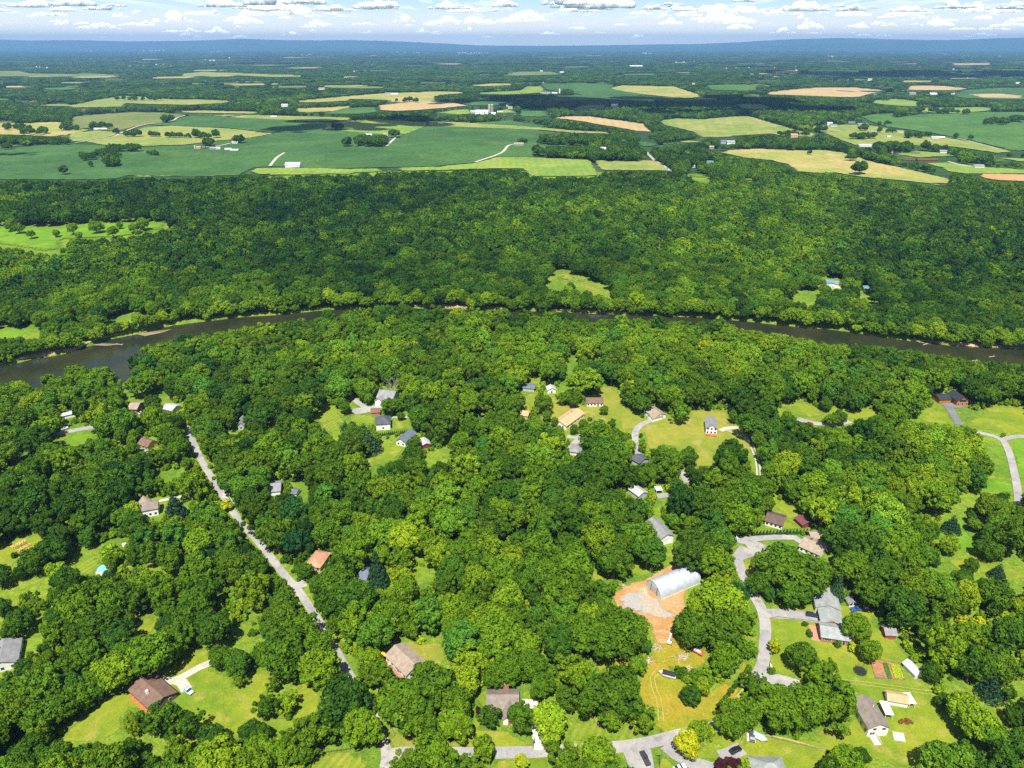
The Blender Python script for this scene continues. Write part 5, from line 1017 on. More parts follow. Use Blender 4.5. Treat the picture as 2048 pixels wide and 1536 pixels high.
# distant towns: pale specks past counting
def town():
    m = MB(); g = random.Random(5)
    for zf, x0, x1, y0, y1, n in ((FA, 90, 235, 262, 270, 9), (FA, 700, 1005, 262, 275, 40), (FA, 1120, 1255, 236, 244, 16), (FA, 840, 960, 180, 186, 10), (FA, 470, 560, 180, 185, 4), (FA, 1200, 1300, 188, 194, 8), (FA, 1760, 1825, 206, 212, 10), (FB, 715, 930, 180, 190, 34), (FB, 480, 570, 180, 187, 8),
                              (FB, 1730, 1785, 182, 188, 10), (FB, 350, 470, 178, 183, 6), (FC, 900, 940, 213, 217, 5), (FC, 1680, 1730, 214, 220, 6), (FC, 620, 690, 272, 278, 6), (FC, 90, 118, 246, 250, 3), (FC, 1870, 1910, 213, 219, 4), (FC, 590, 720, 312, 318, 7), (FB, 1870, 2020, 228, 236, 6), (FA, 150, 700, 240, 300, 24), (FB, 100, 900, 250, 340, 26), (FC, 200, 1900, 280, 370, 34), (FB, 1100, 2000, 300, 345, 16)):
        for _ in range(n):
            (u, v), = zf([(g.uniform(x0, x1), g.uniform(y0, y1))]); X, Y, z = G(u, v); d = depth_of(X, Y, z); w = g.uniform(1.2, 4.5)/FPX*d*.8; hh = g.uniform(.9, 1.6)/FPX*d*.9
            m.box(X-w/2, X+w/2, Y, Y+w*.5, z-1, z+min(hh+4, 26))
    o = m.put('distant_town', WHITE); tag(o, 'pale specks of distant towns and works under the mountains', 'town', kind='stuff')
town()
# ================================================================== VEHICLES AND YARD THINGS
TYRE = plain('tyre', (.02, .02, .02), .8); RIM = plain('rim', (.4, .4, .42), .4, .1, metal=.6); LAMP = plain('lamp_lens', (.7, .7, .65), .2)
PAINT = lambda k, c: plain('paint_'+k, c, .3, .04, spec=.5)
def place(name, label, cat, P, Q, group=None):
    """an Empty on the ground midway between pixels P (rear) and Q (front), facing Q along its x axis"""
    a, b = G(*P), G(*Q); e = empty(name, ((a[0]+b[0])/2, (a[1]+b[1])/2, .2), atan2(b[1]-a[1], b[0]-a[0])); return tag(e, label, cat, group)
def wheels(e, L, wd, r=.34):
    for sx in (-.31, .31):
        for sy in (-1, 1):
            n = 14; me = MB()
            me.add([(r*cos(2*pi*i/n), y, r*sin(2*pi*i/n)) for y in (-.11, .11) for i in range(n)], [(i, (i+1) % n, n+(i+1) % n, n+i) for i in range(n)]+[tuple(range(n)), tuple(range(2*n-1, n-1, -1))])
            w = me.put('wheel', TYRE, e); w.location = (sx*L, sy*(wd/2-.12), r)
            k = MB(); k.add([(.2*cos(2*pi*i/n), y, .2*sin(2*pi*i/n)) for y in (-.115, .115) for i in range(n)], [(i, (i+1) % n, n+(i+1) % n, n+i) for i in range(n)]+[tuple(range(n)), tuple(range(2*n-1, n-1, -1))]); k.put('rim', RIM, w)
def car(label, P, Q, col, kind='sedan', L=4.6, wd=1.85, cat='car'):
    e = place('parked_car' if kind != 'pickup' else 'pickup_truck', label, cat, P, Q); p = PAINT(*col)
    if kind == 'pickup':
        L = max(L, 5.6); body = [(-L/2, .45), (L/2, .45), (L/2, .95), (L*.45, 1.1), (L*.2, 1.18), (-L/2, 1.12)]
        cab = [(-L*.1, 1.1), (L*.2, 1.15), (L*.1, 1.75), (-.06*L, 1.78)]
    elif kind == 'suv':
        body = [(-L/2, .4), (L/2, .4), (L/2, .85), (L*.42, 1.05), (L*.2, 1.1), (-L/2, 1.1)]; cab = [(-L*.47, 1.08), (L*.2, 1.08), (L*.07, 1.65), (-L*.4, 1.68)]
    else:
        body = [(-L/2, .35), (L/2, .35), (L/2, .7), (L*.43, .85), (L*.2, .93), (-L*.33, .95), (-L/2, .85)]; cab = [(-L*.36, .92), (L*.2, .92), (L*.05, 1.4), (-L*.2, 1.42)]
    b = MB().prism(body, 'y', -wd/2, wd/2).put('body', p, e); md = b.modifiers.new('bevel', 'BEVEL'); md.width = .09; md.segments = 2
    MB().prism(cab, 'y', -wd/2+.12, wd/2-.12).put('window', GLASS, e)
    x0, z0 = cab[3]; x1, z1 = cab[2]
    MB().prism([(x0+.05, z0-.02), (x1-.05, z1-.02), (x1-.1, z1+.05), (x0+.1, z0+.05)], 'y', -wd/2+.17, wd/2-.17).put('roof', p, e)
    for s in (-1, 1): MB().box(L/2-.02, L/2+.03, s*wd*.36-.2, s*wd*.36+.2, .62, .8).put('headlight', LAMP, e)
    if kind == 'pickup': MB().box(-L/2+.1, -L*.12, -wd/2+.12, wd/2-.12, 1.121, 1.16).put('bed', plain('bed_liner', (.05, .05, .05)), e)
    wheels(e, L, wd); LAND.append((label.split(' parked')[0].split(' on ')[0] if len(label.split()) < 5 else col[0].replace('_', ' ')+' '+('pickup' if kind == 'pickup' else 'car'), e.location.x, e.location.y)); return e
car('light blue car parked on the grass beside the brown ranch house', (372, 1381), (382, 1388), ('light_blue', (.45, .6, .75)), 'sedan')
car('dark navy car on the paved drive of the brick house', (1614, 1231), (1631, 1234), ('navy', (.02, .03, .09)), 'suv')
car('bright blue pickup on the lawn behind the brick house', (1723, 1220), (1704, 1222), ('bright_blue', (.02, .1, .4)), 'pickup')
car('dark pickup with a loaded bed on the roadside parking pad', (1296, 1532), (1284, 1508), ('charcoal', (.04, .045, .06)), 'pickup')
car('black car on the drive behind purple plum trees', (1462, 1508), (1479, 1499), ('black', (.015, .015, .018)), 'suv')
car('grey car on a square concrete pad next to a boat trailer', (1504, 1482), (1503, 1470), ('steel_grey', (.08, .09, .1)), 'sedan', 4.4)
car('red pickup at the edge of the gravel drive under trees', (1610, 850), (1624, 849), ('red', (.55, .02, .02)), 'pickup')
car('white car under trees on the drive of the riverside trailer home', (122, 861), (136, 857), ('white', (.8, .8, .8)), 'suv')
car('white car beside the weathered riverside house', (279, 829), (289, 826), ('pearl', (.75, .76, .78)), 'sedan')
car('pale blue car cut by the bottom edge near the utility pole', (1352, 1541), (1366, 1536), ('pale_blue', (.5, .62, .75)), 'sedan')
car('blue car under trees at the yellow cottage', (281, 903), (292, 905), ('mid_blue', (.25, .42, .7)), 'suv')
car('dark car in the shade along the two track drive', (1492, 882), (1500, 888), ('dusk', (.03, .05, .1)), 'sedan')
def boat(label, P, Q, cover, hull, L=6.5, wd=2.4):
    e = place('boat_trailer', label, 'boat', P, Q)
    MB().box(-L/2-.6, L/2+.6, -.1, .1, .4, .5).box(-L*.3, L*.3, -wd/2+.1, wd/2-.1, .42, .5).put('frame', RIM, e)
    MB().add([(-L/2, -wd/2, .5), (L*.25, -wd/2, .5), (L/2, 0, .6), (L*.25, wd/2, .5), (-L/2, wd/2, .5), (-L/2, -wd/2, 1.15), (L*.25, -wd/2, 1.15), (L/2+.2, 0, 1.25), (L*.25, wd/2, 1.15), (-L/2, wd/2, 1.15)],
             [(4, 3, 2, 1, 0), (5, 6, 7, 8, 9), (0, 1, 6, 5), (1, 2, 7, 6), (2, 3, 8, 7), (3, 4, 9, 8), (4, 0, 5, 9)]).put('hull', plain('hull_'+hull[0], hull[1], .35), e)
    b = MB().prism([(-wd*.46, 1.16), (wd*.46, 1.16), (wd*.4, 1.7), (wd*.1, 1.95), (-wd*.1, 1.95), (-wd*.4, 1.7)], 'x', -L*.45, L*.3).put('cover', plain('cover_'+cover[0], cover[1], .8), e)
    wheels(e, L*.45, wd, .32); LAND.append((cover[0]+' covered boat', e.location.x, e.location.y))
boat('black covered pontoon boat on a trailer in the golden meadow', (1344, 1354), (1325, 1349), ('black', (.03, .03, .035)), ('white', (.7, .68, .68)))
boat('small white and blue boat on a trailer beside the concrete pad', (1513, 1475), (1525, 1481), ('blue', (.45, .6, .8)), ('pale', (.78, .8, .82)), 4.6, 1.9)
e = place('utility_trailer', 'flat utility trailer with a pale load hitched behind the bright blue pickup', 'trailer', (1737, 1219), (1725, 1220))
MB().box(-1.6, 1.6, -.9, .9, .5, .6).box(-1.6, 1.6, -.95, -.87, .6, .9).box(-1.6, 1.6, .87, .95, .6, .9).box(1.6, 2.9, -.06, .06, .5, .6).put('bed', DARK, e); MB().box(-1.2, 1.1, -.7, .7, .61, .8).put('load', plain('load_pale', (.6, .52, .4), .9, .3), e); wheels(e, 1.2, 2.0, .3)
def tractor(label, P, Q, col, cat='tractor', name='lawn_tractor', sc=1.0):
    e = place(name, label, cat, P, Q); p = PAINT(*col)
    b = MB().box(.1*sc, 1.3*sc, -.4*sc, .4*sc, .5*sc, 1.1*sc).box(-1.0*sc, .1*sc, -.55*sc, .55*sc, .5*sc, .75*sc).put('body', p, e); MB().box(-.7*sc, -.2*sc, -.3*sc, .3*sc, .75*sc, .95*sc).box(-.78*sc, -.68*sc, -.3*sc, .3*sc, .9*sc, 1.4*sc).put('seat', DARK, e)
    MB().tube((.1*sc, 0, 1.05*sc), (-.15*sc, 0, 1.35*sc), .03*sc).put('steering_column', DARK, e); wheels(e, 2.4*sc, 1.6*sc, .42*sc); return e
tractor('red ride-on mower on the strip above the paved drive', (1671, 1211), (1674, 1217), ('mower_red', (.4, .06, .03)), 'mower')
tractor('black tractor among brush on the bare clay yard', (1377, 1295), (1385, 1301), ('tractor_black', (.03, .03, .035)), sc=1.3)
e = place('hay_wagon', 'orange farm wagon heaped with pale scrap beside the black tractor', 'wagon', (1388, 1302), (1403, 1311)); MB().box(-2.4, 2.4, -.95, .95, .6, .75).box(-2.4, 2.4, -1.0, -.93, .75, 1.1).box(-2.4, 2.4, .93, 1.0, .75, 1.1).put('bed', plain('wagon_orange', (.55, .12, .04), .7), e)
MB().box(-1.6, 1.2, -.6, .5, .76, 1.25).put('load', plain('scrap', (.6, .56, .5), .9, .4, 4), e); wheels(e, 4, 2.1, .4)
e = place('excavator', 'small white excavator with a raised boom on the clay track', 'excavator', (1337, 1294), (1341, 1280))
for s in (-1, 1): MB().box(-1.1, 1.1, s*.75-.2, s*.75+.2, 0, .55).put('crawler_track', DARK, e)
MB().box(-1.1, .5, -.8, .8, .6, 1.3).put('body', WHITE, e); c_ = MB().box(-.3, .6, -.75, .05, 1.3, 2.2).put('cab', plain('cab_grey', (.2, .22, .25), .3), e)
MB().tube((.4, .35, 1.2), (2.3, .35, 2.7), .16).tube((2.3, .35, 2.7), (3.9, .35, 1.3), .13).put('boom', WHITE, e); MB().prism([(3.6, .9), (4.2, 1.4), (4.3, .7), (3.8, .4)], 'y', .0, .7).put('bucket', RIM, e)
def heap(label, P, spread, n, seed, name='debris_pile', cat='debris', cols=(.55, .45, .38)):
    x, y, z = G(*P); g = random.Random(seed); m = MB()
    for _ in range(n):
        a = g.uniform(0, pi); l = g.uniform(.35, 1.1)*min(1, spread/1.4); px, py = g.gauss(0, spread*.75), g.gauss(0, spread*.55); zz = .15+abs(g.gauss(0, .3)); m.tube((px-l*cos(a), py-l*sin(a), zz), (px+l*cos(a), py+l*sin(a), zz+g.uniform(-.1, .4)), g.uniform(.05, .12), None, 4)
    o = m.put(name, plain(name+'_%g_%g' % cols[:2], cols, .9, .4, 2)); o.location = (x, y, z); tag(o, label, cat); return o
heap('heap of grey brush and planks under the tree edge by the clay', (1311, 1297), 1.5, 26, 1); heap('largest heap of broken boards in the middle of the clay yard', (1367, 1316), 2.0, 40, 2); heap('flat heap of pale branches at the meadow corner', (1300, 1324), 1.3, 18, 3)
heap('scattered lumber beside the open end of the steel barn', (1287, 1182), 1.6, 22, 4, cols=(.7, .62, .45)); heap('grey stone and timber heap at the gravel pad corner', (1262, 1221), 1.7, 26, 5, cols=(.45, .43, .42)); heap('small heap of boards among shrubs below the clay yard', (1378, 1338), 1.2, 14, 6)
heap('pale timber heap on the grass strip behind the steel barn', (1247, 1170), 1.2, 10, 7, cols=(.68, .64, .58)); heap('brush heap beside the red shed in tall weeds', (1806, 1279), 1.2, 18, 8); DRY_XY = (1809, 1446)
def trampoline():
    x, y, z = G(1720, 1345); e = empty('trampoline', (x, y, .15)); tag(e, 'round black trampoline with a net on the lawn', 'trampoline'); r = 2.2
    MB().cyl(0, 0, .86, .9, r*.88, n=28).put('mat', plain('black_mat', (.02, .022, .025), .8), e); m = MB(); n = 28
    for i in range(n): a, b = 2*pi*i/n, 2*pi*(i+1)/n; m.tube((r*cos(a), r*sin(a), .9), (r*cos(b), r*sin(b), .9), .14, None, 5)
    m.put('rim', plain('pad', (.05, .05, .06), .7), e)
    for i in range(8): a = 2*pi*i/8; MB().tube((r*cos(a), r*sin(a), 0), (r*1.03*cos(a), r*1.03*sin(a), 2.6), .05).put('net_post', DARK, e)
    m = MB()
    for i in range(56):
        a = 2*pi*i/56; m.tube((r*cos(a), r*sin(a), .95), (r*1.02*cos(a), r*1.02*sin(a), 2.5), .012, None, 3)
    m.put('net', DARK, e); LAND.append(('trampoline', x, y))
trampoline()
def pool():
    x, y, z = G(207, 1141); e = empty('swimming_pool', (x, y, .1)); tag(e, 'round above ground pool with pale blue water on the mown glade', 'pool')
    MB().cyl(0, 0, 0, 1.2, 2.6, 2.7, 24, False).put('wall', WHITE, e); MB().cyl(0, 0, .9, 1.02, 2.58, n=24).put('water', plain('pool_water', (.2, .62, .7), .1, .1), e)
    MB().cyl(.3, -.4, 0, .08, 3.3, n=20).put('base', MATS['sand'] and plain('pool_sand', (.55, .42, .28), .9), e); MB().box(2.5, 2.62, -.4, -.32, 0, 2.0).box(2.5, 2.62, .32, .4, 0, 2.0).put('ladder', RIM, e); LAND.append(('round pool', x, y))
pool()
x, y, z = G(249, 1092); e = empty('water_tank', (x, y, .1)); tag(e, 'small white tank at the edge of the pool glade', 'tank'); MB().cyl(0, 0, 0, 1.3, .9, n=16).cyl(0, 0, 1.3, 1.6, .9, .25, 16).put('tank', WHITE, e); MB().cyl(0, 0, 1.6, 1.75, .22, n=10).put('lid', DARK, e)
def garden(name, label, corners, beds, post=True):
    P = [G(*c) for c in corners]; cx, cy_ = sum(p[0] for p in P)/4, sum(p[1] for p in P)/4; e = empty(name, (cx, cy_, 0)); tag(e, label, 'garden')
    def at(s, t): a = [P[0][i]*(1-s)+P[1][i]*s for i in (0, 1)]; b = [P[3][i]*(1-s)+P[2][i]*s for i in (0, 1)]; return a[0]*(1-t)+b[0]*t-cx, a[1]*(1-t)+b[1]*t-cy_
    q = [at(0, 0), at(1, 0), at(1, 1), at(0, 1)]; V = [(*p, .05) for p in q]+[(*p, .16) for p in q]
    MB().add(V, [(0, 3, 2, 1), (4, 5, 6, 7), (0, 1, 5, 4), (1, 2, 6, 5), (2, 3, 7, 6), (3, 0, 4, 7)]).put('soil_bed', plain('garden_soil', (.36, .17, .08), .95, .35, 1.2), e)
    g = random.Random(3)
    for nm, s0, s1, t0, t1, col, k in beds:
        v = []; f = []
        for _ in range(k):
            s, t = g.uniform(s0, s1), g.uniform(t0, t1); x, y = at(s, t); r = g.uniform(.16, .34); a = g.uniform(0, pi); b = len(v); hh = g.uniform(.3, .7)
            v += [(x+r*cos(a), y+r*sin(a), .2), (x-r*sin(a), y+r*cos(a), .15+hh), (x-r*cos(a), y-r*sin(a), .2), (x+r*sin(a), y-r*cos(a), .15+hh*.8)]; f.append((b, b+1, b+2, b+3))
        link(nm, mesh_of(nm, v, f, plain('veg_'+nm, col, .8, .3, 3)), e)
    if post:
        m = MB()
        for a, b in ((0, 1), (1, 2), (2, 3), (3, 0)):
            for hh in (.5, 1.1): m.tube((*q[a], hh), (*q[b], hh), .035, None, 4)
        m.put('rails', plain('fence_wood', (.3, .26, .2), .9), e)
        for a, b in ((0, 1), (1, 2), (2, 3), (3, 0)):
            for k in range(4): t = k/4; MB().cyl(q[a][0]*(1-t)+q[b][0]*t, q[a][1]*(1-t)+q[b][1]*t, 0, 1.4, .07, n=6).put('post', plain('fence_wood', (.3, .26, .2), .9), e)
    LAND.append(('vegetable garden' if post else 'yellow garden plot', cx, cy_))
garden('vegetable_garden', 'fenced vegetable garden with bare red soil and bright green rows', Z8([(1030, 678), (1232, 690), (1192, 575), (990, 545)]), [('dark_green_row', .43, .58, .05, .9, (.06, .2, .02), 420), ('yellow_green_row', .68, .98, .05, .88, (.35, .42, .02), 900), ('weeds', .05, .36, 0, .18, (.3, .26, .14), 160)])
garden('garden_plot', 'orange and yellow garden plot cut into the lawn beside the dark wood', Z1([(165, 830), (260, 780), (205, 735), (85, 795)]), [('flower_row', .0, 1, .02, .28, (.55, .4, .12), 260), ('yellow_row', 0, 1, .68, .98, (.62, .42, .12), 260), ('green_row', .05, .95, .4, .6, (.2, .3, .04), 200)], False)
def pole(label, P, hgt, arm=True, lamp=False):
    x, y, z = G(*P); e = empty('utility_pole', (x, y, z)); tag(e, label, 'utility pole'); MB().cyl(0, 0, -.3, hgt, .16, .1, 8).put('post', plain('pole_wood', (.25, .2, .16), .9), e)
    if arm: MB().box(-1.1, 1.1, -.06, .06, hgt-.8, hgt-.66).put('crossarm', plain('pole_wood', (.25, .2, .16), .9), e)
    if arm:
        for s in (-.95, .95): MB().cyl(s, 0, hgt-.655, hgt-.42, .06, .03, 6).put('insulator', WHITE, e)
    if lamp: MB().box(-.15, .15, -1.3, -.05, hgt-.5, hgt-.4).box(-.25, .25, -1.9, -1.2, hgt-.62, hgt-.42).put('lamp_head', WHITE, e)
    raster([project(x-.5, y, z), project(x+.5, y, z), project(x+.5, y, z+hgt), project(x-.5, y, z+hgt)])
pole('wooden utility pole with crossarm by the roadside parking pad', (1319, 1536), 9.5); pole('utility pole with a white lamp by the gabled porch house drive', (1066, 1496), 7.5, False, True)
pole('lamp pole beside the village road at the brick house lawn', (1536, 1345), 5.5, False, True); pole('thin pole at the top border of the hillside lawn', (1444, 820), 8.5, True); pole('pole hidden to its arm in round trees on the hillside', (1261, 800), 8.5, True)
pole('utility pole between the light green trees and the boat trailer', (1509, 1456), 8, True); pole('utility pole above the paved drive near the turning circle', (1471, 1084), 4, False, True); pole('pole on the open hillside beside the orange roof house', (1187, 843), 6, False)
def fence(label, pts, hgt=1.1, gap=3.2, rails=2, col=(.35, .3, .22), name='post_and_rail_fence'):
    w = spline([G(u, v)[:2] for u, v in pts], gap); x0, y0 = w[0]; e = empty(name, (x0, y0, 0)); tag(e, label, 'fence'); mt = plain('fence_'+str(col[0]), col, .9)
    m = MB()
    for a, b in zip(w, w[1:]):
        for k in range(rails): zz = hgt*(k+1)/rails-.08; m.tube((a.x-x0, a.y-y0, zz), (b.x-x0, b.y-y0, zz), .05, None, 4)
    m.put('rails', mt, e)
    for p in w[:60]: MB().box(p.x-x0-.08, p.x-x0+.08, p.y-y0-.08, p.y-y0+.08, -.1, hgt+.1).put('post', mt, e)
    return e
fence('dark rail fence along the lawn at the bottom edge by bare earth', Z4([(740, 1345), (870, 1330), (1030, 1308)]), col=(.16, .13, .1)); fence('wire and post fence below the white gable house', Z8([(215, 1062), (330, 1088), (480, 1125), (620, 1155), (720, 1178)]), gap=4.5)
fence('low wall fence in front of the gabled porch house', Z4([(1490, 1242), (1640, 1246), (1830, 1250), (2048, 1250)]), .8, col=(.4, .25, .17)); fence('old fence from the roadside pole to the junction', Z4([(1230, 885), (1290, 1000), (1350, 1110), (1390, 1200)]), col=(.3, .22, .15))
fence('white rail fence along the country road beside the grey house', Z3([(40, 430), (85, 500), (135, 580)]), col=(.75, .75, .72)); fence('dark fence around the junction of the drive and the brick house lawn', Z7([(570, 1220), (640, 1208), (840, 1232), (960, 1245)]), .7, col=(.2, .22, .15)); fence('rail fence between the hedged house and the maroon shed', Z7([(695, 400), (760, 405), (825, 412)]), col=(.3, .26, .2)); fence('grey fence under the lawn of the big white house', N5([(530, 1130), (600, 1100), (700, 1072), (760, 1062)]), col=(.3, .3, .26)); fence('short fence by the light green trees and concrete pad', Z(1300, 1400, 6.827, [(1225, 630), (1255, 560), (1275, 460), (1320, 430)]), col=(.34, .24, .16))
fence('dark fence under trees at the bottom of the ranch lawn', Z4([(40, 1395), (110, 1388), (200, 1385)]), col=(.15, .14, .1))
for (P, Q, lab) in (((1846, 690), (1868, 684), 'pale driftwood log lying on the far bank sandbar'), ((1940, 722), (1958, 721), 'drifted log floating in the open river'), ((1978, 714), (1990, 713), 'thin pale snag breaking the water near the far bank'), ((232, 688), (246, 690), 'pale log stranded at the river bend rapids')):
    a, b = on_plane(*P, WATER_Z), on_plane(*Q, WATER_Z); m = MB().tube((0, 0, .1), (b[0]-a[0], b[1]-a[1], .25), .35, .2, 7).tube(((b[0]-a[0])*.7, (b[1]-a[1])*.7, .2), ((b[0]-a[0])*.8+1, (b[1]-a[1])*.8+2, 1.0), .12, .05, 5); o = m.put('driftwood_log', DEADWOOD); o.location = (a[0], a[1], WATER_Z); tag(o, lab, 'log')
# ================================================================== TREES
KIND = {'b': ('broadleaf_tree', 'tree', ['broad%d' % i for i in range(6)]), 'o': ('broadleaf_tree', 'tree', ['oval%d' % i for i in range(3)]), 'p': ('broadleaf_tree', 'tree', ['open0', 'open1']),
        's': ('spruce_tree', 'tree', ['spruce']), 'c': ('cedar_tree', 'tree', ['cedar']), 'y': ('hedge_conifer', 'hedge conifer', ['cypress']), 'm': ('plum_tree', 'tree', ['plum']), 'u': ('shrub', 'shrub', ['bush0', 'bush1'])}
TREES = []          # dicts: x y r h tint warm kind
def solve_tree(cu, cv, rpx, kind):
    zc = 5.0
    for _ in range(6):
        x, y = on_plane(cu, cv, zc); d = depth_of(x, y, zc); r = rpx/FPX*d
        h = {'b': 2.0*r+1.5, 'o': 2.5*r+1, 'p': 2.1*r+1.5, 's': 4.2*r, 'c': 2.1*r+.6, 'y': 3.4*r, 'm': 2.0*r+1, 'u': 1.8*r}[kind]
        h = min(h, 19.5); zc = h*(.6 if kind in 'bopm' else .45)
    z0 = float(H(np.float64(x), np.float64(y)))
    return x, y, z0, r, h
def T(cu, cv, rpx, tint, kind='b', warm=None):
    x, y, z, r, h = solve_tree(cu, cv, rpx*1.04, kind)
    TREES.append(dict(x=x, y=y, z=z, r=r, h=h, tint=tint+.055*(kind in 'bop'), warm=random.uniform(-.2, .3) if warm is None else warm, kind=kind, forced=True))
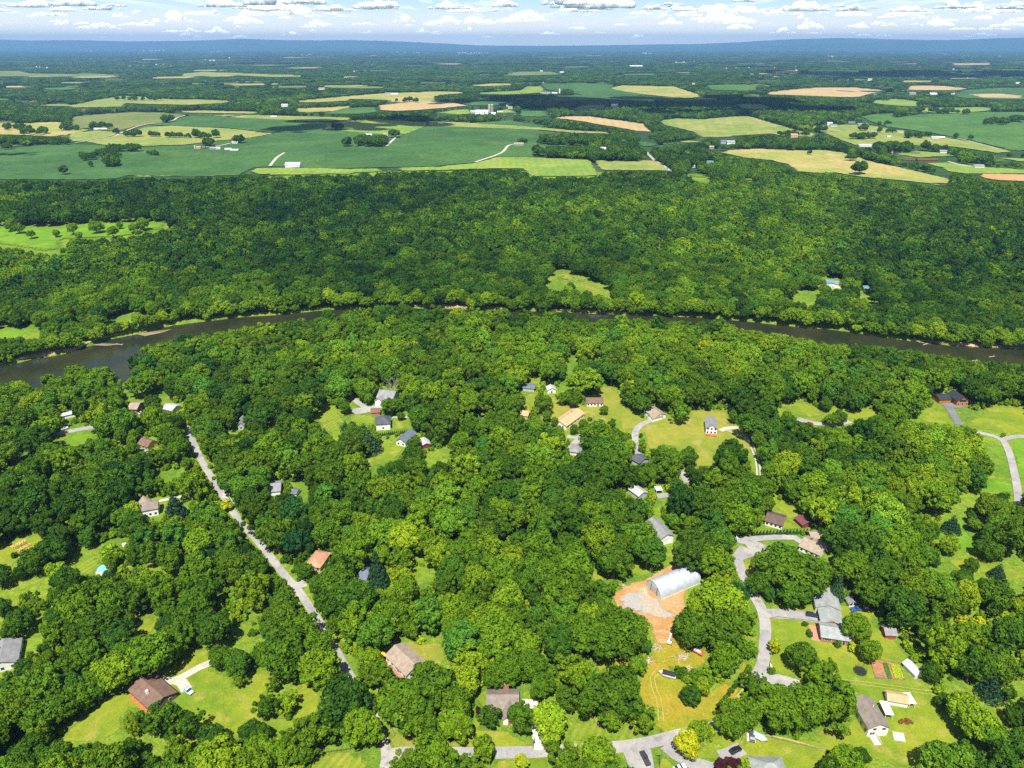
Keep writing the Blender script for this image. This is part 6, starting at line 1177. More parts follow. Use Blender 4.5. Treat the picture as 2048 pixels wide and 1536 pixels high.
for a in [
 (34, 1245, 26, .25), (305, 1307, 44, .42), (227, 1341, 36, .6), (237, 1273, 31, .2), (361, 1277, 27, .35, 'o'), (334, 1251, 20, .2), (427, 1253, 36, .2), (439, 1312, 22, .3), (476, 1327, 26, .3), (478, 1362, 12, .5, 'p'), (49, 1334, 18, .25), (171, 1312, 30, .35), (140, 1330, 28, .3), (190, 1360, 24, .4),
 (117, 1412, 34, .3), (24, 1400, 33, .42), (85, 1428, 35, .36), (159, 1395, 25, .4), (60, 1368, 26, .3), (264, 1448, 19, .5, 'o', .9), (325, 1439, 37, .32, 'p'), (374, 1449, 26, .25, 'p'), (425, 1478, 27, .22), (410, 1514, 28, .52), (354, 1507, 30, .42, 'p', .5), (262, 1502, 22, .22), (286, 1531, 22, .3),
 (531, 1412, 24, .25, 'p'), (575, 1405, 20, .68, 'p'), (577, 1431, 9, .4, 'u'), (548, 1366, 14, .35, 'p', .5), (501, 1461, 20, .2), (521, 1468, 22, .25), (518, 1497, 28, .5), (562, 1512, 30, .46), (577, 1480, 24, .32, 'p'), (626, 1467, 36, .38, 'p', .3), (606, 1507, 20, .32), (565, 1307, 46, .3), (595, 1258, 34, .35),
 (635, 1285, 28, .4), (638, 1337, 40, .48, 'b', .3), (689, 1402, 48, .14), (723, 1454, 38, .5), (736, 1317, 25, .52), (753, 1347, 26, .36, 'b', .4), (804, 1408, 50, .36), (865, 1370, 46, .3), (840, 1440, 34, .34), (909, 1449, 33, .5), (865, 1507, 40, .45), (811, 1524, 24, .4, 'p', .4), (506, 1264, 9, .35, 'u'),
 (980, 1432, 22, .24, 'p', .2), (1042, 1432, 30, .32, 'o', 0), (1100, 1442, 36, .72), (968, 1496, 26, .5, 'o', .2), (934, 1525, 18, .42, 'p'), (1044, 1522, 13, .88), (1104, 1488, 18, .42, 'p', .3), (1135, 1520, 34, .38, 'p', .3), (1195, 1508, 32, .56), (1239, 1381, 44, .28, 'b', .2), (1176, 1402, 38, .3, 'p', .3), (1225, 1439, 20, .5), (1288, 1441, 24, .45, 'p', .3), (1129, 1391, 18, .3, 'b', 0),
 (1376, 1488, 24, .9), (1400, 1460, 20, .55, 'b', .2), (1383, 1391, 22, .22, 'u', 0), (1361, 1345, 14, .3, 'u', 0), (1390, 1352, 16, .42, 'u'), (956, 1420, 6, .5, 'm'), (1018, 1335, 30, .36), (1065, 1330, 28, .32, 'b', 0), (1085, 1370, 24, .34, 'b', 0), (990, 1350, 26, .36),
 (1252, 1267, 44, .34), (1207, 1280, 38, .32), (1165, 1265, 40, .35), (1229, 1122, 32, .28), (1296, 1101, 32, .3), (1204, 1180, 22, .34, 'u', 0), (1379, 1257, 32, .3, 'b', .2), (1440, 1257, 42, .32, 'b', .2), (1446, 1203, 40, .62), (1418, 1195, 26, .6, 'p'), (1482, 1242, 25, .42, 'p', .3), (1490, 1297, 22, .42, 'u', 0), (1450, 1318, 30, .42), (1431, 1349, 15, .72, 'u'), (1387, 1384, 17, .26, 'u', 0), (1384, 1110, 32, .2, 'b', .5), (1431, 1122, 34, .44), (1442, 1078, 26, .36), (1504, 1361, 20, .3, 'p'), (1275, 1330, 18, .5),
 (1556, 1130, 42, .34), (1602, 1152, 48, .34), (1634, 1142, 28, .4), (1590, 1185, 28, .34), (1515, 1168, 22, .26), (1676, 1176, 15, .55, 's'), (1745, 1185, 30, .3, 'b', .3), (1715, 1255, 28, .45), (1610, 1247, 6, .3, 'u'), (1549, 1292, 12, .86, 'p'), (1602, 1310, 28, .3), (1636, 1345, 28, .44, 'p'), (1660, 1336, 15, .4, 'p'), (1742, 1301, 21, .45), (1707, 1295, 11, .9, 'u'), (1676, 1288, 8, .35, 'u', .3),
 (1555, 1412, 42, .4, 'b', .2), (1613, 1414, 42, .42, 'b', .1), (1675, 1412, 40, .4, 'p', .3), (1485, 1424, 32, .42), (1462, 1448, 26, .42), (1984, 1374, 24, .24, 'c'), (2019, 1388, 14, .3, 'p'), (1929, 1418, 32, .6), (1946, 1438, 36, .62), (1984, 1470, 30, .46), (2042, 1478, 24, .3), (2030, 1430, 18, .2), (1894, 1520, 40, .46), (1690, 1524, 32, .5), (1724, 1511, 15, .2), (1888, 1400, 14, .24),
 (1456, 1528, 13, .5, 'm'), (1440, 1531, 12, .5, 'm'), (1473, 1529, 12, .5, 'm'), (1494, 1530, 12, .7, 'u'), (1543, 1342, 8, .4, 'u'), (1656, 1502, 4, .3, 'u'), (1620, 1268, 7, .3, 'u', .3), (1618, 1262, 5, .36, 'u'),
 (1170, 762, 30, .56), (1462, 909, 31, .16), (1361, 825, 18, .5, 'p'), (1282, 806, 18, .32), (1208, 819, 8, .42), (1087, 806, 18, .36), (1094, 831, 10, .4), (1109, 842, 8, .42), (1167, 848, 9, .36), (1148, 858, 8, .32), (1180, 838, 5, .36, 'u'), (1224, 848, 9, .3, 'o'), (1467, 831, 10, .34, 'o'), (1128, 795, 12, .42), (1148, 803, 10, .3), (1339, 916, 27, .36), (1377, 912, 17, .3), (1191, 870, 30, .36), (1215, 905, 32, .34), (1258, 893, 14, .6), (1066, 834, 9, .28, 'c'), (1090, 852, 9, .4, 'p'), (1260, 776, 18, .78), (1285, 890, 10, .6, 'o'), (1505, 850, 26, .28),
 (689, 813, 12, .3), (782, 810, 17, .36), (839, 833, 22, .36), (801, 831, 7, .34), (691, 854, 11, .4, 'c', .5), (650, 873, 15, .34, 'c', 1), (686, 881, 14, .4, 'c', .8), (716, 883, 20, .45, 'c', .6), (740, 884, 21, .45, 'c', .6), (728, 862, 14, .4, 'c', .5), (858, 867, 6, .4, 'm'), (730, 778, 20, .5), (716, 770, 18, .45), (829, 886, 13, .3, 'b', .3), (920, 884, 22, .4),
 (306, 805, 16, .2, 'b', .7), (280, 768, 22, .4), (300, 758, 20, .45), (71, 878, 33, .15), (148, 743, 18, .5), (167, 740, 18, .5), (186, 738, 18, .52), (201, 733, 18, .5), (214, 738, 13, .45), (130, 752, 18, .5), (108, 758, 18, .5), (454, 841, 8, .5, 's', 0), (20, 960, 20, .3), (15, 905, 22, .4),
 (352, 1025, 32, .2, 's', 0), (405, 1015, 12, .8, 'p', .4), (452, 1010, 14, .85, 'u', .5), (262, 1020, 16, .75), (2, 1215, 18, .24), (1, 1150, 20, .2), (65, 1122, 25, .24), (115, 1142, 22, .66, 'u'), (106, 1098, 28, .2), (28, 1110, 7, .2, 'u'), (220, 1105, 22, .72, 'u'),
 (607, 1140, 16, .32), (672, 1165, 36, .3), (712, 1200, 38, .26), (754, 1140, 22, .3, 's', 0), (640, 1167, 20, .32), (1905, 1048, 17, .25, 'c'), (1900, 1088, 18, .6), (1873, 1124, 8, .28), (1945, 1130, 13, .3), (1930, 1152, 16, .24), (1997, 1143, 15, .24, 'c'), (1965, 1095, 16, .24), (1983, 1190, 34, .28), (1985, 1100, 20, .3), (1710, 1230, 6, .4, 'u'), (1376, 1050, 20, .4, 'p', .3), (1278, 1072, 32, .4), (1386, 1080, 26, .25, 'b', .5), (1650, 580, 12, .4), (1700, 573, 20, .42), (1575, 835, 13, .4), (1680, 832, 14, .3), (1665, 838, 12, .45)]:
    T(*a)
# two rows of clipped conifers
ROWS = []
for (a, b, n, r) in ((Z7([(440, 532)])[0], Z7([(905, 517)])[0], 18, 3.4), ((757, 873), (858, 861), 26, 2.4)):
    for i in range(n):
        t = i/(n-1); T(a[0]*(1-t)+b[0]*t, a[1]*(1-t)+b[1]*t-4, r*random.uniform(.85, 1.12), .5+random.uniform(-.15, .15), 'y', .3 if r < 3 else .1); ROWS.append(TREES[-1])
for i in range(13):
    t = i/12; T(1498-t*70, 1335+t*90, 6*random.uniform(.6, 1.2), random.uniform(.2, .4), 'u')
for _ in range(16): T(random.uniform(20, 320), random.uniform(452, 478), random.uniform(6, 12), random.uniform(.3, .5), 'b')

# --- the woods: a natural scatter wherever the photo does not show open ground
def wave_noise(x, y, sc, seed):
    g = np.random.default_rng(seed); s = np.zeros_like(x)
    for k in range(7):
        a = g.uniform(0, 2*pi); f = 2*pi/sc*g.uniform(.5, 1.9); s += np.sin(f*(x*np.cos(a)+y*np.sin(a))+g.uniform(0, 6.28))
    return s/sqrt(7)/1.2
def clear_of_open(x, y, z, r, h, full=True):
    cu, cv = project(x, y, z+.62*h); d = depth_of(x, y, z); rp = r/FPX**-1/d
    bu, bv = project(x, y, z); tu, tv = project(x, y, z+h*.95)
    bad = is_open(bu, bv) | is_open(tu, tv+1) | is_open(cu, cv)
    if full:
        for k in range(10):
            a = 2*pi*k/10
            bad |= is_open(cu+.95*rp*np.cos(a), cv+.85*rp*np.sin(a))
            if k % 2: bad |= is_open(cu+.4*rp*np.cos(a), cv+.4*rp*np.sin(a))
    else: bad |= is_open(cu-.7*rp, cv) | is_open(cu+.7*rp, cv) | is_open((cu+tu)/2, (cv+tv)/2)
    return ~bad, cu, cv, rp
BLOBS = [(1850, 940, 130, 110, .24), (1760, 1010, 120, 70, .1), (1560, 520, 170, 90, .2), (1250, 420, 200, 40, .1), (450, 600, 330, 40, .12), (1300, 600, 350, 30, .1), (60, 700, 160, 40, .12), (600, 480, 380, 90, -.1), (1850, 520, 180, 120, -.08), (330, 1150, 150, 110, .1), (700, 690, 600, 35, .12), (1500, 690, 300, 35, .16), (1760, 760, 200, 50, .08), (900, 1060, 250, 80, .02),
         (560, 1090, 120, 70, -.06), (230, 930, 160, 60, .04), (130, 790, 120, 40, .15), (60, 520, 80, 30, .18), (200, 570, 150, 40, .04), (1450, 1180, 50, 40, .2), (1900, 880, 60, 60, .14), (760, 560, 300, 30, -.12), (1000, 390, 300, 40, -.04), (200, 390, 260, 40, -.1)]
def tint_field(u, v, x, y):
    t = .385+.07*wave_noise(x, y, 45, 3)+.08*wave_noise(x, y, 190, 4)+.07*wave_noise(x, y, 620, 5)
    for bu, bv, ru, rv, dt in BLOBS: t = t+dt*np.exp(-((u-bu)/ru)**2-((v-bv)/rv)**2)
    return np.clip(t+RNG.normal(0, .1, x.shape), .03, .8)
cell = {}
def can_place(x, y, r, k):
    i, j = int(x//8), int(y//8)
    for a in range(i-2, i+3):
        for b in range(j-2, j+3):
            for (px, py, pr) in cell.get((a, b), ()):
                if (px-x)**2+(py-y)**2 < (k*(pr+r))**2: return False
    cell.setdefault((i, j), []).append((x, y, r)); return True
for t in TREES:
    if t['y'] < 660: cell.setdefault((int(t['x']//8), int(t['y']//8)), []).append((t['x'], t['y'], t['r']*.9))
def scatter_near(n, r0, r1, k, seed, hk=(1.9, 2.6), gapcut=9):
    g = np.random.default_rng(seed); x = g.uniform(-560, 560, n); y = g.uniform(70, 660, n); r = g.uniform(r0, r1, n)*g.uniform(.85, 1.1, n); h = np.minimum(r*g.uniform(*hk, n)+1.5, 20)
    ok = (river_d(x, y) < -5.5) & (y < np.interp(x, BX, BY)-10)
    z = H(x, y)
    if gapcut < 5:
        bu_, bv_ = project(x, y, z+3)
        for qu, qv, ru, rv in BRUSH: ok &= ((bu_-qu)/ru)**2+((bv_-qv)/rv)**2 > 1
    uu_, vv_ = project(x, y, z+4); side_ = np.clip(1-np.abs(uu_-150)/420, 0, 1)*smooth(820, 950, vv_)+np.clip(1-np.abs(uu_-2020)/300, 0, 1)*smooth(900, 1000, vv_)
    ok &= (wave_noise(x, y, 55, 61)+.5*wave_noise(x, y, 22, 62) < gapcut-.75*side_)
    good, u, v, rp = clear_of_open(x, y, z, r, h); u0, v0 = project(x, y, z)
    ok &= good & (u0 > -260) & (u0 < 2310) & (v0 < 1760)
    idx = np.nonzero(ok)[0]; idx = idx[np.argsort(-r[idx]+g.uniform(0, 2.0, len(idx)))]
    keep = [i for i in idx if can_place(x[i], y[i], r[i], k)]
    keep = np.array(keep, int); tint = tint_field(u[keep], v[keep], x[keep], y[keep])
    return [dict(x=x[i], y=y[i], z=z[i], r=r[i], h=h[i], tint=float(tint[q]), warm=float(np.clip(g.normal(.1, .28), -.6, .8)), kind='b' if g.random() < .62 else ('o' if g.random() < .55 else 'p'), forced=False) for q, i in enumerate(keep)]
OPEN = OPEN | RIVER
BRUSH = [(300, 1165, 70, 30), (452, 1225, 45, 45), (390, 1140, 35, 22), (130, 1150, 35, 20), (210, 1075, 45, 14), (560, 1062, 20, 14), (1905, 1262, 60, 26), (1990, 1240, 60, 24), (1850, 1225, 36, 30), (2020, 1330, 40, 30), (1835, 1275, 30, 26), (1440, 1205, 30, 20), (1228, 1170, 20, 16), (1190, 1150, 16, 20), (60, 1375, 30, 18), (200, 1425, 30, 14), (1960, 1500, 30, 20), (1120, 1335, 30, 14)]
AUTO = scatter_near(60000, 4.4, 7.6, .68, 11, gapcut=1.0)+scatter_near(60000, 2.6, 4.2, .66, 12, gapcut=1.25)
LOWS = scatter_near(90000, 1.3, 2.5, .62, 13, (1.3, 2.2))+scatter_near(70000, .8, 1.3, .6, 14, (1.1, 1.6))
print('near trees', len(AUTO), 'low', len(LOWS), 'forced', len(TREES))
# ------------------------------------------------------------------ the trees that show largest stand as things of their own
def rank(t): return t['r']/depth_of(t['x'], t['y'], t['z'])
def shows(t):
    u, v = project(t['x'], t['y'], t['z']+.6*t['h']); return 5 < u < 2043 and 5 < v < 1531
tree_kinds = 'bopscm'
forced_trees = [t for t in TREES if t['kind'] in tree_kinds and shows(t)]
room = 292-len(forced_trees)
cand = sorted([t for t in AUTO if shows(t)], key=rank, reverse=True)
picked = cand[:room]; pid = {id(t) for t in picked}
REST = [t for t in AUTO if id(t) not in pid]+[t for t in TREES if t['kind'] in tree_kinds and not shows(t)]
bushes = [t for t in TREES if t['kind'] == 'u']
def tone(t):
    if t['kind'] == 'm': return 'purple leaved'
    if t['kind'] in 'sc': return {True: 'olive brown', False: 'blue green'}[t['warm'] > .4]
    v = t['tint']+(.02 if t['warm'] > .5 else 0)
    w = 'dark green' if v < .27 else 'mid green' if v < .41 else 'fresh green' if v < .56 else 'light green' if v < .75 else 'yellow green'
    return w
def size(t): return 'large' if t['r'] > 6.2 else 'medium' if t['r'] > 4.2 else 'small' if t['r'] > 2.2 else 'tiny'
ORD = ['first', 'second', 'third', 'fourth', 'fifth', 'sixth', 'seventh', 'eighth', 'ninth', 'tenth', 'eleventh', 'twelfth', 'thirteenth', 'fourteenth']
def label_trees(ts):
    lab = {}
    for t in ts:
        L = sorted(LAND, key=lambda l: hypot(l[1]-t['x'], l[2]-t['y']))
        A = L[0]; best = None
        for Bm in L[1:9]:
            ax, ay = A[1]-t['x'], A[2]-t['y']; bx, by = Bm[1]-t['x'], Bm[2]-t['y']
            c = (ax*bx+ay*by)/(hypot(ax, ay)*hypot(bx, by)+1e-6)
            sc = c+hypot(bx, by)/900
            if best is None or sc < best[0]: best = (sc, Bm, c)
        t['_d'] = hypot(A[1]-t['x'], A[2]-t['y']); t['_side'] = (best[2] < .2)
        kindn = {'s': 'spruce', 'c': 'cedar', 'm': 'plum tree', 'u': 'shrub', 'p': 'open tree', 'o': 'oval tree'}.get(t['kind'], 'round tree')
        lab.setdefault((size(t)+' '+tone(t)+' '+kindn, A[0], best[1][0] if t['_side'] else None), []).append(t)
    for (what, a, b), lst in lab.items():
        lst.sort(key=lambda t: t['_d'])
        for i, t in enumerate(lst):
            o = '' if len(lst) == 1 else ORD[min(i, 13)]+' '
            t['label'] = '%s%s %s' % (o, what, 'from the %s towards the %s' % (a, b) if b else 'near the %s' % a)
            t['label'] = t['label'].strip()
TRI = {'b': 0, 'o': 1, 'p': 2, 'm': 0}
def plant_tree(t, group):
    nm, cat, protos = KIND[t['kind']]
    g = random.Random(int(abs(t['x']*71+t['y']*37))); s = (t['r'], t['r']*g.uniform(.92, 1.08), t['h']/2.4); rz = g.uniform(0, 6.28)
    key = g.choice(protos)
    if t['kind'] in 'uy':
        o = link(nm, CROWN[key]); o.location = (t['x'], t['y'], t['z']); o.rotation_euler = (0, 0, rz); o.scale = s; c = o
    else:
        o = empty(nm, (t['x'], t['y'], t['z'])); c = link('crown', CROWN[key], o); c.scale = s; c.rotation_euler = (0, 0, rz)
        k = link('trunk', TRUNK[TRI.get(t['kind'], 0)], o); k.scale = s; k.rotation_euler = (0, 0, rz)
    c['tint'] = float(t['tint']); c['warm'] = float(t['warm'])
    tag(o, t['label'], cat, group); return o
ind = forced_trees+picked
label_trees(ind); label_trees(bushes)
for t in ind: plant_tree(t, 'trees of the lawns and near woods')
for t in bushes: plant_tree(t, 'shrubs on lawns and borders')
for i, t in enumerate(ROWS):
    t['label'] = 'small pointed conifer in the hedge row below the brown roofed house' if i < 18 else 'small pointed conifer in the hedge row behind the blue roofed house'
    plant_tree(t, 'conifers of the brown roof house hedge' if i < 18 else 'conifers of the blue roof house hedge')
print('individual trees', len(ind), 'bushes', len(bushes), 'picked', len(picked))
V_, F_ = leaf_cloud([(-1.2, 0, .35, .6, .6), (-.4, .5, .4, .55, .6), (.5, -.2, .4, .6, .6), (1.3, .3, .45, .7, .6), (2.0, -.1, .3, .45, .6), (.9, .9, .3, .5, .6)], 700, .12, 77, low=-.2)
b_ = link('dry_brush', fast_mesh('dry_brush', V_*1.25, F_, plain('rust_leaf', (.22, .07, .035), .9, .4, 3))); x_, y_, z_ = G(*DRY_XY); b_.location = (x_, y_, z_); tag(b_, 'reddish dry brush lying on the lawn behind the white gable house', 'brush')
# a bare dead tree in the brush
def dead_tree(cu, cv, hgt, label):
    x, y = on_plane(cu, cv, hgt*.55); e = empty('dead_tree', (x, y, 0)); tag(e, label, 'tree'); g = random.Random(int(cu)); m = MB(); m.tube((0, 0, -.2), (0, 0, hgt*.35), .3, .22, 7); m.put('trunk', DEADWOOD, e); m = MB()
    def grow(p, d, l, r, n):
        q = p+d*l; m.tube(p, q, r, r*.6, 5)
        if n:
            for _ in range(3): grow(q, (d+Vector((g.uniform(-.7, .7), g.uniform(-.7, .7), g.uniform(-.1, .4)))).normalized(), l*.68, r*.55, n-1)
    for i in range(5): a = i*1.3; grow(Vector((0, 0, hgt*.32)), Vector((cos(a)*.7, sin(a)*.7, 1)).normalized(), hgt*.28, .16, 3)
    m.put('branches', DEADWOOD, e)
dead_tree(400, 1195, 13, 'bare grey dead tree standing in brush west of the country road')
dead_tree(785, 775, 15, 'bare dead treetop behind the big white house')
# ------------------------------------------------------------------ masses of trees past counting: one object each, filled with instances
def scatter_object(name, label, cat, pts, protos, parent_kind='stuff'):
    """pts rows: x y z sx sy sz rot tint warm idx"""
    pts = np.asarray(pts, float); coll = bpy.data.collections.new(name+'_shapes')
    for i, me in enumerate(protos): coll.objects.link(bpy.data.objects.new('%s_shape_%02d' % (name, i), me))
    me = bpy.data.meshes.new(name); me.vertices.add(len(pts)); me.vertices.foreach_set('co', pts[:, :3].astype(np.float32).ravel())
    def at(nm, ty, arr):
        a = me.attributes.new(nm, ty, 'POINT'); a.data.foreach_set('vector' if ty == 'FLOAT_VECTOR' else 'value', np.ascontiguousarray(arr).ravel())
    at('size', 'FLOAT_VECTOR', pts[:, 3:6].astype(np.float32)); at('turn', 'FLOAT_VECTOR', np.column_stack([np.zeros((len(pts), 2)), pts[:, 6]]).astype(np.float32))
    at('tint', 'FLOAT', pts[:, 7].astype(np.float32)); at('warm', 'FLOAT', pts[:, 8].astype(np.float32)); at('pick', 'INT', pts[:, 9].astype(np.int32))
    o = link(name, me); ng = bpy.data.node_groups.new(name+'_scatter', 'GeometryNodeTree')
    ng.interface.new_socket('Geometry', in_out='INPUT', socket_type='NodeSocketGeometry'); ng.interface.new_socket('Geometry', in_out='OUTPUT', socket_type='NodeSocketGeometry')
    N = ng.nodes.new; gi, go = N('NodeGroupInput'), N('NodeGroupOutput'); ip = N('GeometryNodeInstanceOnPoints'); ci = N('GeometryNodeCollectionInfo'); ci.inputs['Collection'].default_value = coll
    ci.inputs['Separate Children'].default_value = True; ci.inputs['Reset Children'].default_value = True; ip.inputs['Pick Instance'].default_value = True
    def na(nm, ty): n = N('GeometryNodeInputNamedAttribute'); n.data_type = ty; n.inputs['Name'].default_value = nm; return [s for s in n.outputs if s.enabled and s.name == 'Attribute'][0]
    Lk = ng.links.new; Lk(gi.outputs[0], ip.inputs['Points']); Lk(ci.outputs[0], ip.inputs['Instance']); Lk(na('pick', 'INT'), ip.inputs['Instance Index']); Lk(na('turn', 'FLOAT_VECTOR'), ip.inputs['Rotation']); Lk(na('size', 'FLOAT_VECTOR'), ip.inputs['Scale']); Lk(ip.outputs[0], go.inputs[0])
    md = o.modifiers.new('scatter', 'NODES'); md.node_group = ng
    tag(o, label, cat, kind=parent_kind); return o
def with_trunk(key, i):
    a = CROWN[key]; t = TRUNK[i % 3]; bm = bmesh.new(); bm.from_mesh(a); n = len(bm.faces); bm.from_mesh(t); bm.faces.ensure_lookup_table()
    for f in bm.faces[n:]: f.material_index = 1
    me = bpy.data.meshes.new('tree_'+key); bm.to_mesh(me); bm.free(); me.materials.append(a.materials[0]); me.materials.append(BARK); return me
near_keys = ['broad%d' % i for i in range(6)]+['oval%d' % i for i in range(3)]+['open0', 'open1']
near_protos = [with_trunk(k, i) for i, k in enumerate(near_keys)]
def row(t, idx, g): return (t['x'], t['y'], t['z'], t['r']*g.uniform(.86, 1.12), t['r']*g.uniform(.86, 1.12), t['h']/2.4, g.uniform(0, 6.28), t['tint'], t['warm'], idx)
g = random.Random(9)
scatter_object('woodland', 'green broadleaf woodland around the houses this side of the river', 'woodland', [row(t, {'b': g.randrange(6), 'o': 6+g.randrange(3), 'p': 9+g.randrange(2)}.get(t['kind'], 0), g) for t in REST], near_protos)
scatter_object('undergrowth', 'low green brush and saplings along the edges of the near woods', 'undergrowth', [row(dict(t, tint=t['tint']+.2), g.randrange(2), g) for t in LOWS], [CROWN['bush0'], CROWN['bush1']])
# far crowns, coarser leaves
for i in range(4):
    V, F = leaf_cloud(broad_lobes(80+i, 22, rmin=.2, rmax=.4), 800, .145, 200+i); CROWN['far%d' % i] = fast_mesh('crown_far%d' % i, V, F, LEAF)
for i in range(3):
    gg = random.Random(90+i); lob = [(.85*sqrt(gg.random())*cos(a), .85*sqrt(gg.random())*sin(a), gg.uniform(1.2, 1.9), gg.uniform(.16, .3), 1.6) for a in [gg.uniform(0, 6.28) for _ in range(34)]]+[(0, 0, 1, .7)]
    V, F = leaf_cloud(lob, 700, .14, 210+i, low=-.3); CROWN['grove%d' % i] = fast_mesh('crown_grove%d' % i, V, F, LEAF)
def grid_scatter(y0, y1, sp, seed, r0, r1, hk, hmax, slope=.82):
    g = np.random.default_rng(seed); ys = np.arange(y0, y1, sp); P = []
    for y in ys:
        w = slope*y+260; x = np.arange(-w, w, sp); P.append(np.column_stack([x+g.uniform(-.45, .45, len(x))*sp+(sp/2 if len(P) % 2 else 0), np.full(len(x), y)+g.uniform(-.45, .45, len(x))*sp]))
    P = np.concatenate(P); x, y = P.T; n = len(x); r = g.uniform(r0, r1, n)*g.choice([.7, 1, 1, 1.1], n); h = np.minimum(r*g.uniform(*hk, n)+2, hmax*g.uniform(.75, 1.08, n)); return x, y, H(x, y), r, h, g
def mass(zone, seed, y0, y1, sp, r0, r1, hk, hmax, cond=None, full=True, dark=0.):
    x, y, z, r, h, g = grid_scatter(y0, y1, sp, seed, r0, r1, hk, hmax); ok, u, v, rp = clear_of_open(x, y, z, r, h, full)
    ok &= y > np.interp(x, BX, BY)+4.5
    ok &= (u > -330) & (u < 2380)
    if cond is not None: ok &= cond(x, y)
    x, y, z, r, h, u, v = (a[ok] for a in (x, y, z, r, h, u, v)); n = len(x); t = tint_field(u, v, x, y)+dark
    return np.column_stack([x, y, z, r, r*g.uniform(.9, 1.1, n), h/2.4, g.uniform(0, 6.28, n), t, np.clip(g.normal(.06, .24, n), -.6, .7), np.zeros(n)]), g
OPEN = OPEN & ~RIVER
F1, g1 = mass('forest', 21, 430, 1480, 8.6, 4.4, 7.2, (1.8, 2.5), 19, lambda x, y: np.hypot(x, y) < 1500, True, -.09)
bx_ = np.arange(-760, 900, 4.6); nb = len(bx_); rb = RNG.uniform(3.4, 7.0, nb); hb = rb*RNG.uniform(1.7, 2.4, nb)+1; by_ = np.interp(bx_, BX, BY)+RNG.uniform(0, 5.5, nb)+.15*rb
gap = wave_noise(bx_, by_, 150, 77) < 1.1; bx_, by_, rb, hb = bx_[gap], by_[gap], rb[gap], hb[gap]; nb = len(bx_); ub, vb = project(bx_, by_, 6.)
F1 = np.concatenate([F1, np.column_stack([bx_, by_, H(bx_, by_)-.06*hb, rb, rb*1.05, hb/2.2, RNG.uniform(0, 6.28, nb), tint_field(ub, vb, bx_, by_)+.06, RNG.uniform(0, .3, nb), np.zeros(nb)])])
F1[:, 9] = g1.integers(0, 4, len(F1))
near_bank = F1[:, 1] < np.interp(F1[:, 0], BX, BY)+150
F1[near_bank, 9] = 4+g1.integers(0, 6, near_bank.sum())
scatter_object('forest', 'dense broadleaf forest covering the slope beyond the river', 'forest', F1, [CROWN['far%d' % i] for i in range(4)]+near_protos[:6])
F2, g2 = mass('plain', 22, 1340, 3300, 10.5, 4.8, 7.8, (1.6, 2.3), 17, lambda x, y: np.hypot(x, y) >= 1500, True, -.06)
F2[:, 9] = g2.integers(0, 4, len(F2))
extra = []
def clump(zf, x0, x1, y, n, r=6., spread=0):
    for _ in range(n):
        (u, v), = zf([(random.uniform(x0, x1), y+random.uniform(-1, 1)*spread)]); X, Y, z = G(u, v+1); rr = r*random.uniform(.7, 1.15); extra.append((X, Y, z, rr, rr, (rr*2+1.5)/2.4, random.uniform(0, 6.3), random.uniform(.2, .36), .1, random.randrange(4)))
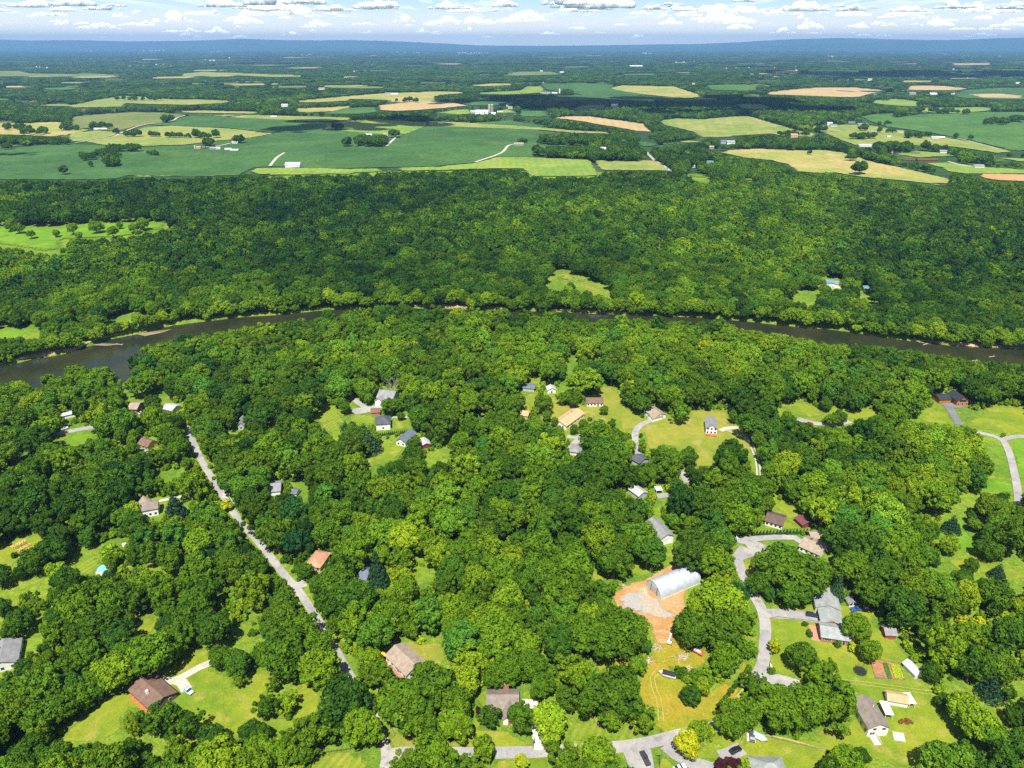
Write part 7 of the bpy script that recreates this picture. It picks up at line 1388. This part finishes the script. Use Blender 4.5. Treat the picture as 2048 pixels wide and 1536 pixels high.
for a in [(FA, 375, 378, 905, 2, 7), (FA, 530, 540, 860, 2, 6), (FA, 480, 560, 815, 10, 6, 10), (FA, 560, 700, 795, 26, 7, 12), (FA, 630, 700, 850, 10, 10, 10), (FA, 640, 815, 768, 26, 7, 4), (FA, 860, 930, 790, 8, 5, 3), (FA, 676, 690, 668, 3, 7), (FA, 955, 1010, 598, 10, 10, 4), (FA, 535, 660, 635, 14, 8, 3), (FA, 365, 415, 645, 8, 8, 3), (FA, 430, 465, 645, 6, 7, 2),
          (FA, 742, 790, 685, 7, 7), (FA, 800, 820, 683, 3, 9), (FA, 885, 935, 685, 6, 7), (FA, 950, 1065, 688, 12, 6), (FA, 1085, 1120, 690, 4, 5), (FA, 1140, 1165, 690, 3, 9), (FA, 1180, 1240, 694, 8, 7), (FA, 1250, 1270, 690, 3, 9), (FA, 2025, 2036, 740, 2, 9), (FA, 1955, 2000, 645, 6, 8, 6), (FA, 1385, 1415, 720, 6, 8), (FA, 1200, 1250, 735, 9, 8, 6), (FA, 0, 400, 722, 60, 6.5, 12), (FA, 110, 280, 668, 12, 8, 8), (FA, 30, 220, 640, 14, 7, 10), (FA, 670, 960, 466, 18, 9, 12), (FA, 20, 80, 755, 5, 6, 4),
          (FB, 108, 135, 688, 4, 7), (FB, 170, 338, 682, 40, 9, 12), (FB, 365, 395, 640, 6, 9, 4), (FB, 40, 90, 600, 6, 7, 5), (FB, 165, 200, 550, 5, 9, 3), (FB, 1150, 1190, 740, 6, 9, 4), (FB, 1210, 1440, 745, 44, 9, 10), (FB, 1450, 1740, 760, 60, 9, 14), (FB, 1160, 1700, 670, 110, 8, 14), (FB, 1060, 1105, 672, 6, 5), (FB, 385, 545, 448, 9, 9, 3), (FB, 1030, 1060, 505, 6, 9, 5), (FB, 1290, 1345, 408, 9, 12, 4), (FB, 600, 1085, 440, 100, 10, 5), (FB, 980, 1080, 470, 12, 9, 4),
          (FC, 1050, 1095, 905, 5, 10, 3), (FC, 1020, 1050, 825, 4, 8, 3), (FC, 780, 790, 790, 2, 5), (FC, 1290, 1350, 568, 8, 10, 3), (FC, 1790, 1950, 608, 22, 8, 8), (FC, 1960, 2048, 598, 12, 9, 5), (FC, 1030, 1170, 698, 22, 7, 4), (FC, 1085, 1115, 652, 5, 9), (FC, 1180, 1200, 660, 3, 7), (FC, 1240, 1300, 660, 7, 5, 3), (FC, 1350, 1450, 690, 14, 7, 5), (FC, 1465, 1500, 685, 6, 6), (FC, 1175, 1385, 772, 40, 9, 8), (FC, 1460, 1480, 765, 4, 9), (FC, 1490, 1580, 770, 12, 7, 4),
          (FC, 605, 780, 680, 18, 6, 4), (FC, 210, 230, 735, 3, 8), (FC, 1640, 1660, 693, 3, 6), (FC, 1710, 1740, 703, 4, 7), (FC, 2090, 2110, 560, 2, 6), (FC, 1210, 1260, 475, 4, 10), (FC, 1530, 1660, 548, 14, 8, 4), (FC, 1690, 1720, 553, 5, 8, 2), (FC, 1410, 1520, 545, 10, 8, 3), (FC, 820, 885, 655, 8, 7, 4), (FC, 1420, 1860, 505, 40, 8, 3), (FC, 1190, 1330, 610, 8, 4, 10)]: clump(*a)
F2 = np.concatenate([F2, np.array(extra)])
scatter_object('farmland_trees', 'hedgerows, copses and lone trees between the fields of the plain', 'trees', F2, [CROWN['far%d' % i] for i in range(4)])
F3, g3 = mass('w3', 23, 3100, 7600, 21, 11, 16, (.6, .9), 15, lambda x, y: (np.hypot(x, y) >= 3200) & (wave_noise(x, y, 900, 31) < 1.15), False, -.1)
F3[:, 9] = g3.integers(0, 3, len(F3))
F4, g4 = mass('w4', 24, 7500, 25000, 62, 34, 48, (.2, .3), 17, lambda x, y: wave_noise(x, y, 2600, 32) < .75, False, -.12)
F4[:, 9] = g4.integers(0, 3, len(F4))
scatter_object('distant_woods', 'blue green woods spreading over the plain to the mountains', 'woods', np.concatenate([F3, F4]), [CROWN['grove%d' % i] for i in range(3)])
print('forest', len(F1), 'plain', len(F2), 'far', len(F3), len(F4))
# ================================================================== MOUNTAINS, CLOUDS, AIR
def ridge(name, prof, Y0, depth, seed):
    g = np.random.default_rng(seed); us = np.arange(-500, 2560, 12.); pv = np.interp(us, [p[0] for p in prof], [p[1] for p in prof]); pv = pv+np.convolve(g.normal(0, .5, len(us)), np.ones(5)/5, 'same')
    k = (768-pv)/FPX; dz = Y0*(k*cos(PITCH)-sin(PITCH))/(cos(PITCH)+k*sin(PITCH)); d = Y0*cos(PITCH)-dz*sin(PITCH); X = (us-1024)/FPX*d; top = np.maximum(CAM_Z+dz, 4)
    rows = np.array([-1., -.75, -.5, -.3, -.12, 0, .15, .5, 1.]); V = []; n = len(us)
    for rr in rows:
        f = (1-abs(rr))**1.15; wob = 1+.22*np.sin(us/38+rr*9+seed)*(1-f)+.12*np.sin(us/15-rr*7)*(1-f)
        V += [(x, Y0+rr*depth, max(-8, t*f*w-8*(abs(rr) > .99))) for x, t, w in zip(X, top, wob)]
    F = [(a*n+i, a*n+i+1, (a+1)*n+i+1, (a+1)*n+i) for a in range(len(rows)-1) for i in range(n-1)]
    me = MBmesh(name, V, F, MATS['woodland_floor_far']); me.polygons.foreach_set('use_smooth', np.ones(len(me.polygons), bool)); link(name, me)['kind'] = 'structure'
ridge('mountains', [(-500, 84), (0, 79.5), (60, 81), (150, 80), (250, 83), (330, 82), (420, 80.5), (480, 77.5), (560, 80), (640, 81), (700, 80), (780, 82), (870, 86), (960, 91), (1050, 91.5), (1150, 91.5), (1300, 89), (1400, 88), (1480, 84), (1560, 79.5), (1680, 75.5), (1760, 78), (1850, 80), (2048, 79), (2560, 77)], 34500, 3300, 1)
ridge('mountains', [(-500, 94), (0, 96), (300, 97), (500, 94), (640, 95), (720, 97), (768, 92), (820, 96), (900, 97), (1100, 96.5), (1200, 95), (1300, 95.5), (1480, 94), (1600, 88), (1760, 84), (1900, 80), (2048, 75), (2300, 70), (2560, 72)], 29000, 2600, 2)
CLOUD, nt_, N_, L_n = nodes('cloud_white')
o_, p_ = N_('ShaderNodeOutputMaterial'), N_('ShaderNodeBsdfPrincipled'); L_n(p_.outputs[0], o_.inputs[0]); p_.inputs['Base Color'].default_value = (.93, .94, .96, 1); p_.inputs['Roughness'].default_value = 1
p_.inputs['Specular IOR Level'].default_value = 0; p_.inputs['Subsurface Weight'].default_value = 1; p_.inputs['Subsurface Radius'].default_value = (1, 1, 1.05); p_.inputs['Subsurface Scale'].default_value = 420
def cloud(u, v, w, dd, seed):
    """a cumulus whose shadow falls on the ground at pixel (u, v); w, dd its breadth and depth in metres"""
    x, y, z = G(u, v); alt = 1500+60*seed % 200; k = (alt-z)/sun_dir.z; cx, cy_ = x+sun_dir.x*k, y+sun_dir.y*k; g = random.Random(seed); bm = bmesh.new()
    for _ in range(int(9+w/110)):
        r = g.uniform(.14, .26)*min(w, dd*1.5); b0 = len(bm.verts); bmesh.ops.create_icosphere(bm, subdivisions=2, radius=1); bm.verts.ensure_lookup_table(); ox, oy = g.uniform(-.5, .5)*w, g.uniform(-.5, .5)*dd
        for q in bm.verts[b0:]: q.co = Vector((q.co.x*r+ox, q.co.y*r*.8+oy, max(q.co.z, -.25)*r*.6+g.uniform(-6, 6)))
    me = bpy.data.meshes.new('cloud'); bm.to_mesh(me); bm.free(); me.materials.append(CLOUD); o = link('cloud', me); o.location = (cx, cy_, alt); tag(o, None, None, None, 'structure')
for i, a in enumerate([(1290, 205, 900, 620), (1480, 215, 500, 380), (1150, 212, 300, 260), (1400, 228, 420, 130), (730, 249, 360, 330), (800, 246, 160, 110), (660, 256, 230, 110), (565, 262, 110, 80), (50, 309, 130, 40), (895, 207, 260, 90), (1880, 148, 2100, 1100), (1700, 150, 700, 500), (1730, 184, 240, 120), (345, 121, 900, 260), (555, 128, 800, 200), (1540, 124, 1100, 240), (930, 130, 1800, 300), (1660, 158, 400, 200), (690, 166, 500, 120), (40, 157, 600, 160)]): cloud(*a, i+1)
def sky_clouds():
    """fair weather cumulus over the far plain and beyond it, flat bases near 1500 m"""
    shapes = []
    for sd in range(9):
        g = random.Random(400+sd); bm = bmesh.new(); n = g.randrange(12, 22)
        for i in range(n):
            t = g.uniform(-1, 1); r = g.uniform(.13, .3)*(1.05-.6*abs(t)); b0 = len(bm.verts); bmesh.ops.create_icosphere(bm, subdivisions=3, radius=1); bm.verts.ensure_lookup_table(); ox, oy, oz = t*.85, g.uniform(-.35, .35), r*g.uniform(.15, 1.25)*(1-.5*abs(t))
            ph = [g.uniform(0, 6) for _ in range(4)]
            for q in bm.verts[b0:]:
                k = r*(1+.16*sin(q.co.x*7+ph[0])*sin(q.co.z*6+ph[1])+.1*sin(q.co.x*15+ph[2])*sin(q.co.z*13+q.co.y*11+ph[3]))
                z = q.co.z*k*.8+oz; q.co = Vector((q.co.x*k+ox, q.co.y*k+oy, z if z > 0 else z*.12))
        raw = bpy.data.meshes.new('cloud_raw'); bm.to_mesh(raw); bm.free(); tmp = bpy.data.objects.new('cloud_raw', raw); COL.objects.link(tmp)
        rm = tmp.modifiers.new('one_skin', 'REMESH'); rm.mode = 'VOXEL'; rm.voxel_size = .028; dg = bpy.context.evaluated_depsgraph_get(); me = bpy.data.meshes.new_from_object(tmp.evaluated_get(dg)); me.name = 'cloud'
        bpy.data.objects.remove(tmp); bpy.data.meshes.remove(raw); me.materials.clear(); me.materials.append(CLOUD); me.polygons.foreach_set('use_smooth', np.ones(len(me.polygons), bool)); shapes.append(me)
    g = random.Random(99)
    def put(u, v, w, sq=.8):
        el = (84.5-v)/1746.; D = min(110000, 1350/max(el, .012)); wm = w/FPX*D/2; x = (u-1024)/FPX*D*cos(PITCH)*1.08; o = link('cloud', g.choice(shapes)); o.location = (x, D, CAM_Z+D*el); o.scale = (wm, wm*.4, wm*g.uniform(sq*.8, sq*1.3)); o.rotation_euler = (0, 0, g.choice((0, pi))+g.uniform(-.3, .3)); o['kind'] = 'structure'
    for u, v, w in ((495, 12, 100), (230, 10, 90), (310, 32, 36), (410, 42, 90), (480, 26, 40), (600, 28, 150), (640, 28, 60), (702, 22, 70), (580, 8, 90), (780, 16, 110), (650, 4, 60), (830, 42, 50), (905, 42, 60), (655, 52, 40), (530, 36, 50), (1055, 34, 60), (1010, 12, 60), (1165, 14, 170), (1110, 8, 70), (1315, 46, 50), (1385, 26, 120), (1412, 44, 130), (1510, 28, 60), (1560, 20, 90), (1640, 20, 60), (1440, 56, 60), (1620, 12, 30), (1870, 24, 70), (1800, 50, 70), (1655, 54, 60), (1960, 16, 110), (2030, 22, 60), (1950, 50, 60), (1715, 50, 40), (440, 72, 30), (1185, 64, 26), (1310, 12, 24), (20, 38, 70), (10, 12, 50), (75, 46, 30), (150, 32, 30), (120, 24, 24), (860, 62, 30), (190, 42, 30), (340, 24, 26), (1570, 56, 60), (1740, 30, 60), (1850, 14, 40)): put(u, v, w)
    for _ in range(150):
        v = 2+g.random()**.8*72; put(g.uniform(-80, 2130), v, g.uniform(16, 90)*(.5+.7*(84-v)/84), .65)
sky_clouds()
def haze():
    m, nt, N, L = nodes('air'); out = N('ShaderNodeOutputMaterial'); v = N('ShaderNodeVolumePrincipled'); L(v.outputs[0], out.inputs['Volume'])
    v.inputs['Color'].default_value = (.27, .56, 1.0, 1); v.inputs['Density'].default_value = 4.5e-5; v.inputs['Anisotropy'].default_value = 0.0
    o = MB().box(-38000, 38000, -38000, 38000, -16, 590).put('haze', m); o['kind'] = 'stuff'; tag(o, 'pale blue summer haze over the whole plain', 'haze'); o.visible_shadow = True
haze()
